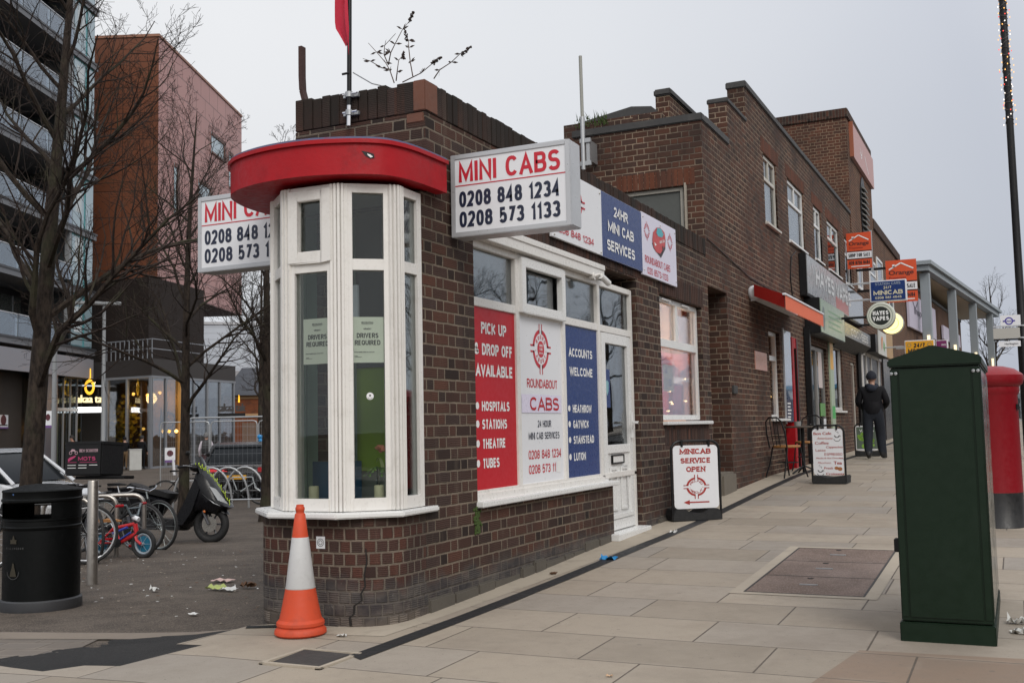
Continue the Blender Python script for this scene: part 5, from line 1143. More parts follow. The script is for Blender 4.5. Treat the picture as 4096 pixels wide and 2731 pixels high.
mb = MB(); f = Flat(mb, (.28, 0, 0), (0, 1, 0), (0, 0, 1), .003); f.text('COOMBES', 23.6, 3.06, .17, paint('silver_letters', (.5, .5, .5), .4), 2.9, 'l', .03); mb.build('lettering', s3)
aw = wthing('awning', 'folded red shop awning with scalloped orange valance', 'awning', (.3, 16.6, 2.9)); RA = paint('awning_red', (.50, .02, .015), .7, .12); OA = paint('awning_orange', (.72, .16, .08), .75, .1)
mb = MB(); mb.box(.0, .14, 15.25, 18.2, 3.04, 3.19, WSIGN); mb.blob((.07, 15.22, 3.12), (.09, .05, .10), WSIGN, 10, 6); mb.box(.02, .5, 15.24, 15.28, 3.0, 3.03, WSIGN); mb.build('cassette', aw, bevel=.02)
mb = MB(); mb.face([(.1, 15.1, 3.22), (.62, 14.6, 2.985), (.62, 17.7, 2.985), (.1, 18.2, 3.22)], RA); mb.face([(.1, 15.1, 3.22), (.62, 14.6, 2.985), (.62, 14.6, 2.8), (.1, 15.1, 3.05)], RA); mb.build('fabric', aw)
mb = MB(); mb.box(.60, .65, 14.55, 17.75, 2.97, 3.0, WSIGN); mb.build('front_bar', aw, bevel=.006)
mb = MB(); n = 60
for i in range(n):
    y0, y1 = 14.58+3.14*i/n, 14.58+3.14*(i+1)/n; ym = (y0+y1)/2; mb.face([(.635, y0, 2.97), (.635, y0, 2.79), (.635, ym, 2.765), (.635, y1, 2.79), (.635, y1, 2.97)], OA)
mb.build('valance', aw)
o = wthing('wall_plaque', 'small pink cafe plaque on the brick wall left of the cafe window', 'sign', (.01, 15.8, 2.0)); mb = MB(); mb.box(.0, .015, 15.42, 16.2, 2.02, 2.29, paint('plaque_pink', (.52, .27, .21), .35, .15)); mb.build('plate', o); mb = MB(); f = Flat(mb, (.015, 0, 0), (0, 1, 0), (0, 0, 1), .002); f.text('BON CAFE', 15.5, 2.12, .11, paint('plaque_text', (.62, .42, .36), .5), .62, 'l'); mb.build('lettering', o)
def agent(x0, x1, y, z0, z1, lab):
    o = wthing('estate_agent_board', lab, 'sign', ((x0+x1)/2, y, z0), 'orange estate agent boards'); W, Hh = x1-x0, z1-z0
    mb = MB(); mb.box(x0, x1, y, y+.02, z0, z1, ORAN); mb.box(x0, x1, y-.004, y+.01, z0+Hh*.285, z0+Hh*.465, WSIGN); mb.box(x0-.005, x1+.005, y-.002, y+.015, z0+Hh*.255, z0+Hh*.28, BLK); mb.box(x0-.005, x1+.005, y-.002, y+.015, z0+Hh*.47, z0+Hh*.495, BLK); mb.build('board', o)
    mb = MB(); f = Flat(mb, (x0, y-.004, z0), (1, 0, 0), (0, 0, 1), .003); DK = paint('dark_brown_letters', (.05, .012, .01), .5)
    f.line([(W*.1, Hh*.78), (W*.5, Hh*.93), (W*.9, Hh*.78)], Hh*.03, WHI); f.rect(W*.22, Hh*.83, W*.30, Hh*.90, WHI)
    f.text('Orange', W*.5, Hh*.655, Hh*.10, DK, W*.8, bold=.03); f.text('Properties', W*.1, Hh*.56, Hh*.05, paint('deep_red_letters', (.3, .02, .01), .5), W*.55, 'l'); f.text('SHOP FOR SALE', W*.5, Hh*.325, Hh*.10, BLKL, W*.88, bold=.01)
    f.text('020 8756 0404', W*.5, Hh*.115, Hh*.10, DK, W*.84, bold=.02); f.rect(W*.15, Hh*.05, W*.9, Hh*.075, WHI); mb.build('lettering', o)
    mb = MB(); mb.box(min(-.0, x0), x0+.05, y+.022, y+.06, z0+.3, z0+.36, BLK); mb.box(x1-.03, x1+.02, y+.02, y+.05, z0-.1, z1+.03, GALV) if x0 < .2 else mb.box(0, x0+.02, y+.022, y+.06, z1-.2, z1-.14, BLK); mb.build('bracket', o)
agent(-.04+.05, .56, 25.6, 4.77, 5.61, 'upper orange shop for sale board over the dark fascia, fully visible')
agent(.71, 1.41, 27.0, 4.07, 5.09, 'lower orange shop for sale board partly hidden by the blue station cars sign')
o = wthing('projecting_sign', 'blue station cars minicab light box in front of the lower orange board', 'sign', (1.0, 24, 3.8)); mb = MB(); mb.box(.66, 1.41, 24, 24.14, 3.79, 4.25, WSIGN); mb.box(0, .67, 24.05, 24.09, 4.2, 4.24, GALV); mb.box(0, .67, 24.05, 24.09, 3.84, 3.88, GALV); mb.build('case', o, bevel=.006)
mb = MB(); mb.box(.685, 1.385, 23.99, 24.01, 3.815, 4.225, BLUS); mb.build('face', o); mb = MB(); f = Flat(mb, (.685, 23.99, 3.815), (1, 0, 0), (0, 0, 1), .003); CR = paint('cream_letters', (.62, .58, .42), .5)
f.text('STATION CARS', .35, .33, .055, paint('grey_blue_letters', (.25, .30, .38), .5), .52); f.text('24/7', .34, .245, .06, CR, .16, bold=.02); f.text('MINICAB', .35, .12, .095, CR, .6, bold=.03); f.text('0208 561 4646', .35, .035, .05, CR, .54); mb.build('lettering', o)
def roundsign(x, y, z, r_, lab, lit):
    o = wthing('round_sign', lab, 'sign', (x, y, z), 'round projecting shop signs'); A = Matrix.Rotation(R(90), 3, 'X')
    RIM = paint('sign_rim', (.50, .52, .46), .4, .1); FACE = glow('lit_sign_face', (1, .78, .30), 1.6) if lit else paint('sign_disc', (.62, .64, .56), .35, .05)
    mb = MB(); mb.lathe([(0, -.09), (r_*.94, -.09), (r_, -.06), (r_, .06), (r_*.94, .09), (0, .09)], 28, (x, y, z), RIM, axis=A); mb.build('case', o)
    mb = MB(); f = Flat(mb, (x, y-.092, z), (1, 0, 0), (0, 0, 1), .002); f.disc(0, 0, r_*.93, FACE, 32)
    f = Flat(mb, (x, y-.092, z), (1, 0, 0), (0, 0, 1), .005)
    if not lit:
        f.disc(0, 0, r_*.67, paint('sign_black', (.008, .014, .01), .4), 32); f.arc(0, 0, r_*.80, r_*.84, 0, 2*PI, paint('sign_ring', (.25, .28, .24), .5), 32); f = Flat(mb, (x, y-.092, z), (1, 0, 0), (0, 0, 1), .008); f.text('HAYES', 0, r_*.06, r_*.30, WHI, r_*1.08, bold=.05); f.text('VAPES', 0, -r_*.34, r_*.30, WHI, r_*1.12, bold=.05)
    else: f.arc(0, 0, r_*.55, r_*.6, 0, 2*PI, paint('pale_ring', (.7, .55, .25), .5), 28)
    mb.build('face', o); mb = MB(); mb.cyl((0, y, z+.0), (x-r_*.98, y, z), .025, 8, BLK); mb.build('arm', o)
roundsign(1.06, 22.2, 3.31, .275, 'round black and white vape shop sign below the blue station cars box', False); roundsign(.84, 26.5, 3.52, .27, 'round glowing yellow sign half behind the black and white vape disc', True)
o = wthing('projecting_sign', 'yellow 24/7 minicab box sign peeping over the green cabinet', 'sign', (1.2, 29, 2.8)); mb = MB(); mb.box(.88, 1.6, 29, 29.12, 2.72, 3.27, WSIGN); mb.box(.0, .9, 29.04, 29.08, 3.1, 3.14, GALV); mb.build('case', o, bevel=.006); mb = MB(); mb.box(.90, 1.575, 28.99, 29.01, 2.74, 3.245, YELS); f = Flat(mb, (.90, 28.99, 2.74), (1, 0, 0), (0, 0, 1), .003); f.text('24/7', .335, .34, .11, BLKL, .27, bold=.04); f.text('MINICAB', .335, .19, .12, BLKL, .56, bold=.04); f.text('0208 561 4646', .335, .06, .07, BLKL, .56)
for x in (.09, .58): f.arc(x, .41, .035, .055, 0, 2*PI, paint('grey_emblem', (.35, .24, .1), .6), 14)
mb.build('face', o)
o = wthing('projecting_sign', 'small purple sign beside the yellow minicab box', 'sign', (1.37, 36, 3.1)); mb = MB(); mb.box(1.2, 1.56, 36, 36.1, 3.1, 3.72, WSIGN); mb.box(1.22, 1.52, 35.99, 36.01, 3.12, 3.7, paint('purple_sign', (.16, .012, .10), .4, .05)); mb.box(0, 1.21, 36.03, 36.07, 3.5, 3.54, GALV); f = Flat(mb, (1.22, 35.99, 3.12), (1, 0, 0), (0, 0, 1), .003); f.text('NHS', .21, .42, .06, paint('pale_letters', (.6, .55, .6), .5), .13); mb.build('case', o)
def banner(o_, U, w_, z0, z1, lab, txt):
    o = wthing('wall_banner', lab, 'sign', o_); mb = MB(); U = U.normalized(); mb.obox(Vector(o_), U*w_, Vector((U.y, -U.x, 0))*.08, (0, 0, z1-z0), paint('banner_lilac', (.50, .46, .56), .5, .1)); mb.build('panel', o); N = Vector((U.y, -U.x, 0))
    if txt: mb = MB(); f = Flat(mb, Vector(o_)+N*.08, U, (0, 0, 1), .01); f.text(txt, w_*.5, (z1-z0)*.45, (z1-z0)*.22, paint('banner_ink', (.10, .09, .13), .5), w_*.66, bold=.02); f.line([(w_*.12, (z1-z0)*.8), (w_*.2, (z1-z0)*.6), (w_*.3, (z1-z0)*.85)], .06, mb.mats[0]); mb.build('lettering', o)
banner((.09, 39.6, 4.5), e, 7.6, 4.5, 5.75, 'pale lilac shop banner high on the end building wall', 'Inspiration')
banner((.63, 49.6, 4.7), e, 7.0, 4.7, 5.3, 'grey shop fascia low on the end building next to the station', '')
o = wthing('shop_fascia', 'angled white and tan shop sign under the glowing round sign', 'sign', (.25, 28.5, 3.0)); mb = MB(); mb.box(.06, .36, 27.3, 30.8, 2.92, 3.36, BLK); mb.build('box', o); mb = MB(); mb.box(.36, .375, 27.8, 29.6, 2.9, 3.5, paint('white_plastic_sign', (.6, .6, .56), .4, .1)); mb.box(.36, .376, 29.6, 31.2, 2.9, 3.6, paint('tan_sign', (.42, .26, .11), .5, .15)); f = Flat(mb, (.376, 28.3, 3.0), (0, 1, 0), (0, 0, 1), .002); f.poly([(.1, .0), (.3, .1), (.5, .35), (.3, .4), (.1, .3)], paint('sign_orange', (.6, .22, .06), .5)); f.poly([(.5, .1), (.8, .0), (.9, .2), (.65, .3)], paint('sign_leaf', (.15, .35, .1), .5)); mb.build('face', o)

# ------------------------------------------------------------------ station canopy
st_ = wthing('station_canopy', 'tall grey flat station canopy on square steel columns', 'canopy', (1.5, 52, .9)); e2 = Vector((math.sin(R(5.4)), math.cos(R(5.4)), 0)); n2 = Vector((-e2.y, e2.x, 0)); GR = paint('canopy_grey', (.24, .27, .29), .45, .06); CEIL = paint('canopy_ceiling', (.42, .33, .22), .6, .1)
c0 = Vector((.76, 41.3, 6.62)); mb = MB(); mb.obox(c0+Vector((0, 0, .05)), e2*22, n2*9, (0, 0, .32), GR); mb.obox(c0-n2*.12-e2*.12+Vector((0, 0, .26)), e2*22.3, n2*9.2, (0, 0, .14), GR); mb.build('roof', st_)
mb = MB(); mb.obox(c0+n2*.3+e2*.3, e2*21.4, n2*8.4, (0, 0, .04), CEIL); mb.build('ceiling', st_)
for t in (.3, 6.6, 12.9, 19.2):
    p = c0+e2*t+n2*.05; mb = MB(); mb.obox(Vector((p.x, p.y, .6)), e2*.32, n2*.32, (0, 0, 6.02), GR); mb.build('column', st_, bevel=.015)
    mb = MB(); q = p-e2*.05+n2*.1; mb.box(q.x-.05, q.x+.05, q.y-.06, q.y, 2.9, 4.3, glow('column_light', (1, .8, .5), 1.2)); mb.build('column_lamp', st_)
for t in (1.5, 9):
    p = c0+e2*t+n2*3; mb = MB(); mb.obox(p+Vector((0, 0, -.12)), e2*3.5, n2*.12, (0, 0, .06), glow('tube_lamp', (1, .9, .75), 2.5)); mb.build('tube_lamp', st_)
ld = bpy.data.lights.new('canopy_lamp', 'POINT'); lo = bpy.data.objects.new('canopy_lamp', ld); COL.objects.link(lo); ld.energy = 500; ld.color = (1, .8, .55); ld.shadow_soft_size = .5; lo.location = c0+e2*8+n2*4+Vector((0, 0, -1.6))
bd = wthing('station_hall', 'low white and blue station building beyond the canopy columns', 'building', (4, 66, 1)); mb = MB(); mb.box(1.0, 12, 66, 70, .8, 3.2, paint('hall_white', (.45, .47, .48), .5, .1)); mb.box(.9, 12.1, 65.9, 70.1, 3.2, 3.45, paint('hall_blue', (.08, .22, .34), .4, .1)); mb.build('wall', bd); mb = MB(); mb.box(1.5, 11.5, 65.93, 65.99, 1.2, 2.6, GLASSD); mb.build('window', bd)
bb = wthing('platform_wall', 'cream and dark low building seen past the lamp post', 'building', (7, 75, 1)); mb = MB(); mb.box(3.0, 16, 78, 82, .5, 2.4, paint('dark_low_wall', (.06, .05, .05), .6, .2)); mb.box(2.9, 16.1, 77.9, 82.1, 2.4, 3.1, paint('cream_fascia', (.42, .40, .34), .6, .1)); mb.build('wall', bb)

# ------------------------------------------------------------------ lamp post with fairy lights and fingerpost
lp = wthing('lamp_post', 'tall black lamp post with fairy lights wound round its top half', 'lamp post', (3.57, 21.3, .5))
mb = MB(); mb.lathe([(.095, .3), (.095, 2.55), (.085, 2.62), (.072, 2.66), (.066, 5.0), (.062, 9.5)], 14, (3.57, 21.3, 0), BLK); mb.build('column', lp)
wire = MB(); bulbs = {}; P = []; n = 26*14
for i in range(n):
    t = i/n; a = t*26*2*PI; P.append((3.57+.07*math.cos(a), 21.3+.07*math.sin(a), 6.62+t*2.7+.03*math.sin(a*1.7)))
wire.tube(P, .0055, 4, paint('light_cable', (.09, .085, .08), .6)); wire.build('light_cable', lp); rr = random.Random(9)
GB = [glow('bulb_amber', (1, .50, .12), 1.5), glow('bulb_red', (1, .08, .06), 1.2), glow('bulb_white', (1, .9, .8), 1.6)]
mbs = [MB(), MB(), MB()]
for k in range(100):
    t = k/100*.99; p = P[int(t*n)]; a = math.atan2(p[1]-21.3, p[0]-3.57); d_ = rr.uniform(.08, .125); j = rr.choice([0, 0, 0, 1, 2]); mbs[j].blob((3.57+d_*math.cos(a), 21.3+d_*math.sin(a), p[2]+rr.uniform(-.03, .03)), (.009, .009, .014), GB[j], 6, 4)
for b_ in mbs: b_.build('fairy_lights', lp)['kind'] = 'stuff'
fpst = wthing('direction_sign', 'white station direction boards with a blue ring emblem strapped to the lamp post', 'sign', (3.3, 21.2, 2.5))
mb = MB(); mb.box(3.22, 3.55, 21.16, 21.175, 2.905, 3.09, WSIGN); mb.build('emblem_board', fpst); mb = MB(); mb.box(3.09, 3.55, 21.16, 21.19, 2.885, 2.905, ALU); mb.box(3.09, 3.53, 21.15, 21.19, 2.67, 2.86, paint('board_beige', (.42, .41, .38), .5, .05)); mb.box(3.09, 3.55, 21.16, 21.19, 2.64, 2.665, BLKP); mb.build('blank_board', fpst); mb = MB(); mb.box(3.17, 3.53, 21.15, 21.17, 2.52, 2.62, WSIGN); mb.build('name_board', fpst)
mb = MB(); f = Flat(mb, (3.36, 21.16, 2.985), (1, 0, 0), (0, 0, 1), .002); ROY = paint('emblem_blue', (.05, .03, .30), .4); f.arc(0, 0, .048, .07, 0, 2*PI, ROY, 24); f = Flat(mb, (3.36, 21.16, 2.985), (1, 0, 0), (0, 0, 1), .004); f.rect(-.10, -.013, .10, .013, ROY); f = Flat(mb, (3.36, 21.15, 2.985), (1, 0, 0), (0, 0, 1), .006); f.text('BUSES', 0, -.008, .016, WHI, .10); f = Flat(mb, (3.2, 21.15, 2.555), (1, 0, 0), (0, 0, 1), .002); f.text('Harlington', .07, .0, .035, BLKL, .22, 'l'); mb.build('lettering', fpst)
mb = MB()
for z in (2.9, 2.68): mb.lathe([(.078, -.012), (.078, .012)], 12, (3.57, 21.3, z), ALU); mb.box(3.5, 3.56, 21.17, 21.3, z-.01, z+.01, ALU)
mb.build('strap', fpst)
o = wthing('grey_post', 'plain grey street post standing beyond the red pillar box', 'post', (3.9, 30, .6)); mb = MB(); mb.lathe([(.06, .5), (.06, 2.75), (.05, 2.8), (0, 2.82)], 10, (3.66, 30, 0), GALV); mb.build('post', o)

# ================================================================== street furniture at the right
cab = wthing('utility_cabinet', 'dark green street utility cabinet with gabled top, front right', 'cabinet', (3.02, 6.6, .1))
cz = ZG(3, 5.95)
mb = MB(); mb.prism([(2.80, cz+.105), (3.24, cz+.105), (3.24, 1.52), (2.80, 1.52)], 5.958, 7.25, CABG, axis='y'); mb.build('body', cab, bevel=.006)
mb = MB(); mb.prism([(2.79, 1.524), (3.25, 1.524), (3.25, 1.572), (3.012, 1.636), (2.79, 1.565)], 5.94, 7.27, CABG, axis='y'); mb.build('lid', cab, bevel=.008)
mb = MB(); mb.box(2.79, 3.248, 5.945, 7.26, cz-.05, cz+.10, CABG); mb.build('plinth', cab, bevel=.006)
mb = MB(); mb.box(2.845, 3.195, 5.95, 5.96, cz+.125, 1.512, CABG); mb.build('front_panel', cab, bevel=.003)
mb = MB(); mb.box(2.804, 2.838, 5.9525, 5.96, cz+.125, 1.512, CABG); mb.box(3.202, 3.236, 5.9525, 5.96, cz+.125, 1.512, CABG); mb.build('corner_strip', cab, bevel=.003)
mb = MB()
for x in (2.809, 2.831, 3.209, 3.231):
    mb.lathe([(.0085, 0), (.0085, .004), (.006, .006), (0, .006)], 12, (x, 5.951, 1.492), GALV, axis=Matrix.Rotation(R(90), 3, 'X')); f = Flat(mb, (x, 5.945, 1.492), (1, .3, 0), (0, 0, 1), .0005); f.rect(-.006, -.001, .006, .001, BLK)
mb.build('screw', cab)
mb = MB(); mb.box(2.772, 2.80, 6.02, 6.08, .55, .62, BLKP); mb.build('hinge', cab, bevel=.004)
mb = MB(); mb.box(3.238, 3.244, 5.99, 6.59, cz+.13, 1.50, CABS_); mb.box(3.238, 3.244, 6.61, 7.21, cz+.13, 1.50, CABS_); mb.build('side_door', cab, bevel=.003)
pb = wthing('pillar_box', 'red cast iron pillar box with black base behind the green cabinet', 'post box', (3.17, 11, .25))
pz = .2; mb = MB(); mb.lathe([(.225, pz), (.225, pz+.05), (.218, pz+.06), (.218, pz+.36)], 28, (3.2, 10.95, 0), paint('black_base', (.014, .014, .015), .4, .3, .3, dc=(.10, .09, .08), bump=.2)); mb.build('base', pb)
mb = MB(); mb.lathe([(.218, pz+.36), (.215, pz+1.25), (.225, pz+1.27), (.235, pz+1.30), (.235, pz+1.33)], 28, (3.2, 10.95, 0), PILR); mb.build('body', pb)
mb = MB(); mb.lathe([(.23, pz+1.33), (.265, pz+1.36), (.275, pz+1.40), (.275, pz+1.44), (.262, pz+1.455), (.20, pz+1.50), (.11, pz+1.525), (0, pz+1.535)], 28, (3.2, 10.95, 0), PILR); mb.build('cap', pb)
mb = MB(); mb.box(3.40, 3.42, 10.85, 11.05, pz+1.12, pz+1.17, BLK); mb.build('letter_slot', pb)
cv = wthing('access_cover', 'brown recessed access cover in three sections set in the pavement', 'cover', (2.0, 9.5, .2))

X0, X1, Y0, Y1 = 1.70, 2.46, 7.13, 9.12
COV = tarmac('cover_fill', (.165, .120, .098), (.265, .205, .178), (.12, .09, .075), 1.5, .35)
mb = MB()
for k in range(3):
    a, b = Y0+(Y1-Y0)*k/3+.008, Y0+(Y1-Y0)*(k+1)/3-.008
    mb.face([(X0, a, ZG(1, a)+.004), (X1, a, ZG(1, a)+.004), (X1, b, ZG(1, b)+.004), (X0, b, ZG(1, b)+.004)], COV)
mb.build('infill', cv)
mb = MB(); COVF = paint('cover_edge', (.035, .03, .028), .7, .3, .3)
for k in range(4): y = Y0+(Y1-Y0)*k/3; mb.box(X0-.006, X1+.006, y-.008, y+.008, ZG(1, y)-.03, ZG(1, y)+.005, COVF)
for x in (X0, X1): mb.obox((x-.007, Y0, ZG(1, Y0)-.03), (.014, 0, 0), (0, Y1-Y0, ZG(1, Y1)-ZG(1, Y0)), (0, 0, .035), COVF)
mb.build('rim', cv)
mb = MB()
for k in range(3):
    y = Y0+(Y1-Y0)*(k+.5)/3; mb.box(2.0, 2.12, y-.012, y+.012, ZG(1, y)+.004, ZG(1, y)+.010, GALV)
    mb.cyl((2.03, y+.25, ZG(1, y)+.0), (2.03, y+.25, ZG(1, y+.25)+.007), .022, 8, BLK)
mb.build('lifting_key', cv)
polysheet('cover_surround', [(X0-.09, Y0-.08), (X1+.09, Y0-.08), (X1+.09, Y1+.08), (X0-.09, Y1+.08)], CONC, .003, .5)
o = wthing('drain_cover', 'small dark square drain cover at the end of the slot drain', 'cover', (.04, 4.6, .08))
mb = MB(); z = lambda y: ZG(0, y)
mb.face([(-.10, 4.46, z(4.46)+.007), (.19, 4.45, z(4.45)+.007), (.19, 4.74, z(4.74)+.007), (-.115, 4.75, z(4.75)+.007)], paint('drain_lid', (.035, .031, .029), .8, .25, .35, dc=(.09, .08, .07), bump=.6, bs=50)); mb.build('lid', o)
mb = MB(); zz = z(4.6)+.009
mb.box(-.15, .23, 4.41, 4.445, zz-.02, zz, CONC); mb.box(-.155, .23, 4.76, 4.79, zz-.02, zz+.001, CONC); mb.box(-.155, -.12, 4.41, 4.79, zz-.021, zz-.001, CONC); mb.box(.195, .23, 4.41, 4.72, zz-.021, zz-.001, CONC); mb.build('rim', o, bevel=.004)

# traffic cone
tc_ = thing('traffic_cone', 'orange and white traffic cone standing against the bay footing', 'traffic cone', (-.40, 5.10, ZG(-.4, 5.1)+.002))
mb = MB(); mb.lathe([(.0, 0), (.138, 0), (.149, .010), (.148, .028), (.138, .040), (.131, .048), (.138, .058), (.137, .074), (.122, .09)], 36, (0, 0, 0), CONE_O); mb.lathe([(.122, .089), (.112, .13), (.086, .262)], 36, (0, 0, 0), CONE_O); mb.build('base', tc_)
mb = MB(); mb.lathe([(.0855, .25), (.0865, .256), (.0495, .548), (.048, .553)], 36, (0, 0, 0), CONE_W); mb.lathe([(.0868, .263), (.0862, .269)], 32, (0, 0, 0), paint('sleeve_band', (.4, .4, .38), .5)); mb.build('reflective_sleeve', tc_)
mb = MB(); mb.lathe([(.0475, .55), (.030, .685), (.0235, .692), (.0235, .702), (.027, .708), (.027, .722), (.022, .73), (.022, .738), (.016, .74), (.016, .70), (0, .70)], 28, (0, 0, 0), CONE_O); mb.build('cone_tip', tc_)

# pavement signs
def a_board(loc, rz, W, Hh, lab, draw, foot=True):
    o = thing('pavement_sign', lab, 'a-board', loc, rz, 'pavement a-boards along the shops'); r_ = .012
    def hoop(y, tilt): return [(0-.0, y+tilt, .03), (0, y, Hh-.10)]+[(.10-.10*math.cos(R(a)), y, Hh-.10+.10*math.sin(R(a))) for a in range(15, 91, 15)]+[(W-.10+.10*math.sin(R(a)), y, Hh-.10+.10*math.cos(R(a))) for a in range(0, 91, 15)]+[(W, y+tilt, .03)]
    MB().tube(hoop(0, 0), .013, 8, BLK).build('frame', o); 
    mb = MB(); mb.prism([(-.01, .0), (W+.01, .0), (W+.01, .06), (W-.02, .12), (W*.75, .13), (W*.62, .075), (W*.38, .075), (W*.25, .13), (.02, .12), (-.01, .06)] if foot else [(-.005, 0), (W+.005, 0), (W+.01, .115), (W*.5, .085), (-.01, .115)], -.02, .34, RUB, axis='y'); mb.build('foot', o, bevel=.01)
    rr_ = .045; x0, x1, z0, z1 = .02, W-.02, .13 if foot else .12, Hh-.045
    pts = []
    for cx, cz_, a0 in ((x1-rr_, z0+rr_, -90), (x1-rr_, z1-rr_, 0), (x0+rr_, z1-rr_, 90), (x0+rr_, z0+rr_, 180)): pts += [(cx+rr_*math.cos(R(a0+a)), cz_+rr_*math.sin(R(a0+a))) for a in range(0, 91, 15)]
    mb = MB(); mb.prism(pts, -.006, .006, WSIGN, axis='y'); mb.build('panel', o)
    mb = MB()
    for x in (W*.22, W*.78): mb.box(x-.012, x+.012, -.018, .018, Hh-.06, Hh+.012, BLK)
    mb.build('hanger', o, bevel=.003)
    mb = MB(); f = Flat(mb, (0, -.006, 0), (1, 0, 0), (0, 0, 1), .002); draw(f, W, Hh); mb.build('lettering', o); return o
BR = paint('brick_red_ink', (.36, .035, .03), .5, .1)
def d1(f, W, Hh):
    for t, z, w_ in (('MINICAB', .695, .35), ('SERVICE', .60, .34), ('OPEN', .51, .215)): f.text(t, W/2+.0, z, .055, BR, w_, bold=.04, serif=True)
    roundabout(f, W/2, .355, .145, .125, BR, WSIGN, True)
    f.line([(.17, .195), (.41, .195)], .014, BR); f.poly([(.12, .195), (.19, .17), (.19, .22)], BR)
a_board((.12, 10.75, ZG(0, 10.9)), R(39), .54, .83, 'white minicab service open pavement board with a red arrow, beside the cab office door', d1)
def cup(f, x, y, s):
    for k in range(5): f.arc(x, y+.35*s-k*.02*s, (.30-.03*k)*s, (.34-.03*k)*s, PI*1.02, 1.98*PI, BLKL, 8)
    f.arc(x, y, .38*s, .44*s, PI*1.1, 1.9*PI, BLKL, 10); f.arc(x+.32*s, y+.22*s, .08*s, .12*s, -PI/2, PI/2, BLKL, 8); f.arc(x+.05*s, y+.62*s, .10*s, .14*s, -1, 2.4, BLKL, 8); f.arc(x-.06*s, y+.85*s, .08*s, .11*s, 1, 4.2, BLKL, 8)
def d2(f, W, Hh):
    T_ = lambda t, x0, x1, z, h, sh=0.0, m=BR, b=.02: f.text(t, W*x0, z, h, m, W*(x1-x0), 'l', b, 1.0, sh)
    T_('Bon Cafe', .09, .62, .665, .036, 0, BR, .04); T_('Americano', .18, .66, .603, .03, .3, paint('soft_red_ink', (.42, .12, .10), .6)); T_('Coffee', .12, .53, .535, .038); T_('Cappucino', .45, .95, .485, .028, .2, BR, .03); T_('Latte', .13, .43, .44, .035, 0, BR, 0); T_('ESPRESSO', .39, .93, .385, .032, 0, BR, 0)
    T_('Mocha & Hot Chocolate', .15, .95, .34, .02, 0, BR, .03); T_('Macchiato', .18, .58, .275, .026, .3, BR, .0); T_('Tea', .66, .90, .265, .042, 0, BR, .05); T_('Fresh', .36, .63, .20, .032, .2, BR, .02); T_('Croissants', .42, .95, .125, .03, 0, BR, .04)
    cup(f, W*.79, .62, .11); cup(f, W*.25, .155, .11)
    CRO = paint('croissant', (.36, .14, .05), .6, .2); f.disc(W*.74, .215, .03, CRO, 12, .022); f.disc(W*.84, .205, .032, CRO, 12, .026)
a_board((.84, 14.9, ZG(.8, 14.9)), R(-2), .44, .79, 'white coffee menu pavement board with red words, beside the bistro chairs', d2, False)
def d3(f, W, Hh):
    f.rect(.03, .15, W-.03, Hh-.07, paint('leaf_print', (.10, .13, .10), .5, .4)); f2 = Flat(f.mb, f.o, f.U, f.V, .001); GR_ = paint('leaf_green', (.22, .42, .06), .5, .3); rr = random.Random(3)
    for k in range(14): f2.disc(W*rr.uniform(.15, .85), rr.uniform(.2, .45), rr.uniform(.02, .05), GR_, 8)
    f2.text('VAPES', W*.5, Hh-.17, .05, WHI, W*.6)
a_board((.42, 22.4, ZG(.4, 22.4)), R(3), .46, .66, 'dark leafy printed pavement board behind the walking man', d3, False)

# bistro chairs and table
def bistro_chair():
    o = thing('bistro_chair', 'x', 'chair', (0, 0, 0), 0, 'cafe chairs on the pavement')
    mb = MB(); mb.lathe([(0, .435), (.19, .435), (.20, .445), (.20, .462), (.19, .47), (0, .47)], 24, (0, 0, 0), WOOD); mb.build('seat', o)
    mb = MB(); hoop = [(-.18, -.16, .43), (-.19, -.20, .65), (-.16, -.235, .82), (-.08, -.25, .88), (.08, -.25, .88), (.16, -.235, .82), (.19, -.20, .65), (.18, -.16, .43)]; mb.tube(hoop, .011, 8, BLK)
    for x in (-.07, 0, .07): mb.tube([(x, -.185, .45), (x, -.22, .66), (x, -.248, .87)], .006, 6, BLK)
    mb.tube([(-.186, -.19, .60), (0, -.225, .61), (.186, -.19, .60)], .006, 6, BLK); mb.build('backrest', o)
    for sx in (-1, 1):
        MB().tube([(sx*.15, .13, .44), (sx*.165, .17, .2), (sx*.19, .22, 0)], .011, 8, BLK).build('leg', o); MB().tube([(sx*.15, -.13, .44), (sx*.165, -.18, .2), (sx*.19, -.25, 0)], .011, 8, BLK).build('leg', o)
    mb = MB(); mb.tube([(.16*math.cos(t*PI/8), .16*math.sin(t*PI/8), .22) for t in range(16)], .007, 6, BLK, closed=True); mb.build('stretcher', o); return o
ch1 = bistro_chair(); ch1.location = (.30, 15.95, ZG(.3, 15.95)); ch1.rotation_euler.z = R(-35); ch1['label'] = 'black bistro chair with round wooden seat nearest the cafe pavement board'
ch2 = copy_tree(ch1); ch2.location = (.33, 17.55, ZG(.3, 17.55)); ch2.rotation_euler.z = R(170); ch2['label'] = 'black bistro chair on the far side of the cafe table, mostly hidden'
tb = thing('bistro_table', 'small round dark cafe table between the two bistro chairs', 'table', (.40, 16.75, ZG(.4, 16.75)))
mb = MB(); mb.lathe([(0, .70), (.29, .70), (.30, .71), (.30, .725), (0, .73)], 24, (0, 0, 0), paint('table_top', (.10, .085, .07), .4, .2)); mb.build('tabletop', tb); mb = MB(); mb.cyl((0, 0, .02), (0, 0, .70), .025, 10, BLK); mb.build('column', tb)
for k in range(3): a = k*2.09; MB().tube([(0, 0, .12), (.15*math.cos(a), .15*math.sin(a), .06), (.26*math.cos(a), .26*math.sin(a), 0.005)], .014, 6, BLK).build('leg', tb)
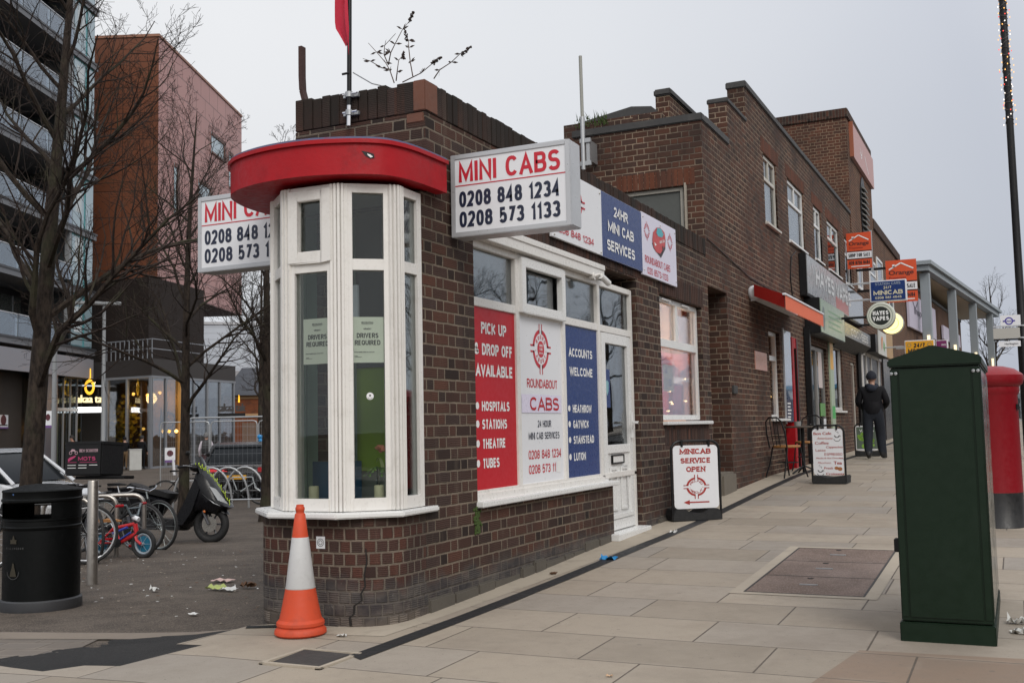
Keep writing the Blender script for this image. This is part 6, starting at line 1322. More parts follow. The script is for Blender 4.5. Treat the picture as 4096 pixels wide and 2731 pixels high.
o = thing('ashtray', 'small pale ashtray standing on the cafe table', 'ashtray', (.34, 16.7, ZG(.4, 16.75)+.73)); mb = MB(); mb.lathe([(0, 0), (.05, 0), (.055, .07), (.048, .07), (.045, .01), (0, .01)], 14, (0, 0, 0), paint('ashtray_grey', (.25, .25, .24), .5)); mb.build('bowl', o)

# ------------------------------------------------------------------ people
def human(label, loc, rz, J, cols, s=1.0, hat=None, extra=None):
    """one continuous skinned body; J = joint positions for a 1.75 m figure facing +y"""
    o = thing('person', label, 'person', loc, rz)
    B = {'pelvis': ((0, 0, .96), .135), 'waist': ((0, .0, 1.10), .125), 'chest': ((0, .0, 1.30), .15), 'neckb': ((0, -.01, 1.455), .085), 'neck': ((0, .005, 1.52), .055), 'jaw': ((0, .03, 1.585), .075), 'crown': ((0, .012, 1.68), .085)}
    for sd_ in ('l', 'r'):
        x = -1 if sd_ == 'l' else 1
        B.update({'sh'+sd_: ((x*.175, 0, 1.41), .075), 'el'+sd_: ((x*.25, -.02, 1.14), .052), 'wr'+sd_: ((x*.24, .10, .92), .036), 'pa'+sd_: ((x*.235, .14, .85), .034),
                  'hip'+sd_: ((x*.095, 0, .88), .105), 'kn'+sd_: ((x*.10, .02, .50), .068), 'an'+sd_: ((x*.10, -.01, .10), .048), 'toe'+sd_: ((x*.115, .15, .035), .038), 'heel'+sd_: ((x*.10, -.06, .035), .04)})
    for k, v in J.items(): B[k] = (v[:3], v[3] if len(v) > 3 else B[k][1])
    E = [('pelvis', 'waist', 'top'), ('waist', 'chest', 'top'), ('chest', 'neckb', 'top'), ('neckb', 'neck', 'skin'), ('neck', 'jaw', 'skin'), ('jaw', 'crown', 'skin')]
    for q in 'lr': E += [('chest', 'sh'+q, 'top'), ('sh'+q, 'el'+q, 'top'), ('el'+q, 'wr'+q, 'top'), ('wr'+q, 'pa'+q, 'skin'), ('pelvis', 'hip'+q, 'leg'), ('hip'+q, 'kn'+q, 'leg'), ('kn'+q, 'an'+q, 'leg'), ('an'+q, 'toe'+q, 'shoe'), ('an'+q, 'heel'+q, 'shoe')]
    for q in 'lr':      # fingers and thumb
        pw, pp = Vector(B['wr'+q][0]), Vector(B['pa'+q][0]); d_ = (pp-pw).normalized(); sdv = d_.orthogonal().normalized(); sdv = Vector((0, 1, 0)) if abs(d_.y) < .8 else Vector((0, 0, 1)); sdv = (sdv-d_*sdv.dot(d_)).normalized()
        for k, L_ in enumerate((.075, .085, .08, .062)):
            n1, n2 = 'f%d%sa' % (k, q), 'f%d%sb' % (k, q); base = pp+sdv*(.027-.018*k)
            B[n1] = (tuple(base+d_*.03), .0095); B[n2] = (tuple(base+d_*L_+Vector((0, .012, -.006))), .0075); E += [('pa'+q, n1, 'skin'), (n1, n2, 'skin')]
        n1 = 'th'+q; B[n1] = (tuple(pw+d_*.03+sdv*.05), .010); E.append(('wr'+q, n1, 'skin'))
    names = list(B); me = bpy.data.meshes.new('body'); me.from_pydata([Vector(B[n][0])*s for n in names], [(names.index(a), names.index(b)) for a, b, c in E], [])
    ob = bpy.data.objects.new('body', me); COL.objects.link(ob); md = ob.modifiers.new('s', 'SKIN'); ob.modifiers.new('u', 'SUBSURF').levels = 2
    for i, n in enumerate(names):
        sv = me.skin_vertices[0].data[i]; rx = B[n][1]*s; sv.radius = (rx*(1.28 if n in ('chest', 'waist', 'pelvis') else 1), rx*(.88 if n in ('chest', 'waist') else 1)); sv.use_root = n == 'pelvis'
    dg = bpy.context.evaluated_depsgraph_get(); m2 = bpy.data.meshes.new_from_object(ob.evaluated_get(dg)); bpy.data.objects.remove(ob); bpy.data.meshes.remove(me); m2.name = 'body'
    keys = ['top', 'leg', 'shoe', 'skin']; m2.materials.clear()
    for k in keys: m2.materials.append(cols[k])
    seg = [(Vector(B[a][0])*s, Vector(B[b][0])*s, c) for a, b, c in E]
    for p in m2.polygons:
        c = p.center; best = None
        for a, b, k in seg:
            ab = b-a; t = max(0, min(1, (c-a).dot(ab)/max(ab.length_squared, 1e-9))); d_ = (c-a-ab*t).length
            if best is None or d_ < best[0]: best = (d_, k)
        k = best[1]
        p.material_index = keys.index(k); p.use_smooth = True
    b_ = bpy.data.objects.new('body', m2); COL.objects.link(b_); b_.parent = o
    cr = Vector(B['crown'][0])*s; jw = Vector(B['jaw'][0])*s
    mb = MB(); mb.blob((cr.x, jw.y+.085*s, (cr.z+jw.z)/2-.02*s), (.011*s, .016*s, .018*s), cols['skin'], 8, 5)
    for x in (-1, 1): mb.blob((cr.x+x*.082*s, jw.y-.01*s, (cr.z+jw.z)/2), (.012*s, .022*s, .03*s), cols['skin'], 8, 5)
    mb.build('face', o)
    mb = MB()
    for x in (-1, 1): mb.blob((cr.x+x*.03*s, jw.y+.072*s, (cr.z+jw.z)/2+.012*s), (.011*s, .008*s, .006*s), BLK, 6, 4)
    mb.blob((cr.x, jw.y+.072*s, jw.z-.02*s), (.024*s, .008*s, .006*s), paint('lips', (.25, .08, .07), .6), 6, 4); mb.build('eyes', o)
    if hat:
        mb = MB(); c = cr+Vector((0, -.012*s, .005*s)); rg = []
        for z, r_ in ((-.045, .098), (-.02, .104), (.03, .10), (.07, .082), (.098, .045), (.106, .005)): rg.append([c+Vector((r_*s*math.cos(2*PI*j/14), r_*1.12*s*math.sin(2*PI*j/14), z*s+(.02*s*math.sin(2*PI*j/14)))) for j in range(14)])
        mb.loft(rg, hat[1]); mb.build(hat[0], o)
    if extra: extra(o, B, s)
    return o
DJ = paint('dark_jacket', (.006, .006, .008), .7, .4, scale=9, bump=.6, bs=18, spec=.2); DJN = paint('navy_trousers', (.006, .009, .016), .85, .3, scale=8, bump=.3, bs=20); DKS = paint('dark_shoes', (.01, .01, .011), .5, .2)
def hood(o, B, s):
    mb = MB(); HD = paint('navy_hood', (.012, .016, .028), .9, .25, bump=.4, bs=20); P = [(.10*math.cos(t), -.02+.085*math.sin(t), 1.475+.02*math.sin(t*2)) for t in [i*2*PI/12 for i in range(12)]]; mb.tube([Vector(p)*s for p in P], .048*s, 8, HD, closed=True); mb.blob((0, -.115*s, 1.44*s), (.10*s, .06*s, .075*s), HD, 12, 7); mb.build('hood', o)
    mb = MB(); mb.lathe([(.180, .86), (.196, .90), (.20, 1.0), (.18, 1.08)], 20, (0, 0, 0), DJ, sy=.76); mb.build('jacket_hem', o)
human('man in dark jacket, hood and knitted hat walking away along the shops', (.93, 21.2, ZG(.9, 21.2)), R(3), {'ell': (-.285, -.03, 1.15, .07), 'elr': (.285, -.03, 1.15, .07), 'wrl': (-.22, .16, 1.04, .06), 'wrr': (.22, .17, 1.04, .06), 'pal': (-.13, .21, 1.03), 'par': (.13, .22, 1.03), 'shl': (-.20, 0, 1.41, .10), 'shr': (.20, 0, 1.41, .10), 'chest': (0, 0, 1.29, .165), 'waist': (0, 0, 1.10, .155), 'pelvis': (0, 0, .95, .145),
      'hipl': (-.10, 0, .87, .13), 'hipr': (.10, 0, .87, .13), 'knl': (-.115, -.02, .50, .105), 'anl': (-.115, -.14, .12, .085), 'toel': (-.115, .02, .04), 'heell': (-.11, -.22, .05), 'knr': (.125, .10, .50, .105), 'anr': (.14, .10, .11, .085), 'toer': (.20, .25, .035), 'heelr': (.135, .04, .035)},
      {'top': DJ, 'leg': DJN, 'shoe': DKS, 'skin': SKIN}, .93, ('knitted_hat', paint('navy_hat', (.008, .010, .018), .9, .25, bump=.5, bs=60)), hood)

# litter on the ground
def litter(name, lab, x, y, s, m, seed, flat=.25, grp='scraps of litter on the ground'):
    o = thing(name, lab, 'litter', (x, y, ZG(x, y)), 0, grp); rr = random.Random(seed); mb = MB(); n = 5
    G_ = [[Vector((s*(i/n-.5)+rr.gauss(0, s*.035), s*.6*(j/n-.5)+rr.gauss(0, s*.035), .004+max(0, rr.gauss(.4, .5))*s*flat)) for j in range(n+1)] for i in range(n+1)]
    for i in range(n):
        for j in range(n): mb.face([G_[i][j], G_[i+1][j], G_[i+1][j+1], G_[i][j+1]], m, None, True)
    mb.build('scrap', o); return o
WP = paint('litter_white', (.62, .62, .60), .7, .15); PKP = paint('litter_pink', (.60, .42, .38), .7, .2); GYP = paint('litter_green_wrapper', (.42, .48, .16), .4, .4, scale=12); BRP = paint('dead_leaf', (.12, .06, .03), .8, .3); BLU = paint('litter_blue', (.02, .22, .5), .5, .1)
litter('tissue', 'crumpled white tissue beside the cabinet, the farther of the two', 3.335, 6.55, .09, WP, 1, .4); litter('tissue', 'crumpled white tissue beside the cabinet, the nearer of the two', 3.36, 6.3, .10, WP, 2, .4); litter('paper_scrap', 'tiny white paper scrap just right of the traffic cone', -.13, 5.12, .06, WP, 3, .2)
litter('paper_scrap', 'pinkish torn paper on the tarmac left of the bay', -3.03, 7.5, .19, PKP, 4, .08); litter('wrapper', 'green and white food wrapper lying on the tarmac left of the bay', -2.62, 6.95, .15, GYP, 5, .2); litter('paper_scrap', 'white paper beside the green wrapper', -2.45, 6.9, .14, WP, 6, .1); litter('dead_leaf', 'curled brown leaf behind the green wrapper', -2.42, 7.1, .12, BRP, 7, .4); litter('paper_scrap', 'small white scrap left of the green wrapper', -3.1, 6.75, .09, WP, 8, .3); litter('paper_scrap', 'flat white slip on the tarmac nearest the paving edge', -1.78, 5.75, .07, WP, 9, .1)
litter('plastic_strip', 'bent blue plastic strip on the paving in front of the shop window', .34, 8.22, .13, BLU, 10, .2); litter('paper_scrap', 'small white scrap on the black drain slot near the door step', .38, 9.9, .07, WP, 12, .3); litter('dead_leaf', 'orange brown crumb on the concrete strip under the window', .18, 7.45, .05, BRP, 13, .4); litter('paper_scrap', 'tan scrap on the paving at the bottom centre', 1.62, 4.75, .03, paint('tan_scrap', (.5, .33, .2), .7), 14, .3)
rr = random.Random(21)
mb = MB()
for k in range(900):
    x, y = rr.uniform(-7, -1.1), rr.uniform(4.9, 11); s = rr.uniform(.006, .02)
    if y < 5.6-.28*(x+1) and x > -5: 
        if y < 5.35-.25*(x+1): continue
    z = ZG(x, y)-.010; a = rr.uniform(0, 6.28); mb.face([(x+s*math.cos(a+q)*rr.uniform(.5, 1.2), y+s*math.sin(a+q)*rr.uniform(.5, 1.2), z+.003+rr.uniform(0, .006)) for q in (0, 1.6, 3.1, 4.7)], rr.choice([WP, BRP, BRP, paint('grit_tan', (.30, .25, .19), .8) if k == 0 else bpy.data.materials['grit_tan'], bpy.data.materials['grit_tan']]) if k else paint('grit_tan', (.30, .25, .19), .8))
tag(mb.build('scattered_grit', recalc=False), 'leaf crumbs and grit scattered over the old tarmac', 'debris', kind='stuff')
# ================================================================== the square on the left
lb = thing('litter_bin', 'black round litter bin with domed lid and open sides, bottom left', 'litter bin', (-3.26, 5.76, ZG(-3.26, 5.76)-.012), R(12))
BINM = paint('bin_black', (.003, .0036, .0038), .5, .25, .15, dc=(.010, .011, .011), spec=.16); GOLD = paint('faded_gold', (.035, .029, .017), .5, .3); GREYT = paint('faded_grey_letters', (.06, .06, .06), .5)
mb = MB(); mb.lathe([(.283, 0), (.288, .03), (.284, .075), (.273, .085)], 36, (0, 0, 0), paint('bin_plinth', (.035, .036, .04), .55, .25, .2)); mb.build('plinth', lb)
mb = MB(); mb.lathe([(.270, .08), (.270, .59), (.278, .60), (.280, .612), (.272, .62), (.272, .655), (.278, .66), (.278, .672), (.262, .675), (.25, .66), (.25, .1), (0, .1)], 36, (0, 0, 0), BINM); mb.build('body', lb)
for a0, a1 in ((-40, 40), (140, 220)): MB().lathe([(.274, .66), (.274, .80), (.256, .80), (.256, .66)], 10, (0, 0, 0), BINM, arc=(R(a0), R(a1))).build('side_wall', lb)
mb = MB(); mb.lathe([(.262, .785), (.274, .79), (.284, .80), (.284, .812), (.276, .82), (.276, .862), (.282, .872), (.276, .88), (.235, .888), (.13, .912), (.06, .919), (0, .92)], 36, (0, 0, 0), BINM); mb.build('lid', lb)
mb = MB()
for k, (t, m) in enumerate((('HILLINGDON', GREYT),)):
    for i, c in enumerate(t):
        a = R(-97)+(i-4.5)*.062; f = Flat(mb, (.272*math.cos(a), .272*math.sin(a), .46), (-math.sin(a), math.cos(a), 0), (0, 0, 1), .001); f.text(c, 0, 0, .014, m)
a = R(-97); f = Flat(mb, (.2735*math.cos(a), .2735*math.sin(a), .50), (-math.sin(a), math.cos(a), 0), (0, 0, 1), .002)
f.poly([(-.03, 0), (.03, 0), (.026, .012), (.03, .03), (.012, .028), (.006, .05), (0, .062), (-.006, .05), (-.012, .028), (-.03, .03), (-.026, .012)], GOLD); f.arc(0, -.20, .052, .056, PI, 2*PI, GREYT, 12); f.poly([(-.03, -.235), (.03, -.235), (.022, -.20), (.012, -.17), (.006, -.14), (-.006, -.14), (-.012, -.17), (-.022, -.20)], GOLD); f.disc(-.01, .355, .008, paint('blue_sticker', (.05, .12, .3), .4), 10)
mb.build('crest', lb)
bo = thing('bollard', 'brushed steel bollard standing between the litter bin and the bicycles', 'bollard', (-4.24, 7.16, ZG(-4.24, 7.16)-.012)); mb = MB(); mb.lathe([(.047, 0), (.047, .925), (.043, .935), (0, .937)], 24, (0, 0, 0), STEEL); mb.build('tube', bo)

# ------------------------------------------------------------------ bicycles
def bike(label, loc, rz, r=.34, wb=1.02, frame=BLK, tyre=RUB, rim=ALU, kid=False, bar='flat', saddle=BLKP, fork=None, disc=None, lean=0, grp='bicycles locked at the racks'):
    o = thing('bicycle', label, 'bicycle', (loc[0], loc[1], ZG(loc[0], loc[1])-.012), rz, grp); o.rotation_euler.x = lean
    tw = .027 if kid else .019
    A = Matrix.Rotation(R(90), 3, 'X'); xs = (-wb/2, wb/2); nsp = 12 if kid else 16
    for x in xs:
        wh = thing('wheel', None, None); wh.parent = o; wh.location = (0, 0, 0)
        mb = MB(); mb.tube([(x+(r-tw)*math.cos(2*PI*i/32), 0, r+(r-tw)*math.sin(2*PI*i/32)) for i in range(32)], tw, 8, tyre, closed=True); mb.build('tyre', wh)
        mb = MB(); mb.tube([(x+(r-2.2*tw)*math.cos(2*PI*i/32), 0, r+(r-2.2*tw)*math.sin(2*PI*i/32)) for i in range(32)], tw*.6, 6, rim, closed=True); mb.cyl((x, -.04, r), (x, .04, r), .018, 8, rim)
        for k in range(nsp):
            a = 2*PI*k/nsp; s_ = .03*(1 if k % 2 else -1); mb.tube([(x, s_, r), (x+(r-2.4*tw)*math.cos(a), 0, r+(r-2.4*tw)*math.sin(a))], .0017 if not kid else .0025, 4, rim, cap=False)
        if disc: mb.lathe([(.03, -.004), (r-3*tw, -.004), (r-3*tw, .004), (.03, .004)], 28, (x, 0, r), disc, axis=A)
        mb.build('rim', wh)
    k = r/.34; bb = (-.06*k*(1.3 if kid else 1), 0, r*.86 if not kid else r*1.05); st = (-wb*.20, 0, r+ (.36 if not kid else .18)); hd = (wb*.30, 0, r+(.36 if not kid else .24)); hl = (wb*.335, 0, r+(.22 if not kid else .12)); re = (-wb/2, 0, r); fe = (wb/2, 0, r); tr_ = .017 if not kid else .024
    mb = MB(); mb.tube([st, hd], tr_*.9, 8, frame); mb.tube([bb, hl], tr_*1.15, 8, frame); mb.tube([bb, st], tr_, 8, frame); mb.tube([hd, hl], tr_*1.2, 8, frame)
    for s_ in (-.05, .05): mb.tube([(bb[0], s_*.5, bb[2]), (re[0], s_, re[2])], tr_*.55, 6, frame); mb.tube([(st[0], s_*.3, st[2]), (re[0], s_, re[2])], tr_*.5, 6, frame)
    mb.build('frame', o)
    mb = MB(); cr = (hl[0]+.02, 0, hl[2]-.03)
    mb.tube([hl, cr], tr_, 8, fork or frame)
    for s_ in (-.05, .05): mb.tube([(cr[0], s_*.9, cr[2]), (cr[0]+.02, s_, (cr[2]+fe[2])/2), (fe[0], s_, fe[2])], tr_*.75, 6, fork or frame)
    mb.build('fork', o)
    mb = MB(); hz = hd[2]+(.10 if not kid else .10); hx = hd[0]-.03
    mb.tube([hd, (hx, 0, hz)], .013, 6, rim if not kid else BLK)
    if bar == 'flat': mb.tube([(hx-.05, -.29, hz+.02), (hx+.02, -.1, hz+.01), (hx+.03, 0, hz), (hx+.02, .1, hz+.01), (hx-.05, .29, hz+.02)], .012, 8, rim)
    elif bar == 'swept': mb.tube([(hx-.20, -.27, hz+.05), (hx-.06, -.24, hz+.07), (hx+.05, -.10, hz+.03), (hx+.06, 0, hz), (hx+.05, .10, hz+.03), (hx-.06, .24, hz+.07), (hx-.20, .27, hz+.05)], .012, 8, CHROME)
    else:
        mb.tube([(hx-.03, -.25, hz+.13), (hx, -.13, hz+.13), (hx+.02, -.06, hz), (hx+.02, .06, hz), (hx, .13, hz+.13), (hx-.03, .25, hz+.13)], .013, 8, paint('bar_grey', (.13, .16, .18), .4)); mb.tube([(hx+.01, -.10, hz+.09), (hx+.01, .10, hz+.09)], .010, 6, mb.mats[-1]); mb.tube([(hx-.0, 0, hz-.02), (hx+.08, 0, hz-.05)], .03, 10, WSIGN)
    mb.build('handlebar', o)
    mb = MB()
    for s_ in (-1, 1):
        e_ = {'flat': ((hx-.05, s_*.29, hz+.02), (hx-.02, s_*.19, hz+.015)), 'swept': ((hx-.22, s_*.272, hz+.048), (hx-.10, s_*.25, hz+.065)), 'bmx': ((hx-.035, s_*.265, hz+.13), (hx-.01, s_*.17, hz+.13))}[bar]
        mb.tube(e_, .017, 8, BLKP if not kid else REDP)
    mb.build('grip', o)
    mb = MB(); sz = st[2]+(.17 if not kid else .07); sx = st[0]-.05; mb.tube([st, (sx, 0, sz)], .013, 8, CHROME); mb.build('seat_post', o)
    mb = MB(); mb.loft([[(sx-.13, y*.085, sz+.03+.012*abs(y)) for y in (-1, -.5, 0, .5, 1)]+[(sx-.13, y*.07, sz) for y in (1, 0, -1)], [(sx-.05, y*.08, sz+.045) for y in (-1, -.5, 0, .5, 1)]+[(sx-.05, y*.07, sz+.005) for y in (1, 0, -1)], [(sx+.05, y*.035, sz+.04) for y in (-1, -.5, 0, .5, 1)]+[(sx+.05, y*.03, sz+.01) for y in (1, 0, -1)], [(sx+.15, y*.018, sz+.03) for y in (-1, -.5, 0, .5, 1)]+[(sx+.15, y*.015, sz+.012) for y in (1, 0, -1)]], saddle); mb.build('saddle', o)
    mb = MB(); mb.lathe([(.0, -.006), (.085*k+.01, -.006), (.085*k+.01, .006), (0, .006)], 20, (bb[0], -.045, bb[2]), BLKP, axis=A)
    for s_ in (-1, 1): ce = (bb[0]+s_*.13*k, s_*.075, bb[2]-s_*.10*k); mb.tube([(bb[0], s_*.06, bb[2]), ce], .010, 6, rim); mb.box(ce[0]-.04, ce[0]+.04, ce[1]+s_*.01, ce[1]+s_*.08, ce[2]-.01, ce[2]+.012, BLKP if not kid else REDP)
    mb.tube([(bb[0], -.045, bb[2]+.08*k), (re[0], -.045, re[2]+.03)], .004, 4, RUB); mb.tube([(bb[0], -.045, bb[2]-.08*k), (re[0], -.045, re[2]-.03)], .004, 4, RUB); mb.build('crankset', o)
    return o
KR = paint('kid_frame_red', (.48, .02, .025), .35, .1); KB = paint('kid_frame_blue', (.03, .06, .35), .4, .1)
kb = bike('small red and blue childs bicycle with blue disc wheels', (-6.58, 9.82), R(5), .178, .64, KR, RUB, paint('kid_rim', (.3, .35, .4), .4), True, 'bmx', paint('tan_saddle', (.40, .19, .07), .6), KR, paint('kid_disc', (.012, .13, .22), .35, .1))
mb = MB(); mb.tube([(-.12, -.028, .30), (.10, -.032, .375)], .016, 6, KB); mb.tube([(-.02, -.03, .22), (.15, -.034, .315)], .012, 6, KB); mb.build('frame_decal', kb)
bike('tall black bicycle with silver swept handlebar and basketless front wheel before the scooter', (-7.84, 11.22), R(-2), .35, 1.05, BLK, RUB, paint('dull_rim', (.30, .33, .33), .3, .1, metal=.7), bar='swept')
bike('dark mountain bicycle behind the steel bollard, wheels turned towards the viewer', (-6.79, 9.36), R(-25), .33, 1.0, paint('mtb_frame', (.02, .02, .025), .4), RUB, paint('grey_rim', (.25, .25, .26), .3, metal=.7))
bike('black bicycle behind the litter bin with its handlebar at the left picture edge', (-6.52, 8.52), R(232), .34, 1.02, BLK, RUB, ALU)
bike('silver bicycle leaning broadside at the far hoops, dark box on its front wheel', (-14.55, 21.60), R(25), .335, 1.04, paint('silver_frame', (.42, .45, .46), .3, .1, metal=.3), RUB, paint('dark_rim', (.08, .08, .085), .4), saddle=BLKP, grp='bicycles locked at the racks')
bike('dark bicycle between the childs bicycle and the tall black one', (-7.55, 10.55), R(12), .34, 1.0, BLK, RUB, paint('charcoal_rim', (.12, .12, .125), .4), lean=R(4))  # the rim is dark grey in its own colour
bike('black bicycle at the far hoops left of the silver one', (-15.75, 20.95), R(30), .335, 1.02, BLK, RUB, paint('far_rim', (.10, .10, .10), .4))
o = thing('crate', 'dark blue plastic crate standing on the ground behind the silver bicycle front wheel', 'crate', (-13.95, 22.05, ZG(-13.95, 22.05)-.01), R(25)); mb = MB(); CRM = paint('crate_navy', (.025, .03, .075), .5, .15); mb.box(-.22, .22, -.15, .15, 0, .4, CRM, skip='+z'); mb.box(-.235, .235, -.165, .165, .37, .42, CRM, skip=''); mb.build('shell', o, bevel=.01)

# racks
def stand(p0, p1, h, lab):
    z0, z1 = ZG(*p0)-.05, ZG(*p1)-.05; o = thing('bicycle_stand', lab, 'bike stand', ((p0[0]+p1[0])/2, (p0[1]+p1[1])/2, (z0+z1)/2+.04), 0, 'steel bicycle stands'); c = Vector(o.location)
    a, b = Vector((p0[0], p0[1], z0))-c, Vector((p1[0], p1[1], z1))-c; zt = h; r_ = .14; d_ = (b-a); d_.z = 0; d_.normalize()
    P = [a]+[Vector((a.x, a.y, zt-r_))+d_*(r_-r_*math.cos(R(t)))+Vector((0, 0, r_*math.sin(R(t)))) for t in range(0, 91, 15)]+[Vector((b.x, b.y, zt-r_))-d_*(r_-r_*math.cos(R(t)))+Vector((0, 0, r_*math.sin(R(t)))) for t in range(90, -1, -15)]+[b]
    MB().tube(P, .027, 10, STEEL).build('hoop', o); return o
stand((-7.28, 9.80), (-6.67, 10.27), .76, 'steel stand whose top bar runs behind the red childs bicycle'); stand((-7.45, 9.55), (-6.81, 9.95), .76, 'steel stand with its foot beside the childs bicycle rear wheel'); stand((-6.38, 8.10), (-5.98, 8.45), .76, 'steel stand seen through the litter bin opening'); stand((-7.0, 9.0), (-6.5, 9.25), .74, 'steel stand between the litter bin and the bollard')
def hoop(cx, cy, lab):
    z = ZG(cx, cy)-.02; o = thing('bicycle_stand', lab, 'bike stand', (cx, cy, z), R(25), 'arched racks by the far fence'); MB().tube([(.52*math.cos(R(t)), 0, 1.0*math.sin(R(t))**.8 if 0 < t < 180 else 0) for t in range(0, 181, 12)], .028, 8, GALV).build('arch', o)
for k, lab in enumerate(('leftmost of the arched racks by the fence', 'second arched rack from the left by the fence', 'third arched rack from the left by the fence', 'rightmost arched rack, under the silver bicycle bars')): hoop(-14.85+.36*k, 20.25+.19*k, lab)

# ------------------------------------------------------------------ scooter with delivery box
sc_ = thing('motor_scooter', 'black delivery scooter with a big top box printed in pink', 'scooter', (-8.66, 12.77, ZG(-8.66, 12.77)-.012), R(15)); sc_.rotation_euler.x = R(-3); sc_.scale = (1.09, 1.09, 1.09)
SB = paint('scooter_black', (.004, .004, .0055), .3, .15, .1, dc=(.014, .014, .014), spec=.3); SG = paint('scooter_grey', (.055, .055, .065), .4, .1)
A = Matrix.Rotation(R(90), 3, 'X')
for x in (-.66, .68):
    wh = thing('wheel', None, None); wh.parent = sc_; r = .265
    MB().tube([(x+.215*math.cos(2*PI*i/30), 0, r+.215*math.sin(2*PI*i/30)) for i in range(30)], .052, 10, RUB, closed=True).build('tyre', wh)
    mb = MB(); mb.tube([(x+.165*math.cos(2*PI*i/30), 0, r+.165*math.sin(2*PI*i/30)) for i in range(30)], .018, 8, BLKP, closed=True); mb.cyl((x, -.05, r), (x, .05, r), .035, 10, BLKP)
    for k in range(6): a = k*PI/3; mb.tube([(x, 0, r), (x+.16*math.cos(a), 0, r+.16*math.sin(a))], .013, 6, SG)
    mb.build('rim', wh)
    mb = MB(); mb.lathe([(.03, -.003), (.11, -.003), (.11, .003), (.03, .003)], 20, (x, -.06, r), paint('brake_disc', (.35, .33, .3), .3, metal=.8), axis=A); mb.build('brake_disc', wh)
def body(name, prof, hw, m, taper=.6):
    """side profile (x,z) given a rounded width"""
    mb = MB(); n = len(prof); cx = sum(p[0] for p in prof)/n; cz = sum(p[1] for p in prof)/n; rings = []
    for y, s in ((-1, taper), (-.8, .9), (-.4, 1), (.4, 1), (.8, .9), (1, taper)): rings.append([(cx+(x-cx)*s, y*hw, cz+(z-cz)*s) for x, z in prof])
    mb.loft(rings, m); return mb.build(name, sc_, bevel=0)
body('front_fairing', [(.98, .50), (.86, .62), (.70, .88), (.58, 1.02), (.48, 1.0), (.42, .78), (.36, .58), (.40, .42), (.60, .46), (.80, .42)], .19, SB)
body('leg_shield', [(.52, .95), (.36, .60), (.22, .34), (.15, .22), (.34, .22), (.50, .45), (.62, .8)], .21, SB, .85)
body('footboard', [(.36, .34), (-.30, .36), (-.34, .20), (.30, .18)], .17, BLKP, .9)
body('tail_fairing', [(.08, .62), (-.60, .78), (-.92, .80), (-.86, .66), (-.55, .50), (-.30, .34), (-.10, .38)], .17, SB, .75)
body('engine_cover', [(-.25, .40), (-.45, .44), (-.75, .32), (-.72, .2), (-.3, .2)], .14, SG, .8)
body('seat', [(.14, .70), (-.05, .76), (-.25, .76), (-.55, .86), (-.62, .82), (-.55, .76), (.1, .62)], .145, BLKP, .8)
body('front_mudguard', [(.40, .40), (.50, .52), (.68, .565), (.86, .52), (.95, .40), (.84, .47), (.68, .51), (.52, .47)], .065, SB, .8)
mb = MB()
for s_ in (-1, 1): mb.tube([(.50, s_*.075, .62), (.68, s_*.085, .265)], .02, 8, SG)
mb.build('fork', sc_)
mb = MB(); mb.loft([[(.62-.02*abs(y)*4, y*.34, .95) for y in (-.5, -.25, 0, .25, .5)], [(.50-.02*abs(y)*4, y*.26, 1.22) for y in (-.5, -.25, 0, .25, .5)]], paint('smoked_screen', (.03, .033, .036), .2, .1, spec=.3), cap=False); mb.build('windscreen', sc_)
mb = MB(); mb.tube([(.36, -.34, 1.07), (.44, -.15, 1.09), (.46, 0, 1.06), (.44, .15, 1.09), (.36, .34, 1.07)], .014, 8, BLK)
for s_ in (-1, 1): mb.tube([(.34, s_*.37, 1.065), (.39, s_*.24, 1.08)], .02, 8, BLKP); mb.tube([(.46, s_*.2, 1.08), (.42, s_*.38, 1.09)], .006, 6, ALU)
mb.build('handlebar', sc_)
mb = MB(); mb.blob((.46, -.02, 1.06), (.10, .17, .06), BLKP, 12, 6); mb.build('dash', sc_)
for s_ in (-1, 1):
    mb = MB(); mb.tube([(.44, s_*.2, 1.09), (.45, s_*.28, 1.22)], .006, 6, BLK); mb.blob((.45, s_*.31, 1.26), (.02, .06, .035), BLKP, 10, 6); mb.build('mirror', sc_)
    mb = MB(); mb.face([(.965, s_*.07, .545), (.85, s_*.165, .60), (.72, s_*.185, .80), (.80, s_*.13, .76)], None); mb.face([(.90, s_*.175, .52), (.80, s_*.198, .56), (.60, s_*.205, .72), (.72, s_*.2, .62)], None); mb.build('headlight', sc_, paint('headlight_lens', (.34, .35, .36), .12, .05, coat=.8))
mb = MB(); mb.blob((.63, -.12, .45), (.02, .02, .025), paint('amber_reflector', (.75, .2, .04), .3), 8, 5); mb.build('reflector', sc_)
mb = MB(); Pp = [(.46+.55*t, -.1-.05*math.sin(t*3), 1.10-.55*t*t+.02*math.sin(t*60)) for t in [i/90 for i in range(91)]]; mb.tube([(x, y+.02*math.cos(i*1.3), z+.02*math.sin(i*1.3)) for i, (x, y, z) in enumerate(Pp)], .006, 5, paint('lime_cable', (.42, .55, .04), .4)); mb.build('coiled_lock', sc_)
mb = MB(); mb.box(-1.46, -.88, -.30, .30, .97, 1.44, BLKP); mb.box(-1.47, -.87, -.31, .31, 1.40, 1.46, BLKP); mb.box(-1.4, -.6, -.16, .16, .92, .965, BLK); bx = mb.build('delivery_box', sc_, bevel=.02)
PK = paint('pink_print', (.50, .05, .16), .5, .1); PKL = paint('pale_pink_print', (.60, .40, .45), .5, .1)
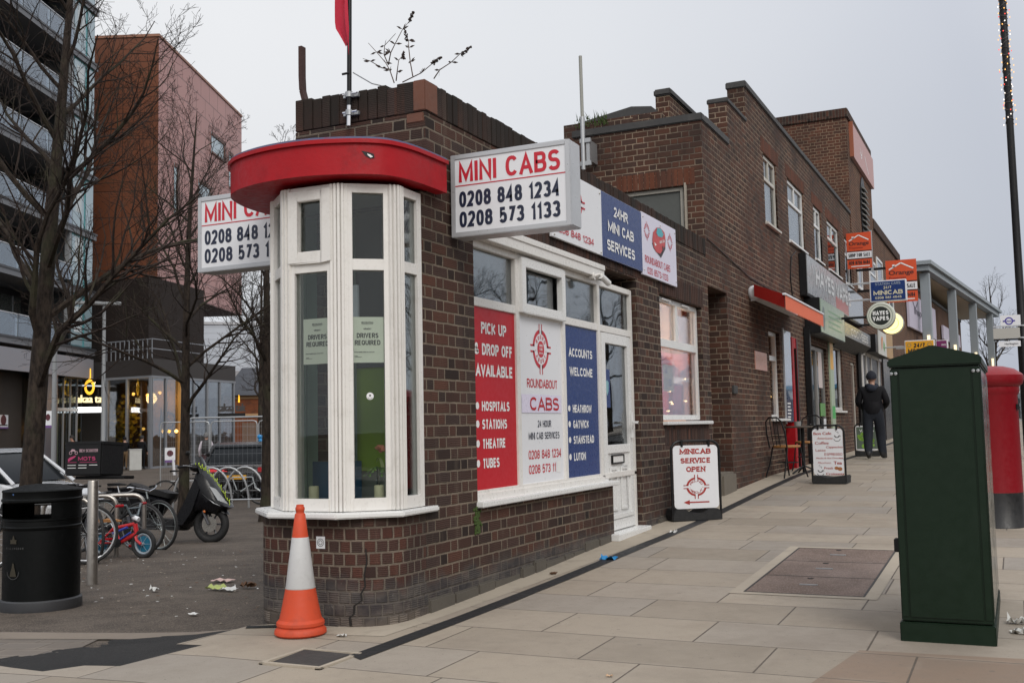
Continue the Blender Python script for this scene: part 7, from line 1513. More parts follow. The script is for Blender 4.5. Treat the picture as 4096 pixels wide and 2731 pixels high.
mb = MB(); f = Flat(mb, (-1.47, -.302, .97), (1, 0, 0), (0, 0, 1), .003); f.text('BEN SCOOTER', .385, .335, .042, PKL, .29, bold=.0); f.text('MOTS', .36, .215, .055, PK, .27, bold=.02, sp=1.2); f.poly([(.07, .20), (.17, .26), (.19, .29), (.09, .26), (.06, .235)], PK); f.line([(.06, .19), (.20, .19)], .006, PK); f.line([(.25, .19), (.52, .19)], .006, PK)
for q in (0, 1): f.arc(.10+.09*q, .325, .018, .025, 0, 2*PI, PKL, 10)
f.poly([(.09, .34), (.15, .35), (.19, .33), (.16, .375), (.12, .38)], PKL)
for x0, z in ((.06, .145), (.23, .145), (.40, .145), (.06, .105), (.23, .105)): f.rect(x0, z, x0+.13, z+.010, WHI)
mb.build('lettering', bx)

# ------------------------------------------------------------------ bare trees
def bare_tree(loc, seed, H, r0, zf, lab, spread=.46, nb=18, lean=(0, 0), reach=1.0, name='bare_tree', dens=1.0):
    rr = random.Random(seed); x, y = loc; o = thing(name, lab, 'tree', (x, y, ZG(x, y)-.03), 0, 'bare winter trees in the square')
    tm = MB(); cm = MB(); n = 16; P = []; rad = []
    for i in range(n+1):
        t = i/n; P.append(Vector((lean[0]*t+.07*math.sin(t*5+seed)*t*H*.12, lean[1]*t+.06*math.sin(t*4+seed*2)*t*H*.12, H*t))); rad.append(r0*(1-t)**.85*(1+.35*max(0, .06-t)/.06)+.008)
    tm.tube(P, rad, 10, BARK); tm.build('trunk', o)
    def at(t): i = min(n-1, int(t*n)); return P[i].lerp(P[i+1], t*n-i), rad[i]
    def grow(p, d, L_, r_, lev):
        k = 7 if lev < 2 else 4 if lev < 3 else 3; pts = [p]; rs = [r_]; q = Vector(p); d = Vector(d)
        for i in range(k):
            d = (d+Vector((rr.gauss(0, .13), rr.gauss(0, .13), rr.gauss(.05 if lev < 2 else .02, .10)))).normalized(); q = q+d*(L_/k); pts.append(Vector(q)); rs.append(max(.0026, r_*(1-(i+1)/k*.82)))
        cm.tube(pts, rs, 6 if lev == 0 else 4 if lev < 2 else 3, BARK if lev == 0 else BARK2, cap=False)
        if lev >= 3: return
        cnt = max(2, int({0: 14, 1: 8, 2: 5}[lev]*dens*(L_/(1.6*reach) if lev == 0 else 1)))
        for j in range(cnt):
            t = .22+.76*(j+rr.random()*.6)/cnt; i = min(k-1, int(t*k)); b = pts[i].lerp(pts[i+1], t*k-i); dd = (pts[i+1]-pts[i]).normalized(); ax = dd.orthogonal().normalized(); ax = Matrix.Rotation(rr.uniform(0, 6.28), 3, dd)@ax; ang = R(rr.uniform(28, 58)); nd = (dd*math.cos(ang)+ax*math.sin(ang)); nd.z += .12; nd.normalize()
            grow(b, nd, L_*rr.uniform(.34, .55)*(1.12-.5*t), max(.0026, rs[i]*.5), lev+1)
    for b in range(nb):
        t = zf/H+(1-zf/H)*(b/nb)**1.05*.96; p, r_ = at(t); a = b*2.4+rr.uniform(-.4, .4); el = R(rr.uniform(22, 42)+22*t); L_ = H*spread*(1.05-.72*t)*rr.uniform(.8, 1.15)*reach
        grow(p, (math.cos(a)*math.cos(el), math.sin(a)*math.cos(el), math.sin(el)), L_, max(.008, r_*.46), 0)
    cm.build('crown', o, recalc=False, weld=False); return o
bare_tree((-9.32, 10.72), 3, 9.6, .155, 2.3, 'tall bare tree rising behind the white car at the left', .50, 19, (.7, .1), 1.0, dens=.6)
bare_tree((-11.3, 16.0), 8, 8.2, .105, 2.2, 'bare tree in the middle of the square, trunk rising behind the scooter', .46, 18, (.25, 0), 1.0, dens=.66)
bare_tree((-10.42, 17.44), 14, 7.6, .13, 2.6, 'bare tree half hidden by the left edge of the white bay', .40, 14, (.12, 0), 1.0, dens=.75)
bare_tree((-21.0, 30.5), 23, 8.0, .13, 2.5, 'farther bare tree in front of the pink building', .38, 12, (0, 0), 1.0, dens=.7)

# ------------------------------------------------------------------ temporary fence
def fence(p0, p1, z0, z1, lab, wires=30):
    a, b = Vector(p0+(0,)), Vector(p1+(0,)); o = thing('fence_panel', lab, 'fence', ((a.x+b.x)/2, (a.y+b.y)/2, ZG((a.x+b.x)/2, (a.y+b.y)/2)), 0, 'temporary mesh fence panels'); c = Vector(o.location); q = lambda t, z: Vector((a.x+(b.x-a.x)*t, a.y+(b.y-a.y)*t, z))-c
    W = (b-a).length; cr = .12/W; mb = MB(); mb.tube([q(0, z0-.2), q(0, z1-.12), q(cr*.3, z1-.03), q(cr, z1), q(1-cr, z1), q(1-cr*.3, z1-.03), q(1, z1-.12), q(1, z0-.2)], .021, 8, GALV); mb.tube([q(0, z0), q(1, z0)], .019, 8, GALV); mb.build('tube_frame', o)
    mb = MB()
    for i in range(1, wires): mb.tube([q(i/wires, z0), q(i/wires, z1)], .0018, 3, GALV, cap=False)
    for i in range(1, 9): z = z0+(z1-z0)*i/9; mb.tube([q(0, z), q(1, z)], .0018, 3, GALV, cap=False)
    mb.build('mesh_infill', o)
fence((-14.41, 19.51), (-11.4, 20.92), -.30, 1.64, 'nearest mesh fence panel, in front of the dark parked car')
for (a, b, lab) in (((-22.85, 27.5), (-22.05, 27.86), 'narrow far fence panel at the left end of the row'), ((-22.0, 27.9), (-21.36, 28.2), 'short far fence panel right of the middle tree'), ((-21.3, 28.22), (-19.9, 28.9), 'far fence panel behind the dark parked car'), ((-19.85, 28.93), (-18.2, 29.7), 'far fence panel beside the white bay, blue rag tied on it')): fence(a, b, -.30, 1.68, lab, 14)
mb = MB(); rr = random.Random(3)
o = thing('blue_rag', 'blue plastic rag tied to the last fence post beside the bay', 'rag', (-19.7, 28.95, 1.2))
for k in range(7): mb.blob((rr.gauss(0, .08), rr.gauss(0, .05), rr.gauss(-.05, .1)), (.10, .06, .08), BLU, 8, 5)
mb.build('cloth', o)

# ------------------------------------------------------------------ cars
def car(label, loc, rz, paintm, L_=4.2, W=1.78, Hh=1.46, glass=GLASSD, light=None):
    o = thing('parked_car', label, 'car', (loc[0], loc[1], ZG(loc[0], loc[1])-.012), rz, 'cars parked in the square')
    h = W/2; z0 = .22
    lower = [(-L_*.5, .42), (-L_*.495, .70), (-L_*.47, .92), (-L_*.30, .97), (0, .95), (L_*.22, .93), (L_*.40, .80), (L_*.475, .66), (L_*.5, .45), (L_*.48, .26), (-L_*.48, .26)]
    mb = MB(); rings = []
    for y, sx_, dz in ((-1, .965, .0), (-.96, .985, .0), (-.80, 1, .0), (0, 1.004, .012), (.80, 1, 0), (.96, .985, 0), (1, .965, 0)):
        rings.append([(x*sx_, y*h, z+(dz if z > .6 else 0)-(.05 if abs(y) == 1 and z > .6 else .015 if abs(y) == .96 and z > .6 else 0)) for x, z in lower])
    mb.loft(rings, paintm); b_ = mb.build('body', o)
    top = [(-L_*.44, .93), (-L_*.33, Hh-.10), (-L_*.20, Hh), (L_*.02, Hh), (L_*.10, Hh-.07), (L_*.26, .93)]
    rg = []
    for y, s in ((-1, 0), (-.93, .25), (-.80, 1), (.80, 1), (.93, .25), (1, 0)):
        rg.append([(x*(.97+.03*s), y*h*(.97-.16*max(0, (z-.93)/(Hh-.93))), .93+(z-.93)*(1 if s else .99)-(0 if s == 1 else .01)) for x, z in top])
    mb = MB(); mb.loft([[(x, y_*h*(.965-.16*max(0, (z-.93)/(Hh-.93))), z) for x, z in top] for y_ in (-1, 1)], paint('car_glass', (.008, .010, .012), .15, .1, spec=.08)); mb.build('windows', o)
    roof = [(-L_*.34, Hh-.115), (-L_*.20, Hh+.006), (L_*.02, Hh+.006), (L_*.105, Hh-.075), (L_*.02, Hh-.03), (-L_*.20, Hh-.035)]
    mb = MB(); mb.loft([[(x, y_*h*(.985-.16*max(0, (z-.93)/(Hh-.93))), z) for x, z in roof] for y_ in (-1, -.9, .9, 1)], paintm)
    for s_ in (-1, 1):
        e_ = lambda x, z: (x, s_*h*(.985-.16*max(0, (z-.93)/(Hh-.93))), z)
        mb.tube([e_(L_*.30, .90), e_(L_*.10, Hh-.07), e_(L_*.02, Hh-.005)], .035, 6, paintm); mb.tube([e_(-L_*.03, .94), e_(-L_*.04, Hh-.02)], .035, 6, BLK); mb.tube([e_(-L_*.45, .92), e_(-L_*.335, Hh-.10), e_(-L_*.2, Hh)], .045, 6, paintm)
    mb.build('roof', o)
    A_ = Matrix.Rotation(R(90), 3, 'X')
    for x in (-L_*.305, L_*.315):
        for s_ in (-1, 1):
            wh = thing('wheel', None, None); wh.parent = o
            mb = MB(); mb.lathe([(.19, -.10), (.30, -.11), (.325, -.08), (.325, .08), (.30, .11), (.19, .10)], 28, (x, s_*(h-.10), .325), RUB, axis=A_); mb.build('tyre', wh)
            mb = MB(); mb.lathe([(0, -.07), (.19, -.09), (.20, .0), (.19, .09), (0, .07)], 24, (x, s_*(h-.10), .325), ALU, axis=A_)
            mb.build('rim', wh)
            mb = MB(); mb.lathe([(.33, -.02), (.375, -.02), (.375, .012), (.33, .012)], 24, (x, s_*(h-.008), .34), BLKP, axis=A_, arc=None); mb.build('wheel_arch', o)
    for s_ in (-1, 1):
        mb = MB(); mb.blob((L_*.20, s_*(h+.07), 1.0), (.07, .10, .065), paintm if light is None else BLKP, 10, 6); mb.build('mirror', o)
        mb = MB(); mb.loft([[(L_*.44, s_*h*.60, .66), (L_*.485, s_*h*.62, .62), (L_*.46, s_*h*.62, .74)], [(L_*.40, s_*h*.95, .68), (L_*.44, s_*h*.95, .62), (L_*.40, s_*h*.95, .78)]], paint('car_lamp', (.5, .5, .52), .1, .05, coat=1)); mb.build('headlight', o)
        mb = MB(); mb.box(-L_*.502, -L_*.46, s_*h*.60, s_*h*.97, .72, .86, paint('tail_lamp', (.40, .01, .015), .2, .05, coat=.8)); mb.build('tail_light', o, bevel=.02)
    mb = MB(); mb.box(-L_*.506, -L_*.49, -.26, .26, .55, .66, YELS); mb.build('number_plate', o)
    return o
car('white parked hatchback behind the left tree, nose pointing right', (-15.5, 15.15), R(9), paint('car_white', (.58, .59, .61), .18, .04, .15, dc=(.35, .35, .35), coat=.7), 4.1, 1.75, 1.58)
c2 = car('dark parked car seen from behind through the mesh fence', (-16.6, 24.6), R(118), paint('car_black', (.008, .008, .009), .25, .1, spec=.4), 4.3, 1.85, 1.52, light=1)
mb = MB(); mb.box(-2.175, -2.14, -.80, .80, .905, .935, CHROME); mb.build('chrome_strip', c2); mb = MB(); mb.box(-2.185, -2.15, .25, .82, .76, .83, glow('tail_light_bar', (.55, .03, .04), .4)); mb.build('light_bar', c2)

# ------------------------------------------------------------------ people in the square
HV = paint('hi_vis_orange', (.80, .13, .02), .6, .08); GRY = paint('grey_sleeve', (.2, .19, .19), .8)
def hv(o, B, s):
    mb = MB(); mb.lathe([(.205, 1.02), (.207, 1.05)], 18, (0, 0, 0), WSIGN, sy=.72); mb.lathe([(.125, .55), (.125, .59)], 12, (-.1, .03, 0), WSIGN); mb.build('reflective_strip', o)
human('man in orange hi vis vest and trousers stooping by the glass front', (-37.62, 37.25, ZG(-37.6, 37.3)), R(150), {'chest': (0, .05, 1.29, .16), 'neckb': (0, .07, 1.44), 'neck': (0, .09, 1.50), 'jaw': (0, .13, 1.56), 'crown': (0, .11, 1.66), 'knl': (-.1, .14, .5), 'anl': (-.1, .1, .1), 'toel': (-.1, .26, .04), 'heell': (-.1, .05, .035), 'anr': (.1, -.2, .12), 'toer': (.1, -.05, .04), 'heelr': (.1, -.26, .06)}, {'top': HV, 'leg': HV, 'shoe': DKS, 'skin': SKIN}, 1.0, ('hair', paint('dark_hair', (.02, .016, .014), .7)), hv)
def pack(o, B, s):
    mb = MB(); mb.loft([[(-.15, -.12, .98), (.15, -.12, .98), (.14, -.26, 1.0), (-.14, -.26, 1.0)], [(-.17, -.12, 1.15), (.17, -.12, 1.15), (.16, -.31, 1.15), (-.16, -.31, 1.15)], [(-.15, -.11, 1.42), (.15, -.11, 1.42), (.12, -.25, 1.42), (-.12, -.25, 1.42)], [(-.09, -.10, 1.49), (.09, -.10, 1.49), (.07, -.18, 1.49), (-.07, -.18, 1.49)]], BLKP); mb.build('backpack', o)
human('person in white top with grey hair carrying a black backpack beyond the fence', (-23.6, 30.6, ZG(-23.6, 30.6)), R(40), {}, {'top': paint('white_top', (.55, .50, .55), .8), 'leg': paint('maroon_trousers', (.07, .02, .025), .8), 'shoe': DKS, 'skin': SKIN}, .98, ('grey_hair', paint('grey_hair', (.12, .12, .12), .8)), pack)
human('person in a dark coat at the restaurant window, left of the pair', (-36.75, 39.6, ZG(-36.7, 39.6)), R(60), {'elr': (.26, .1, 1.16), 'wrr': (.18, .3, 1.2), 'par': (.15, .37, 1.22)}, {'top': DJ, 'leg': paint('tan_trousers', (.16, .10, .05), .8), 'shoe': DKS, 'skin': SKIN}, .92, ('hood', DJ))
human('person in a dark coat at the restaurant window, right of the pair', (-36.1, 40.1, ZG(-36.1, 40.1)), R(20), {'ell': (-.28, .08, 1.2), 'wrl': (-.1, .28, 1.2), 'pal': (-.05, .33, 1.2)}, {'top': DJ, 'leg': DJ, 'shoe': DKS, 'skin': SKIN}, .94, ('dark_hair', paint('black_hair', (.012, .011, .01), .7)))
o = thing('counter', 'white marbled counter beside the pair at the restaurant window', 'counter', (-35.85, 39.4, ZG(-36, 39.4)), R(50)); mb = MB(); mb.box(-.28, .28, -.25, .25, 0, 1.0, paint('marble', (.5, .5, .48), .3, .25, scale=4)); mb.box(-.31, .31, -.28, .28, 1.0, 1.03, WSIGN); mb.build('block', o, bevel=.01)
# ================================================================== buildings round the square
e1 = Vector((-.39, .92, 0)).normalized(); nF = Vector((e1.y, -e1.x, 0)); P0 = Vector((-39.9, 40.4, 0))
def fp(t, d, z): return P0-e1*t+nF*d+Vector((0, 0, z))     # t towards the viewer's left along the front, d out of it
ap = wthing('apartment_block', 'dark apartment block with glass balconies and turquoise glazed corner, far left', 'building', (P0.x-4, P0.y-6, -.4))
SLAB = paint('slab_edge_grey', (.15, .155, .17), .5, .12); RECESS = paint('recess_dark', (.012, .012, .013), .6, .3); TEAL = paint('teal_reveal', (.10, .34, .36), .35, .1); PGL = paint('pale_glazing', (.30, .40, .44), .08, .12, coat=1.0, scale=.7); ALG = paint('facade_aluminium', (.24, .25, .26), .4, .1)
LN = 26; D_ = 14
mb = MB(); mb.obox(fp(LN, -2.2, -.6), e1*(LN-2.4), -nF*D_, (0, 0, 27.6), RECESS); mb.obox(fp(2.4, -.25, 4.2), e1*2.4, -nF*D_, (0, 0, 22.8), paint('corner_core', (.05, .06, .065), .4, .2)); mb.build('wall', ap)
levels = [2.40+3.03*k for k in range(0, 9)]
for k, z in enumerate(levels):
    if k == 0: continue
    mb = MB(); mb.obox(fp(LN, .12, z), e1*(LN+.15), -nF*2.4, (0, 0, .34), SLAB); mb.obox(fp(LN, .16, z+.25), e1*(LN+.2), -nF*.5, (0, 0, .10), paint('slab_cap', (.05, .052, .058), .4) if k == 1 else bpy.data.materials['slab_cap']); mb.build('floor_slab', ap)
    mb = MB(); n = 9; w_ = (LN-2.5)/n
    for i in range(n): mb.obox(fp(2.5+w_*(i+1)-.04, .06, z+.36), e1*(w_-.08), -nF*.02, (0, 0, .98), GLASSA)
    b_ = mb.build('balustrade', ap); mb = MB(); mb.obox(fp(LN, .08, z+1.34), e1*(LN-2.45), -nF*.06, (0, 0, .045), ALU)
    for i in range(n+1): mb.obox(fp(2.5+w_*i+.02, .04, z+.34), e1*.04, -nF*.04, (0, 0, 1.0), ALG)
    mb.build('handrail', b_)
    if k < 8:
        for i in range(7):
            t = 4.2+3.3*i; mb = MB(); mb.obox(fp(t+.95, -2.19, z+.4), e1*1.9, nF*.05, (0, 0, 2.3), paint('balcony_door', (.05, .055, .05), .25, .3, coat=.4) if k == 1 and i == 0 else bpy.data.materials['balcony_door']); mb.obox(fp(t-.1, -2.15, z+.4), e1*.1, nF*.04, (0, 0, 2.3), ALG); f = mb.build('balcony_window', ap)
        mb = MB(); mb.obox(fp(2.55, -.02, z+.34), e1*2.5, -nF*.06, (0, 0, 2.70), TEAL); mb.obox(fp(2.7, .02, z+.34), e1*.22, -nF*.25, (0, 0, 2.7), ALG); f = mb.build('corner_window', ap)
        mb = MB(); rr = random.Random(k)
        mb.obox(fp(2.4, .0, z+.42), e1*1.25, nF*.012, (0, 0, 2.5), PGL); mb.obox(fp(.92, .0, z+.42), e1*.85, nF*.012, (0, 0, 2.5), PGL); mb.build('pane', f)
        mb = MB(); mb.obox(fp(2.1, .013, z+1.0+rr.random()*.6), e1*(.4+.5*rr.random()), nF*.006, (0, 0, 1.3), paint('white_blind_far', (.55, .6, .62), .6) if k == 1 else bpy.data.materials['white_blind_far']); mb.build('blind', f)
mb = MB(); mb.obox(fp(LN, .10, 4.25), e1*LN, -nF*.25, (0, 0, 1.0), paint('pale_band', (.26, .26, .29), .5, .06)); mb.build('band', ap)
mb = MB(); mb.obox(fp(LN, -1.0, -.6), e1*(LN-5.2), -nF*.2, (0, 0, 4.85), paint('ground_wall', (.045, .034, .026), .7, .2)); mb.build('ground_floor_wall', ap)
for t in (4.9, 10.5, 16.5, 22.5): mb = MB(); mb.obox(fp(t, .02, -.6), e1*1.15, -nF*.6, (0, 0, 4.85), paint('column_grey', (.10, .10, .115), .5, .1)); mb.build('column', ap)
mb = MB()
for i in range(5): mb.obox(fp(3.75-.75*i, -.4, -.5), e1*.08, -nF*.08, (0, 0, 4.7), ALG)
mb.obox(fp(3.75, -.38, 2.55), e1*3.7, -nF*.1, (0, 0, .16), ALG); mb.obox(fp(3.75, -.5, -.5), e1*3.8, -nF*.02, (0, 0, 4.7), glassy('entrance_glass', (.4, .45, .45), .0)); mb.build('shop_glazing', ap)
mb = MB(); mb.obox(fp(3.6, -.48, -.3), e1*.95, nF*.01, (0, 0, 2.7), paint('green_poster_far', (.07, .11, .06), .5, .7, scale=4)); mb.build('window_poster', ap)
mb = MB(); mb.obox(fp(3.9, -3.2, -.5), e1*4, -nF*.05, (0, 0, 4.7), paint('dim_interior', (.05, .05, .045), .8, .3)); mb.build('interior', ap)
mb = MB()
for i in range(3): p = fp(1.9-.42*i, -1.6, 1.62); mb.blob(p, (.09, .09, .09), glow('pendant_glow', (1, .50, .10), 6) if i == 0 else bpy.data.materials['pendant_glow'], 8, 5)
mb.build('pendant_lamp', ap)
def plaque(t, z, w_, h_, lab, draw):
    o = wthing('wall_notice', lab, 'sign', fp(t, -.9, z), 'notices on the apartment wall'); U = e1; mb = MB(); b = fp(t, -.96, z); mb.obox(b, U*w_, nF*.03, (0, 0, h_), WSIGN if draw != 'green' else paint('green_notice', (.012, .07, .03), .5)); mb.build('plate', o)
    mb = MB(); f = Flat(mb, b+nF*.03, U, (0, 0, 1), .01)
    if draw == 'green':
        for i, t_ in enumerate(('FIRE', 'ASSEMBLY', 'POINT')): f.text(t_, w_/2, h_*(.68-.27*i), h_*.14, paint('notice_pale', (.35, .45, .38), .5) if i == 0 else bpy.data.materials['notice_pale'], w_*(.35 if i != 1 else .7))
    else:
        f.disc(w_/2, h_*.62, w_*.28, paint('notice_maroon', (.08, .01, .02), .5), 16); f.rect(w_*.08, h_*.22, w_*.92, h_*.30, BLKL); f.rect(0, 0, w_, h_*.12, paint('notice_purple', (.14, .06, .22), .5))
    mb.build('lettering', o)
plaque(7.4, 1.70, .85, .62, 'white no parking notice with a dark disc on the apartment wall', 'p'); plaque(9.1, 1.12, 1.2, .52, 'dark green assembly notice on the apartment wall behind the white car', 'green')
# tower clad in orange and pink panels
pk = wthing('clad_tower', 'tall building with rust brown front and pink panelled side, raised on columns', 'building', (-46, 54, -.4)); Q0 = Vector((-40.7, 45.88, 0))
fq = lambda t, d, z: Q0+e1*t-nF*d+Vector((0, 0, z))
mb = MB(); z0, z1 = 9.75, 24.45; PKM = panels('pink_panels', (.42, .205, .18), 1.7, 1.22, .075, .06, .3, off=.5); ORM = panels('rust_panels', (.155, .052, .024), 3.1, 1.53, .08, .12, .3)
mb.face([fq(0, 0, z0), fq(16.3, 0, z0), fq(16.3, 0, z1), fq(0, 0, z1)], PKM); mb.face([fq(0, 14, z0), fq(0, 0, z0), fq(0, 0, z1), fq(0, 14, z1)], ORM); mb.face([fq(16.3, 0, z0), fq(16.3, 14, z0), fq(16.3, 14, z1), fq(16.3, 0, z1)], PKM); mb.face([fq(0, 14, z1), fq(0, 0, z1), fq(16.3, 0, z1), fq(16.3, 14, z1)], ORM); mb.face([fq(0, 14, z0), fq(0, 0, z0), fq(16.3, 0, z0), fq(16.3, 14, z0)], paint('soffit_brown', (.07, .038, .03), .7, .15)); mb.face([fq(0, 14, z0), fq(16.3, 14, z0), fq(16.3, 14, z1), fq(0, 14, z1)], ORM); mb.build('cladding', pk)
mb = MB(); mb.obox(fq(-.06, -.06, z1), e1*16.4, -nF*14.1, (0, 0, .16), paint('roof_trim', (.28, .13, .08), .5)); mb.build('roof_trim', pk)
for t, w_, z, h_ in ((9.4, 2.9, 20.0, 1.45), (13.2, .8, 18.5, 2.6), (6.85, 2.6, 16.2, 1.45), (2.5, .75, 14.5, 3.1), (7.6, 2.6, 12.3, 1.5)):
    mb = MB(); RV = bpy.data.materials.get('pink_reveal') or paint('pink_reveal', (.12, .05, .035), .5); mb.obox(fq(t, -.05, z), e1*w_, nF*.06, (0, 0, .12), RV); mb.obox(fq(t, -.05, z+h_-.25), e1*w_, nF*.06, (0, 0, .25), RV); mb.obox(fq(t+w_-.35, -.05, z), e1*.35, nF*.06, (0, 0, h_), RV); mb.obox(fq(t, -.02, z), e1*w_, nF*.03, (0, 0, h_), PGL); mb.build('window', pk)
for t, d in ((1.0, 2.5), (9, 2.5)): p = fq(t, d, 0); mb = MB(); mb.lathe([(.32, -.5), (.32, 9.76)], 16, (p.x, p.y, 0), paint('concrete_column', (.17, .165, .16), .8, .12) if t == 1 else bpy.data.materials['concrete_column']); mb.build('column', pk)
# glazed restaurant podium
rs = wthing('restaurant_pavilion', 'glass fronted restaurant with warm lit interior under the pink tower', 'building', (-39, 45, -.3))
GA, GB_, GC, GD = Vector((-40.6, 40.9, 0)), Vector((-40.4, 41.57, 0)), Vector((-36.54, 41.18, 0)), Vector((-37.99, 49.38, 0))
FRM = paint('podium_frame', (.20, .21, .23), .4, .1); zB, zT = -.45, 4.3
def glazing(a, b, ts, name, gm):
    U = (b-a).normalized(); L_ = (b-a).length; N = Vector((U.y, -U.x, 0)); mb = MB()
    for t in ts: mb.obox(a+U*(t*L_-.05)+Vector((0, 0, zB)), U*.12, -N*.14, (0, 0, zT-zB), FRM)
    for z in (zB, zT-.1): mb.obox(a+N*.01+Vector((0, 0, z)), U*L_, -N*.12, (0, 0, .12), FRM)
    f = mb.build(name, rs); mb = MB(); mb.obox(a-N*.06+Vector((0, 0, zB)), U*L_, -N*.01, (0, 0, zT-zB), gm); mb.build('pane', f)
glazing(GB_, GC, (0, .10, .50, .97), 'front_glazing', glassy('restaurant_glass', (.8, .78, .72), .10)); glazing(GC, GD, (0, .16, .32, .48, .64, .80, .985), 'side_glazing', glassy('side_glass', (.6, .65, .66), .30))
mb = MB(); mb.prism([(GB_.x, GB_.y), (GC.x, GC.y), (GD.x, GD.y), (-46, 50), (-46, 42)], zT, zT+.9, paint('podium_fascia', (.030, .024, .021), .5, .1)); mb.build('roof', rs)
mb = MB(); mb.prism([(GB_.x-.3, GB_.y+1.2), (GC.x-1.4, GC.y+1.2), (GD.x-1.5, GD.y-1), (-46, 49), (-46, 43)], zT+.9, 9.7, paint('upper_podium', (.020, .013, .010), .6, .3, spec=.2)); mb.build('upper_storey', rs)
mb = MB()
for i in range(12): a = GB_.lerp(GC, i/11); mb.box(a.x-.02, a.x+.02, a.y, a.y+.04, zT+.9, zT+1.9, FRM)
for z in (zT+1.4, zT+1.9): mb.tube([GB_+Vector((0, .02, z)), GC+Vector((0, .02, z)), GD+Vector((0, 0, z))], .03, 6, FRM)
mb.build('roof_railing', rs)
mb = MB(); WG = paint('warm_partition', (.50, .26, .07), .7, .12); mb.box(-39.1, -36.9, 43.6, 43.7, zB, 4.2, WG); mb.box(-41, -39.1, 43.4, 43.5, zB, 4.2, paint('brown_partition', (.10, .06, .035), .8, .2)); mb.box(-46, -36.6, 41.3, 49, zB-.02, zB+.0, DARKR); mb.box(-45.9, -45.8, 41, 49, zB, 4.2, paint('far_partition', (.10, .085, .07), .8, .2)); mb.build('interior', rs)
mb = MB(); rr = random.Random(5); YEL = paint('yellow_foliage', (.42, .32, .02), .8, .4)
for k in range(420): c = Vector((-39.75+rr.gauss(0, .33), 42.6+rr.gauss(0, .25), 1.9+rr.gauss(0, .55))); d_ = Vector((rr.gauss(0, 1), rr.gauss(0, 1), rr.gauss(0, 1))).normalized()*.10; q = d_.orthogonal()*.9; mb.face([c-d_, c+q, c+d_, c-q], YEL)
mb.build('foliage_wall', rs, recalc=False)
mb = MB(); mb.tube([(-37.55+.42*math.cos(2*PI*i/28), 43.5, 2.05+.42*math.sin(2*PI*i/28)) for i in range(28)], .04, 6, BLK, closed=True); mb.tube([(-37.55, 43.5, 2.05), (-38.1, 43.5, 2.6), (-38.2, 43.5, 1.2)], .03, 6, BLK); mb.build('wall_bicycle', rs)
mb = MB()
for p in ((-37.1, 42.6, 1.45), (-36.75, 43.2, 1.45), (-38.6, 43, 3.4), (-37.6, 42.9, 3.5), (-39.6, 43, 3.5)): mb.blob(p, .09, bpy.data.materials['pendant_glow'], 8, 5)
mb.build('pendant_lamp', rs)
ld = bpy.data.lights.new('restaurant_lamp', 'POINT'); lo = bpy.data.objects.new('restaurant_lamp', ld); COL.objects.link(lo); ld.energy = 130; ld.color = (1, .62, .25); ld.shadow_soft_size = .3; lo.location = (-37.8, 42.5, 3.2)
tk = wthing('restaurant_sign', 'yellow and cream lit restaurant lettering with a chilli ring emblem and white light bar', 'sign', (-39.5, 39.8, 2.5)); U = Vector((.69, .72, 0)).normalized(); N = Vector((U.y, -U.x, 0)); o_ = Vector((-40.12, 39.55, 2.5))
CREAM = glow('sign_cream', (1, .82, .45), .85); AMB = glow('sign_amber', (1, .52, .03), .95); WB = glow('sign_white', (1, 1, .98), 3)
mb = MB(); mb.obox(o_-N*.2+Vector((.03, .03, .0)), U*1.24, N*.2, (0, 0, .27), WB); mb.build('light_bar', tk)
mb = MB(); f = Flat(mb, o_+Vector((0, 0, .5)), U, (0, 0, 1), .02); f.text('takaa ta', -.08, .0, .40, CREAM, 1.36, 'l', .05); mb.build('lettering', tk)
mb = MB(); f = Flat(mb, o_+Vector((0, 0, 1.25)), U, (0, 0, 1), .0)
def ell(f, rx0, rz0, rx1, rz1, cx, cz, m, n=26):
    for i in range(n):
        t, q = 2*PI*i/n, 2*PI*(i+1)/n; f.poly([(cx+rx0*math.cos(t), cz+rz0*math.sin(t)), (cx+rx1*math.cos(t), cz+rz1*math.sin(t)), (cx+rx1*math.cos(q), cz+rz1*math.sin(q)), (cx+rx0*math.cos(q), cz+rz0*math.sin(q))], m)
ell(f, .14, .24, .25, .40, .68, .05, AMB); f.poly([(.63, .46), (.60, .90), (.66, 1.05), (.74, .98), (.75, .50)], AMB); f.poly([(.90, .1), (.98, .32), (.88, .28)], CREAM); mb.build('emblem', tk)
mb = MB()
for t in (.1, 1.1): mb.tube([o_+U*t-N*.1+Vector((0, 0, .1)), o_+U*t-N*.1+Vector((0, 0, 1.2))], .03, 6, BLK)
mb.tube([o_+U*.6-N*.1+Vector((0, 0, .2)), o_+U*.6-N*1.2+Vector((0, 0, .2))], .04, 6, BLK); mb.build('bracket', tk)
t2 = wthing('restaurant_sign', 'unlit dark lettering with a small chilli emblem on the far side of the glass pavilion', 'sign', (-35.5, 45.5, 2.3)); mb = MB(); b = Vector((-36.9, 46.6, 2.5)); f = Flat(mb, b, U, (0, 0, 1), .0); f.text('takaa tak', 0, 0, .45, paint('dark_sign_letters', (.04, .035, .035), .5), 1.5, 'l', .06); mb.obox(b+Vector((0, 0, -.3)), U*1.5, -N*.1, (0, 0, .2), BLK); mb.build('lettering', t2); mb = MB(); f = Flat(mb, b+U*1.1, U, (0, 0, 1), .0); f.poly([(0, .5), (.1, .5), (.08, .85), (.03, .95)], AMB); mb.build('emblem', t2)
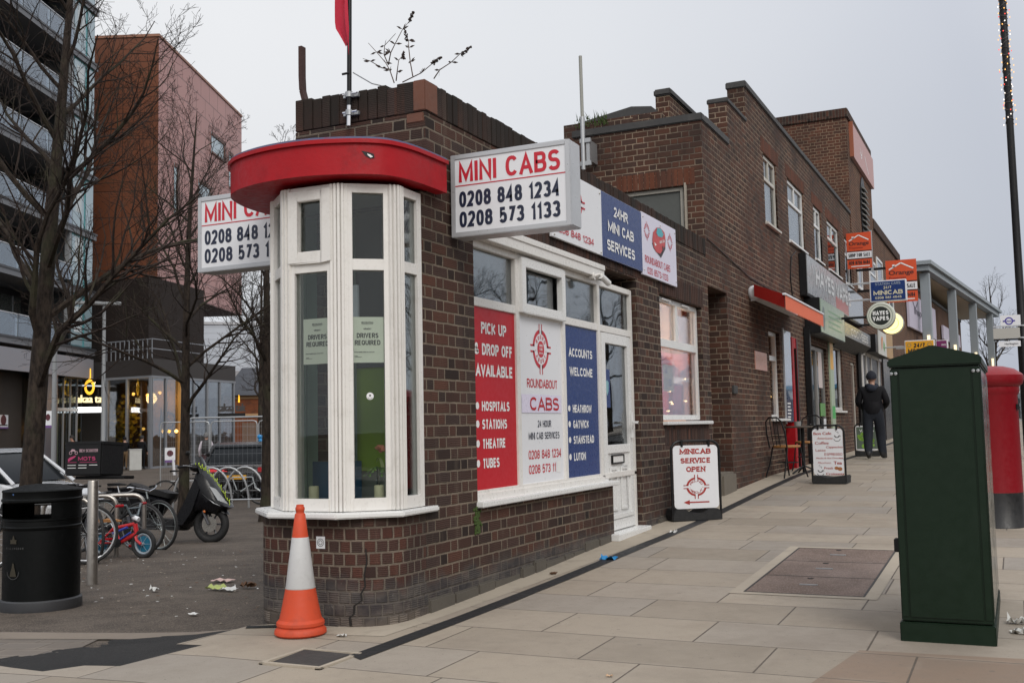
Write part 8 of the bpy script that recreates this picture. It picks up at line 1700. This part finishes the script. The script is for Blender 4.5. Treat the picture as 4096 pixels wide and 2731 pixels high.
# farther buildings
bb_ = wthing('station_house', 'orange brick station house with dark roof at the far end of the square', 'building', (-43, 62, -.4)); U2 = Vector((.72, .69, 0)).normalized(); N2 = Vector((U2.y, -U2.x, 0)); b = Vector((-47.2, 59.2, -.6)); OB = brick('orange_station_brick', 'flemish', base=[(.22, .06, .02), (.27, .075, .025), (.20, .055, .02)], mort=(.2, .09, .05)); mb = MB(); mb.obox(b, U2*14, -N2*8, (0, 0, 4.3), OB); mb.build('wall', bb_)
mb = MB(); mb.obox(b+N2*.06+Vector((0, 0, 4.3)), U2*14, -N2*.3, (0, 0, .25), paint('stone_trim', (.40, .24, .12), .7)); mb.obox(b+N2*.05+Vector((0, 0, 3.1)), U2*14, -N2*.2, (0, 0, .15), mb.mats[0]); mb.build('stone_trim', bb_)
mb = MB(); a = b+Vector((0, 0, 4.55)); r0_ = a+N2*.4; r1_ = a+U2*14+N2*.4; rt0 = a-N2*4+U2*1.5+Vector((0, 0, 2.2)); rt1 = a-N2*4+U2*14+Vector((0, 0, 2.2)); SL = paint('slate_roof', (.035, .038, .048), .6, .2); mb.face([r0_, r1_, rt1, rt0], SL); mb.face([a-N2*8.4, r0_, rt0], SL); mb.face([a+U2*14-N2*8.4, a-N2*8.4, rt0, rt1], SL); mb.build('roof', bb_)
for i in range(4): mb = MB(); mb.obox(b+U2*(1.2+3*i)+N2*.03+Vector((0, 0, 1.0)), U2*1.2, -N2*.1, (0, 0, 1.6), paint('far_window', (.16, .10, .07), .3) if i == 0 else bpy.data.materials['far_window']); mb.build('window', bb_)
wb_ = wthing('white_shed', 'large pale corrugated building behind the pink tower', 'building', (-58, 76, -.4)); b = Vector((-70, 69.6, -.6)); mb = MB(); mb.obox(b, U2*26, -N2*14, (0, 0, 11.9), panels('corrugated_white', (.58, .62, .68), 40, .55, .08, .02, .75)); mb.build('wall', wb_); mb = MB(); mb.obox(b+N2*.1+Vector((0, 0, 11.9)), U2*26.1, -N2*14.2, (0, 0, .25), ALU); mb.build('roof_trim', wb_)
gs = wthing('grey_shed', 'low grey pitched roof shed with small roof lamps between the trees', 'building', (-47, 67, -.4)); b = Vector((-54.5, 62, -.6)); mb = MB(); mb.obox(b, U2*20, -N2*6, (0, 0, 4.6), paint('shed_grey', (.11, .105, .10), .7, .15)); mb.build('wall', gs); mb = MB(); a = b+Vector((0, 0, 4.6)); mb.face([a+N2*.4, a+U2*20+N2*.4, a+U2*20-N2*5+Vector((0, 0, 2.4)), a-N2*5+Vector((0, 0, 2.4))], paint('shed_roof', (.20, .19, .185), .6, .12)); mb.build('roof', gs); mb = MB()
for t in (4, 8.4, 9.4, 12.2): mb.blob(a+U2*t+N2*.5+Vector((0, 0, .4+.25*(t % 3))), (.16, .16, .10), bpy.data.materials['pendant_glow'], 8, 5)
mb.build('roof_lamp', gs)
# posts and lamp
o = wthing('street_lamp', 'grey street lamp with flat head in front of the glass pavilion', 'street lamp', (-31.7, 33.4, -.4)); mb = MB(); mb.lathe([(.13, -.5), (.13, 1), (.09, 1.1), (.07, 6.95)], 12, (-31.7, 33.4, 0), ALG); mb.build('column', o); mb = MB(); mb.obox((-32.6, 32.6, 6.86), U*1.9, N*.28, (0, 0, .14), ALG); mb.build('lamp_head', o, bevel=.03)
o = wthing('sign_post', 'grey street post with a small purple edged parking plate near the left tree', 'post', (-17.2, 18.1, -.5)); mb = MB(); mb.lathe([(.055, -.6), (.055, 3.4), (0, 3.42)], 12, (-17.2, 18.1, 0), ALG); mb.build('post', o); mb = MB(); b = Vector((-17.34, 17.94, 1.48)); mb.obox(b, U*.17, N*.01, (0, 0, .40), WSIGN); f = Flat(mb, b+N*.012, U, (0, 0, 1), .003); f.disc(.085, .25, .05, bpy.data.materials['notice_maroon'], 14, .08); f.rect(0, 0, .17, .06, bpy.data.materials['notice_purple']); mb.build('plate', o)
o = wthing('sign_post', 'short leaning white post with a small parking plate beyond the scooter', 'post', (-29.0, 34.7, -.4)); mb = MB(); mb.tube([(-29.0, 34.75, -.45), (-29.02, 34.7, .3)], .06, 8, WSIGN); mb.build('post', o); mb = MB(); b = Vector((-29.25, 34.45, .1)); mb.obox(b, U*.42, N*.02, (0, 0, .62), WSIGN); f = Flat(mb, b+N*.022, U, (0, 0, 1), .004); f.disc(.21, .38, .13, bpy.data.materials['notice_maroon'], 14); f.rect(0, 0, .42, .10, bpy.data.materials['notice_purple']); mb.build('plate', o)
# trees beyond the station and across the street (they show in the shop glass)
bare_tree((-1.5, 74), 31, 9, .2, 2.2, 'bare tree left of the far canopy columns', .42, 11, dens=.55); bare_tree((2.2, 80), 37, 10, .2, 2.2, 'bare tree seen between the far canopy columns', .42, 12, dens=.55); bare_tree((5.6, 82), 41, 9.5, .2, 2.0, 'bare tree behind the direction sign and lamp post', .42, 11, dens=.55)
def house(x0, y0, y1, h, lab, m):  # unseen houses, invented so the shop windows have a street to reflect
    o = wthing('added_house', lab, 'building', (x0+4, (y0+y1)/2, -.1)); mb = MB(); mb.box(x0, x0+8, y0, y1, -.3, h, m); mb.build('wall', o); mb = MB(); mb.face([(x0-.3, y0, h), (x0-.3, y1, h), (x0+4, y1, h+2.6), (x0+4, y0, h+2.6)], SL); mb.face([(x0+8.3, y1, h), (x0+8.3, y0, h), (x0+4, y0, h+2.6), (x0+4, y1, h+2.6)], SL); mb.face([(x0, y0, h), (x0+8, y0, h), (x0+4, y0, h+2.6)], m); mb.face([(x0, y1, h), (x0+8, y1, h), (x0+4, y1, h+2.6)], m); mb.build('roof', o)
    y = y0+1
    while y < y1-1.5:
        for z in (1.0, 3.7):
            if z+1.4 < h: mb = MB(); mb.box(x0-.03, x0+.03, y, y+1.3, z, z+1.4, UPVC); mb.box(x0-.04, x0-.02, y+.1, y+1.2, z+.1, z+1.3, PGL); mb.build('window', o)
        y += 2.7
house(22, 2, 15, 5.4, 'unseen brick house added opposite the cab office for the glass to reflect', B_UP); house(30, 16, 30, 5.2, 'unseen pale rendered house added across the street for the glass to reflect', paint('render_cream', (.42, .38, .32), .8, .1)); house(32, 33, 46, 5.6, 'unseen brick house added well back across the street for reflections', B_UP); house(23, -14, 1, 5.0, 'unseen brick house added across the street behind the viewer for reflections', B_UP)
bare_tree((15.2, 24), 51, 8.5, .16, 2.2, 'bare street tree across the road opposite the shop window', .42, 14, dens=.7); bare_tree((15.2, 33), 57, 8.5, .16, 2.2, 'bare street tree across the road opposite the cafe', .46, 16, dens=.7); bare_tree((15.4, 42), 63, 9.0, .18, 2.4, 'third bare street tree along the far pavement', .46, 16, dens=.7); bare_tree((15.6, 52), 67, 9.0, .18, 2.4, 'fourth bare street tree along the far pavement', .46, 16, dens=.6)
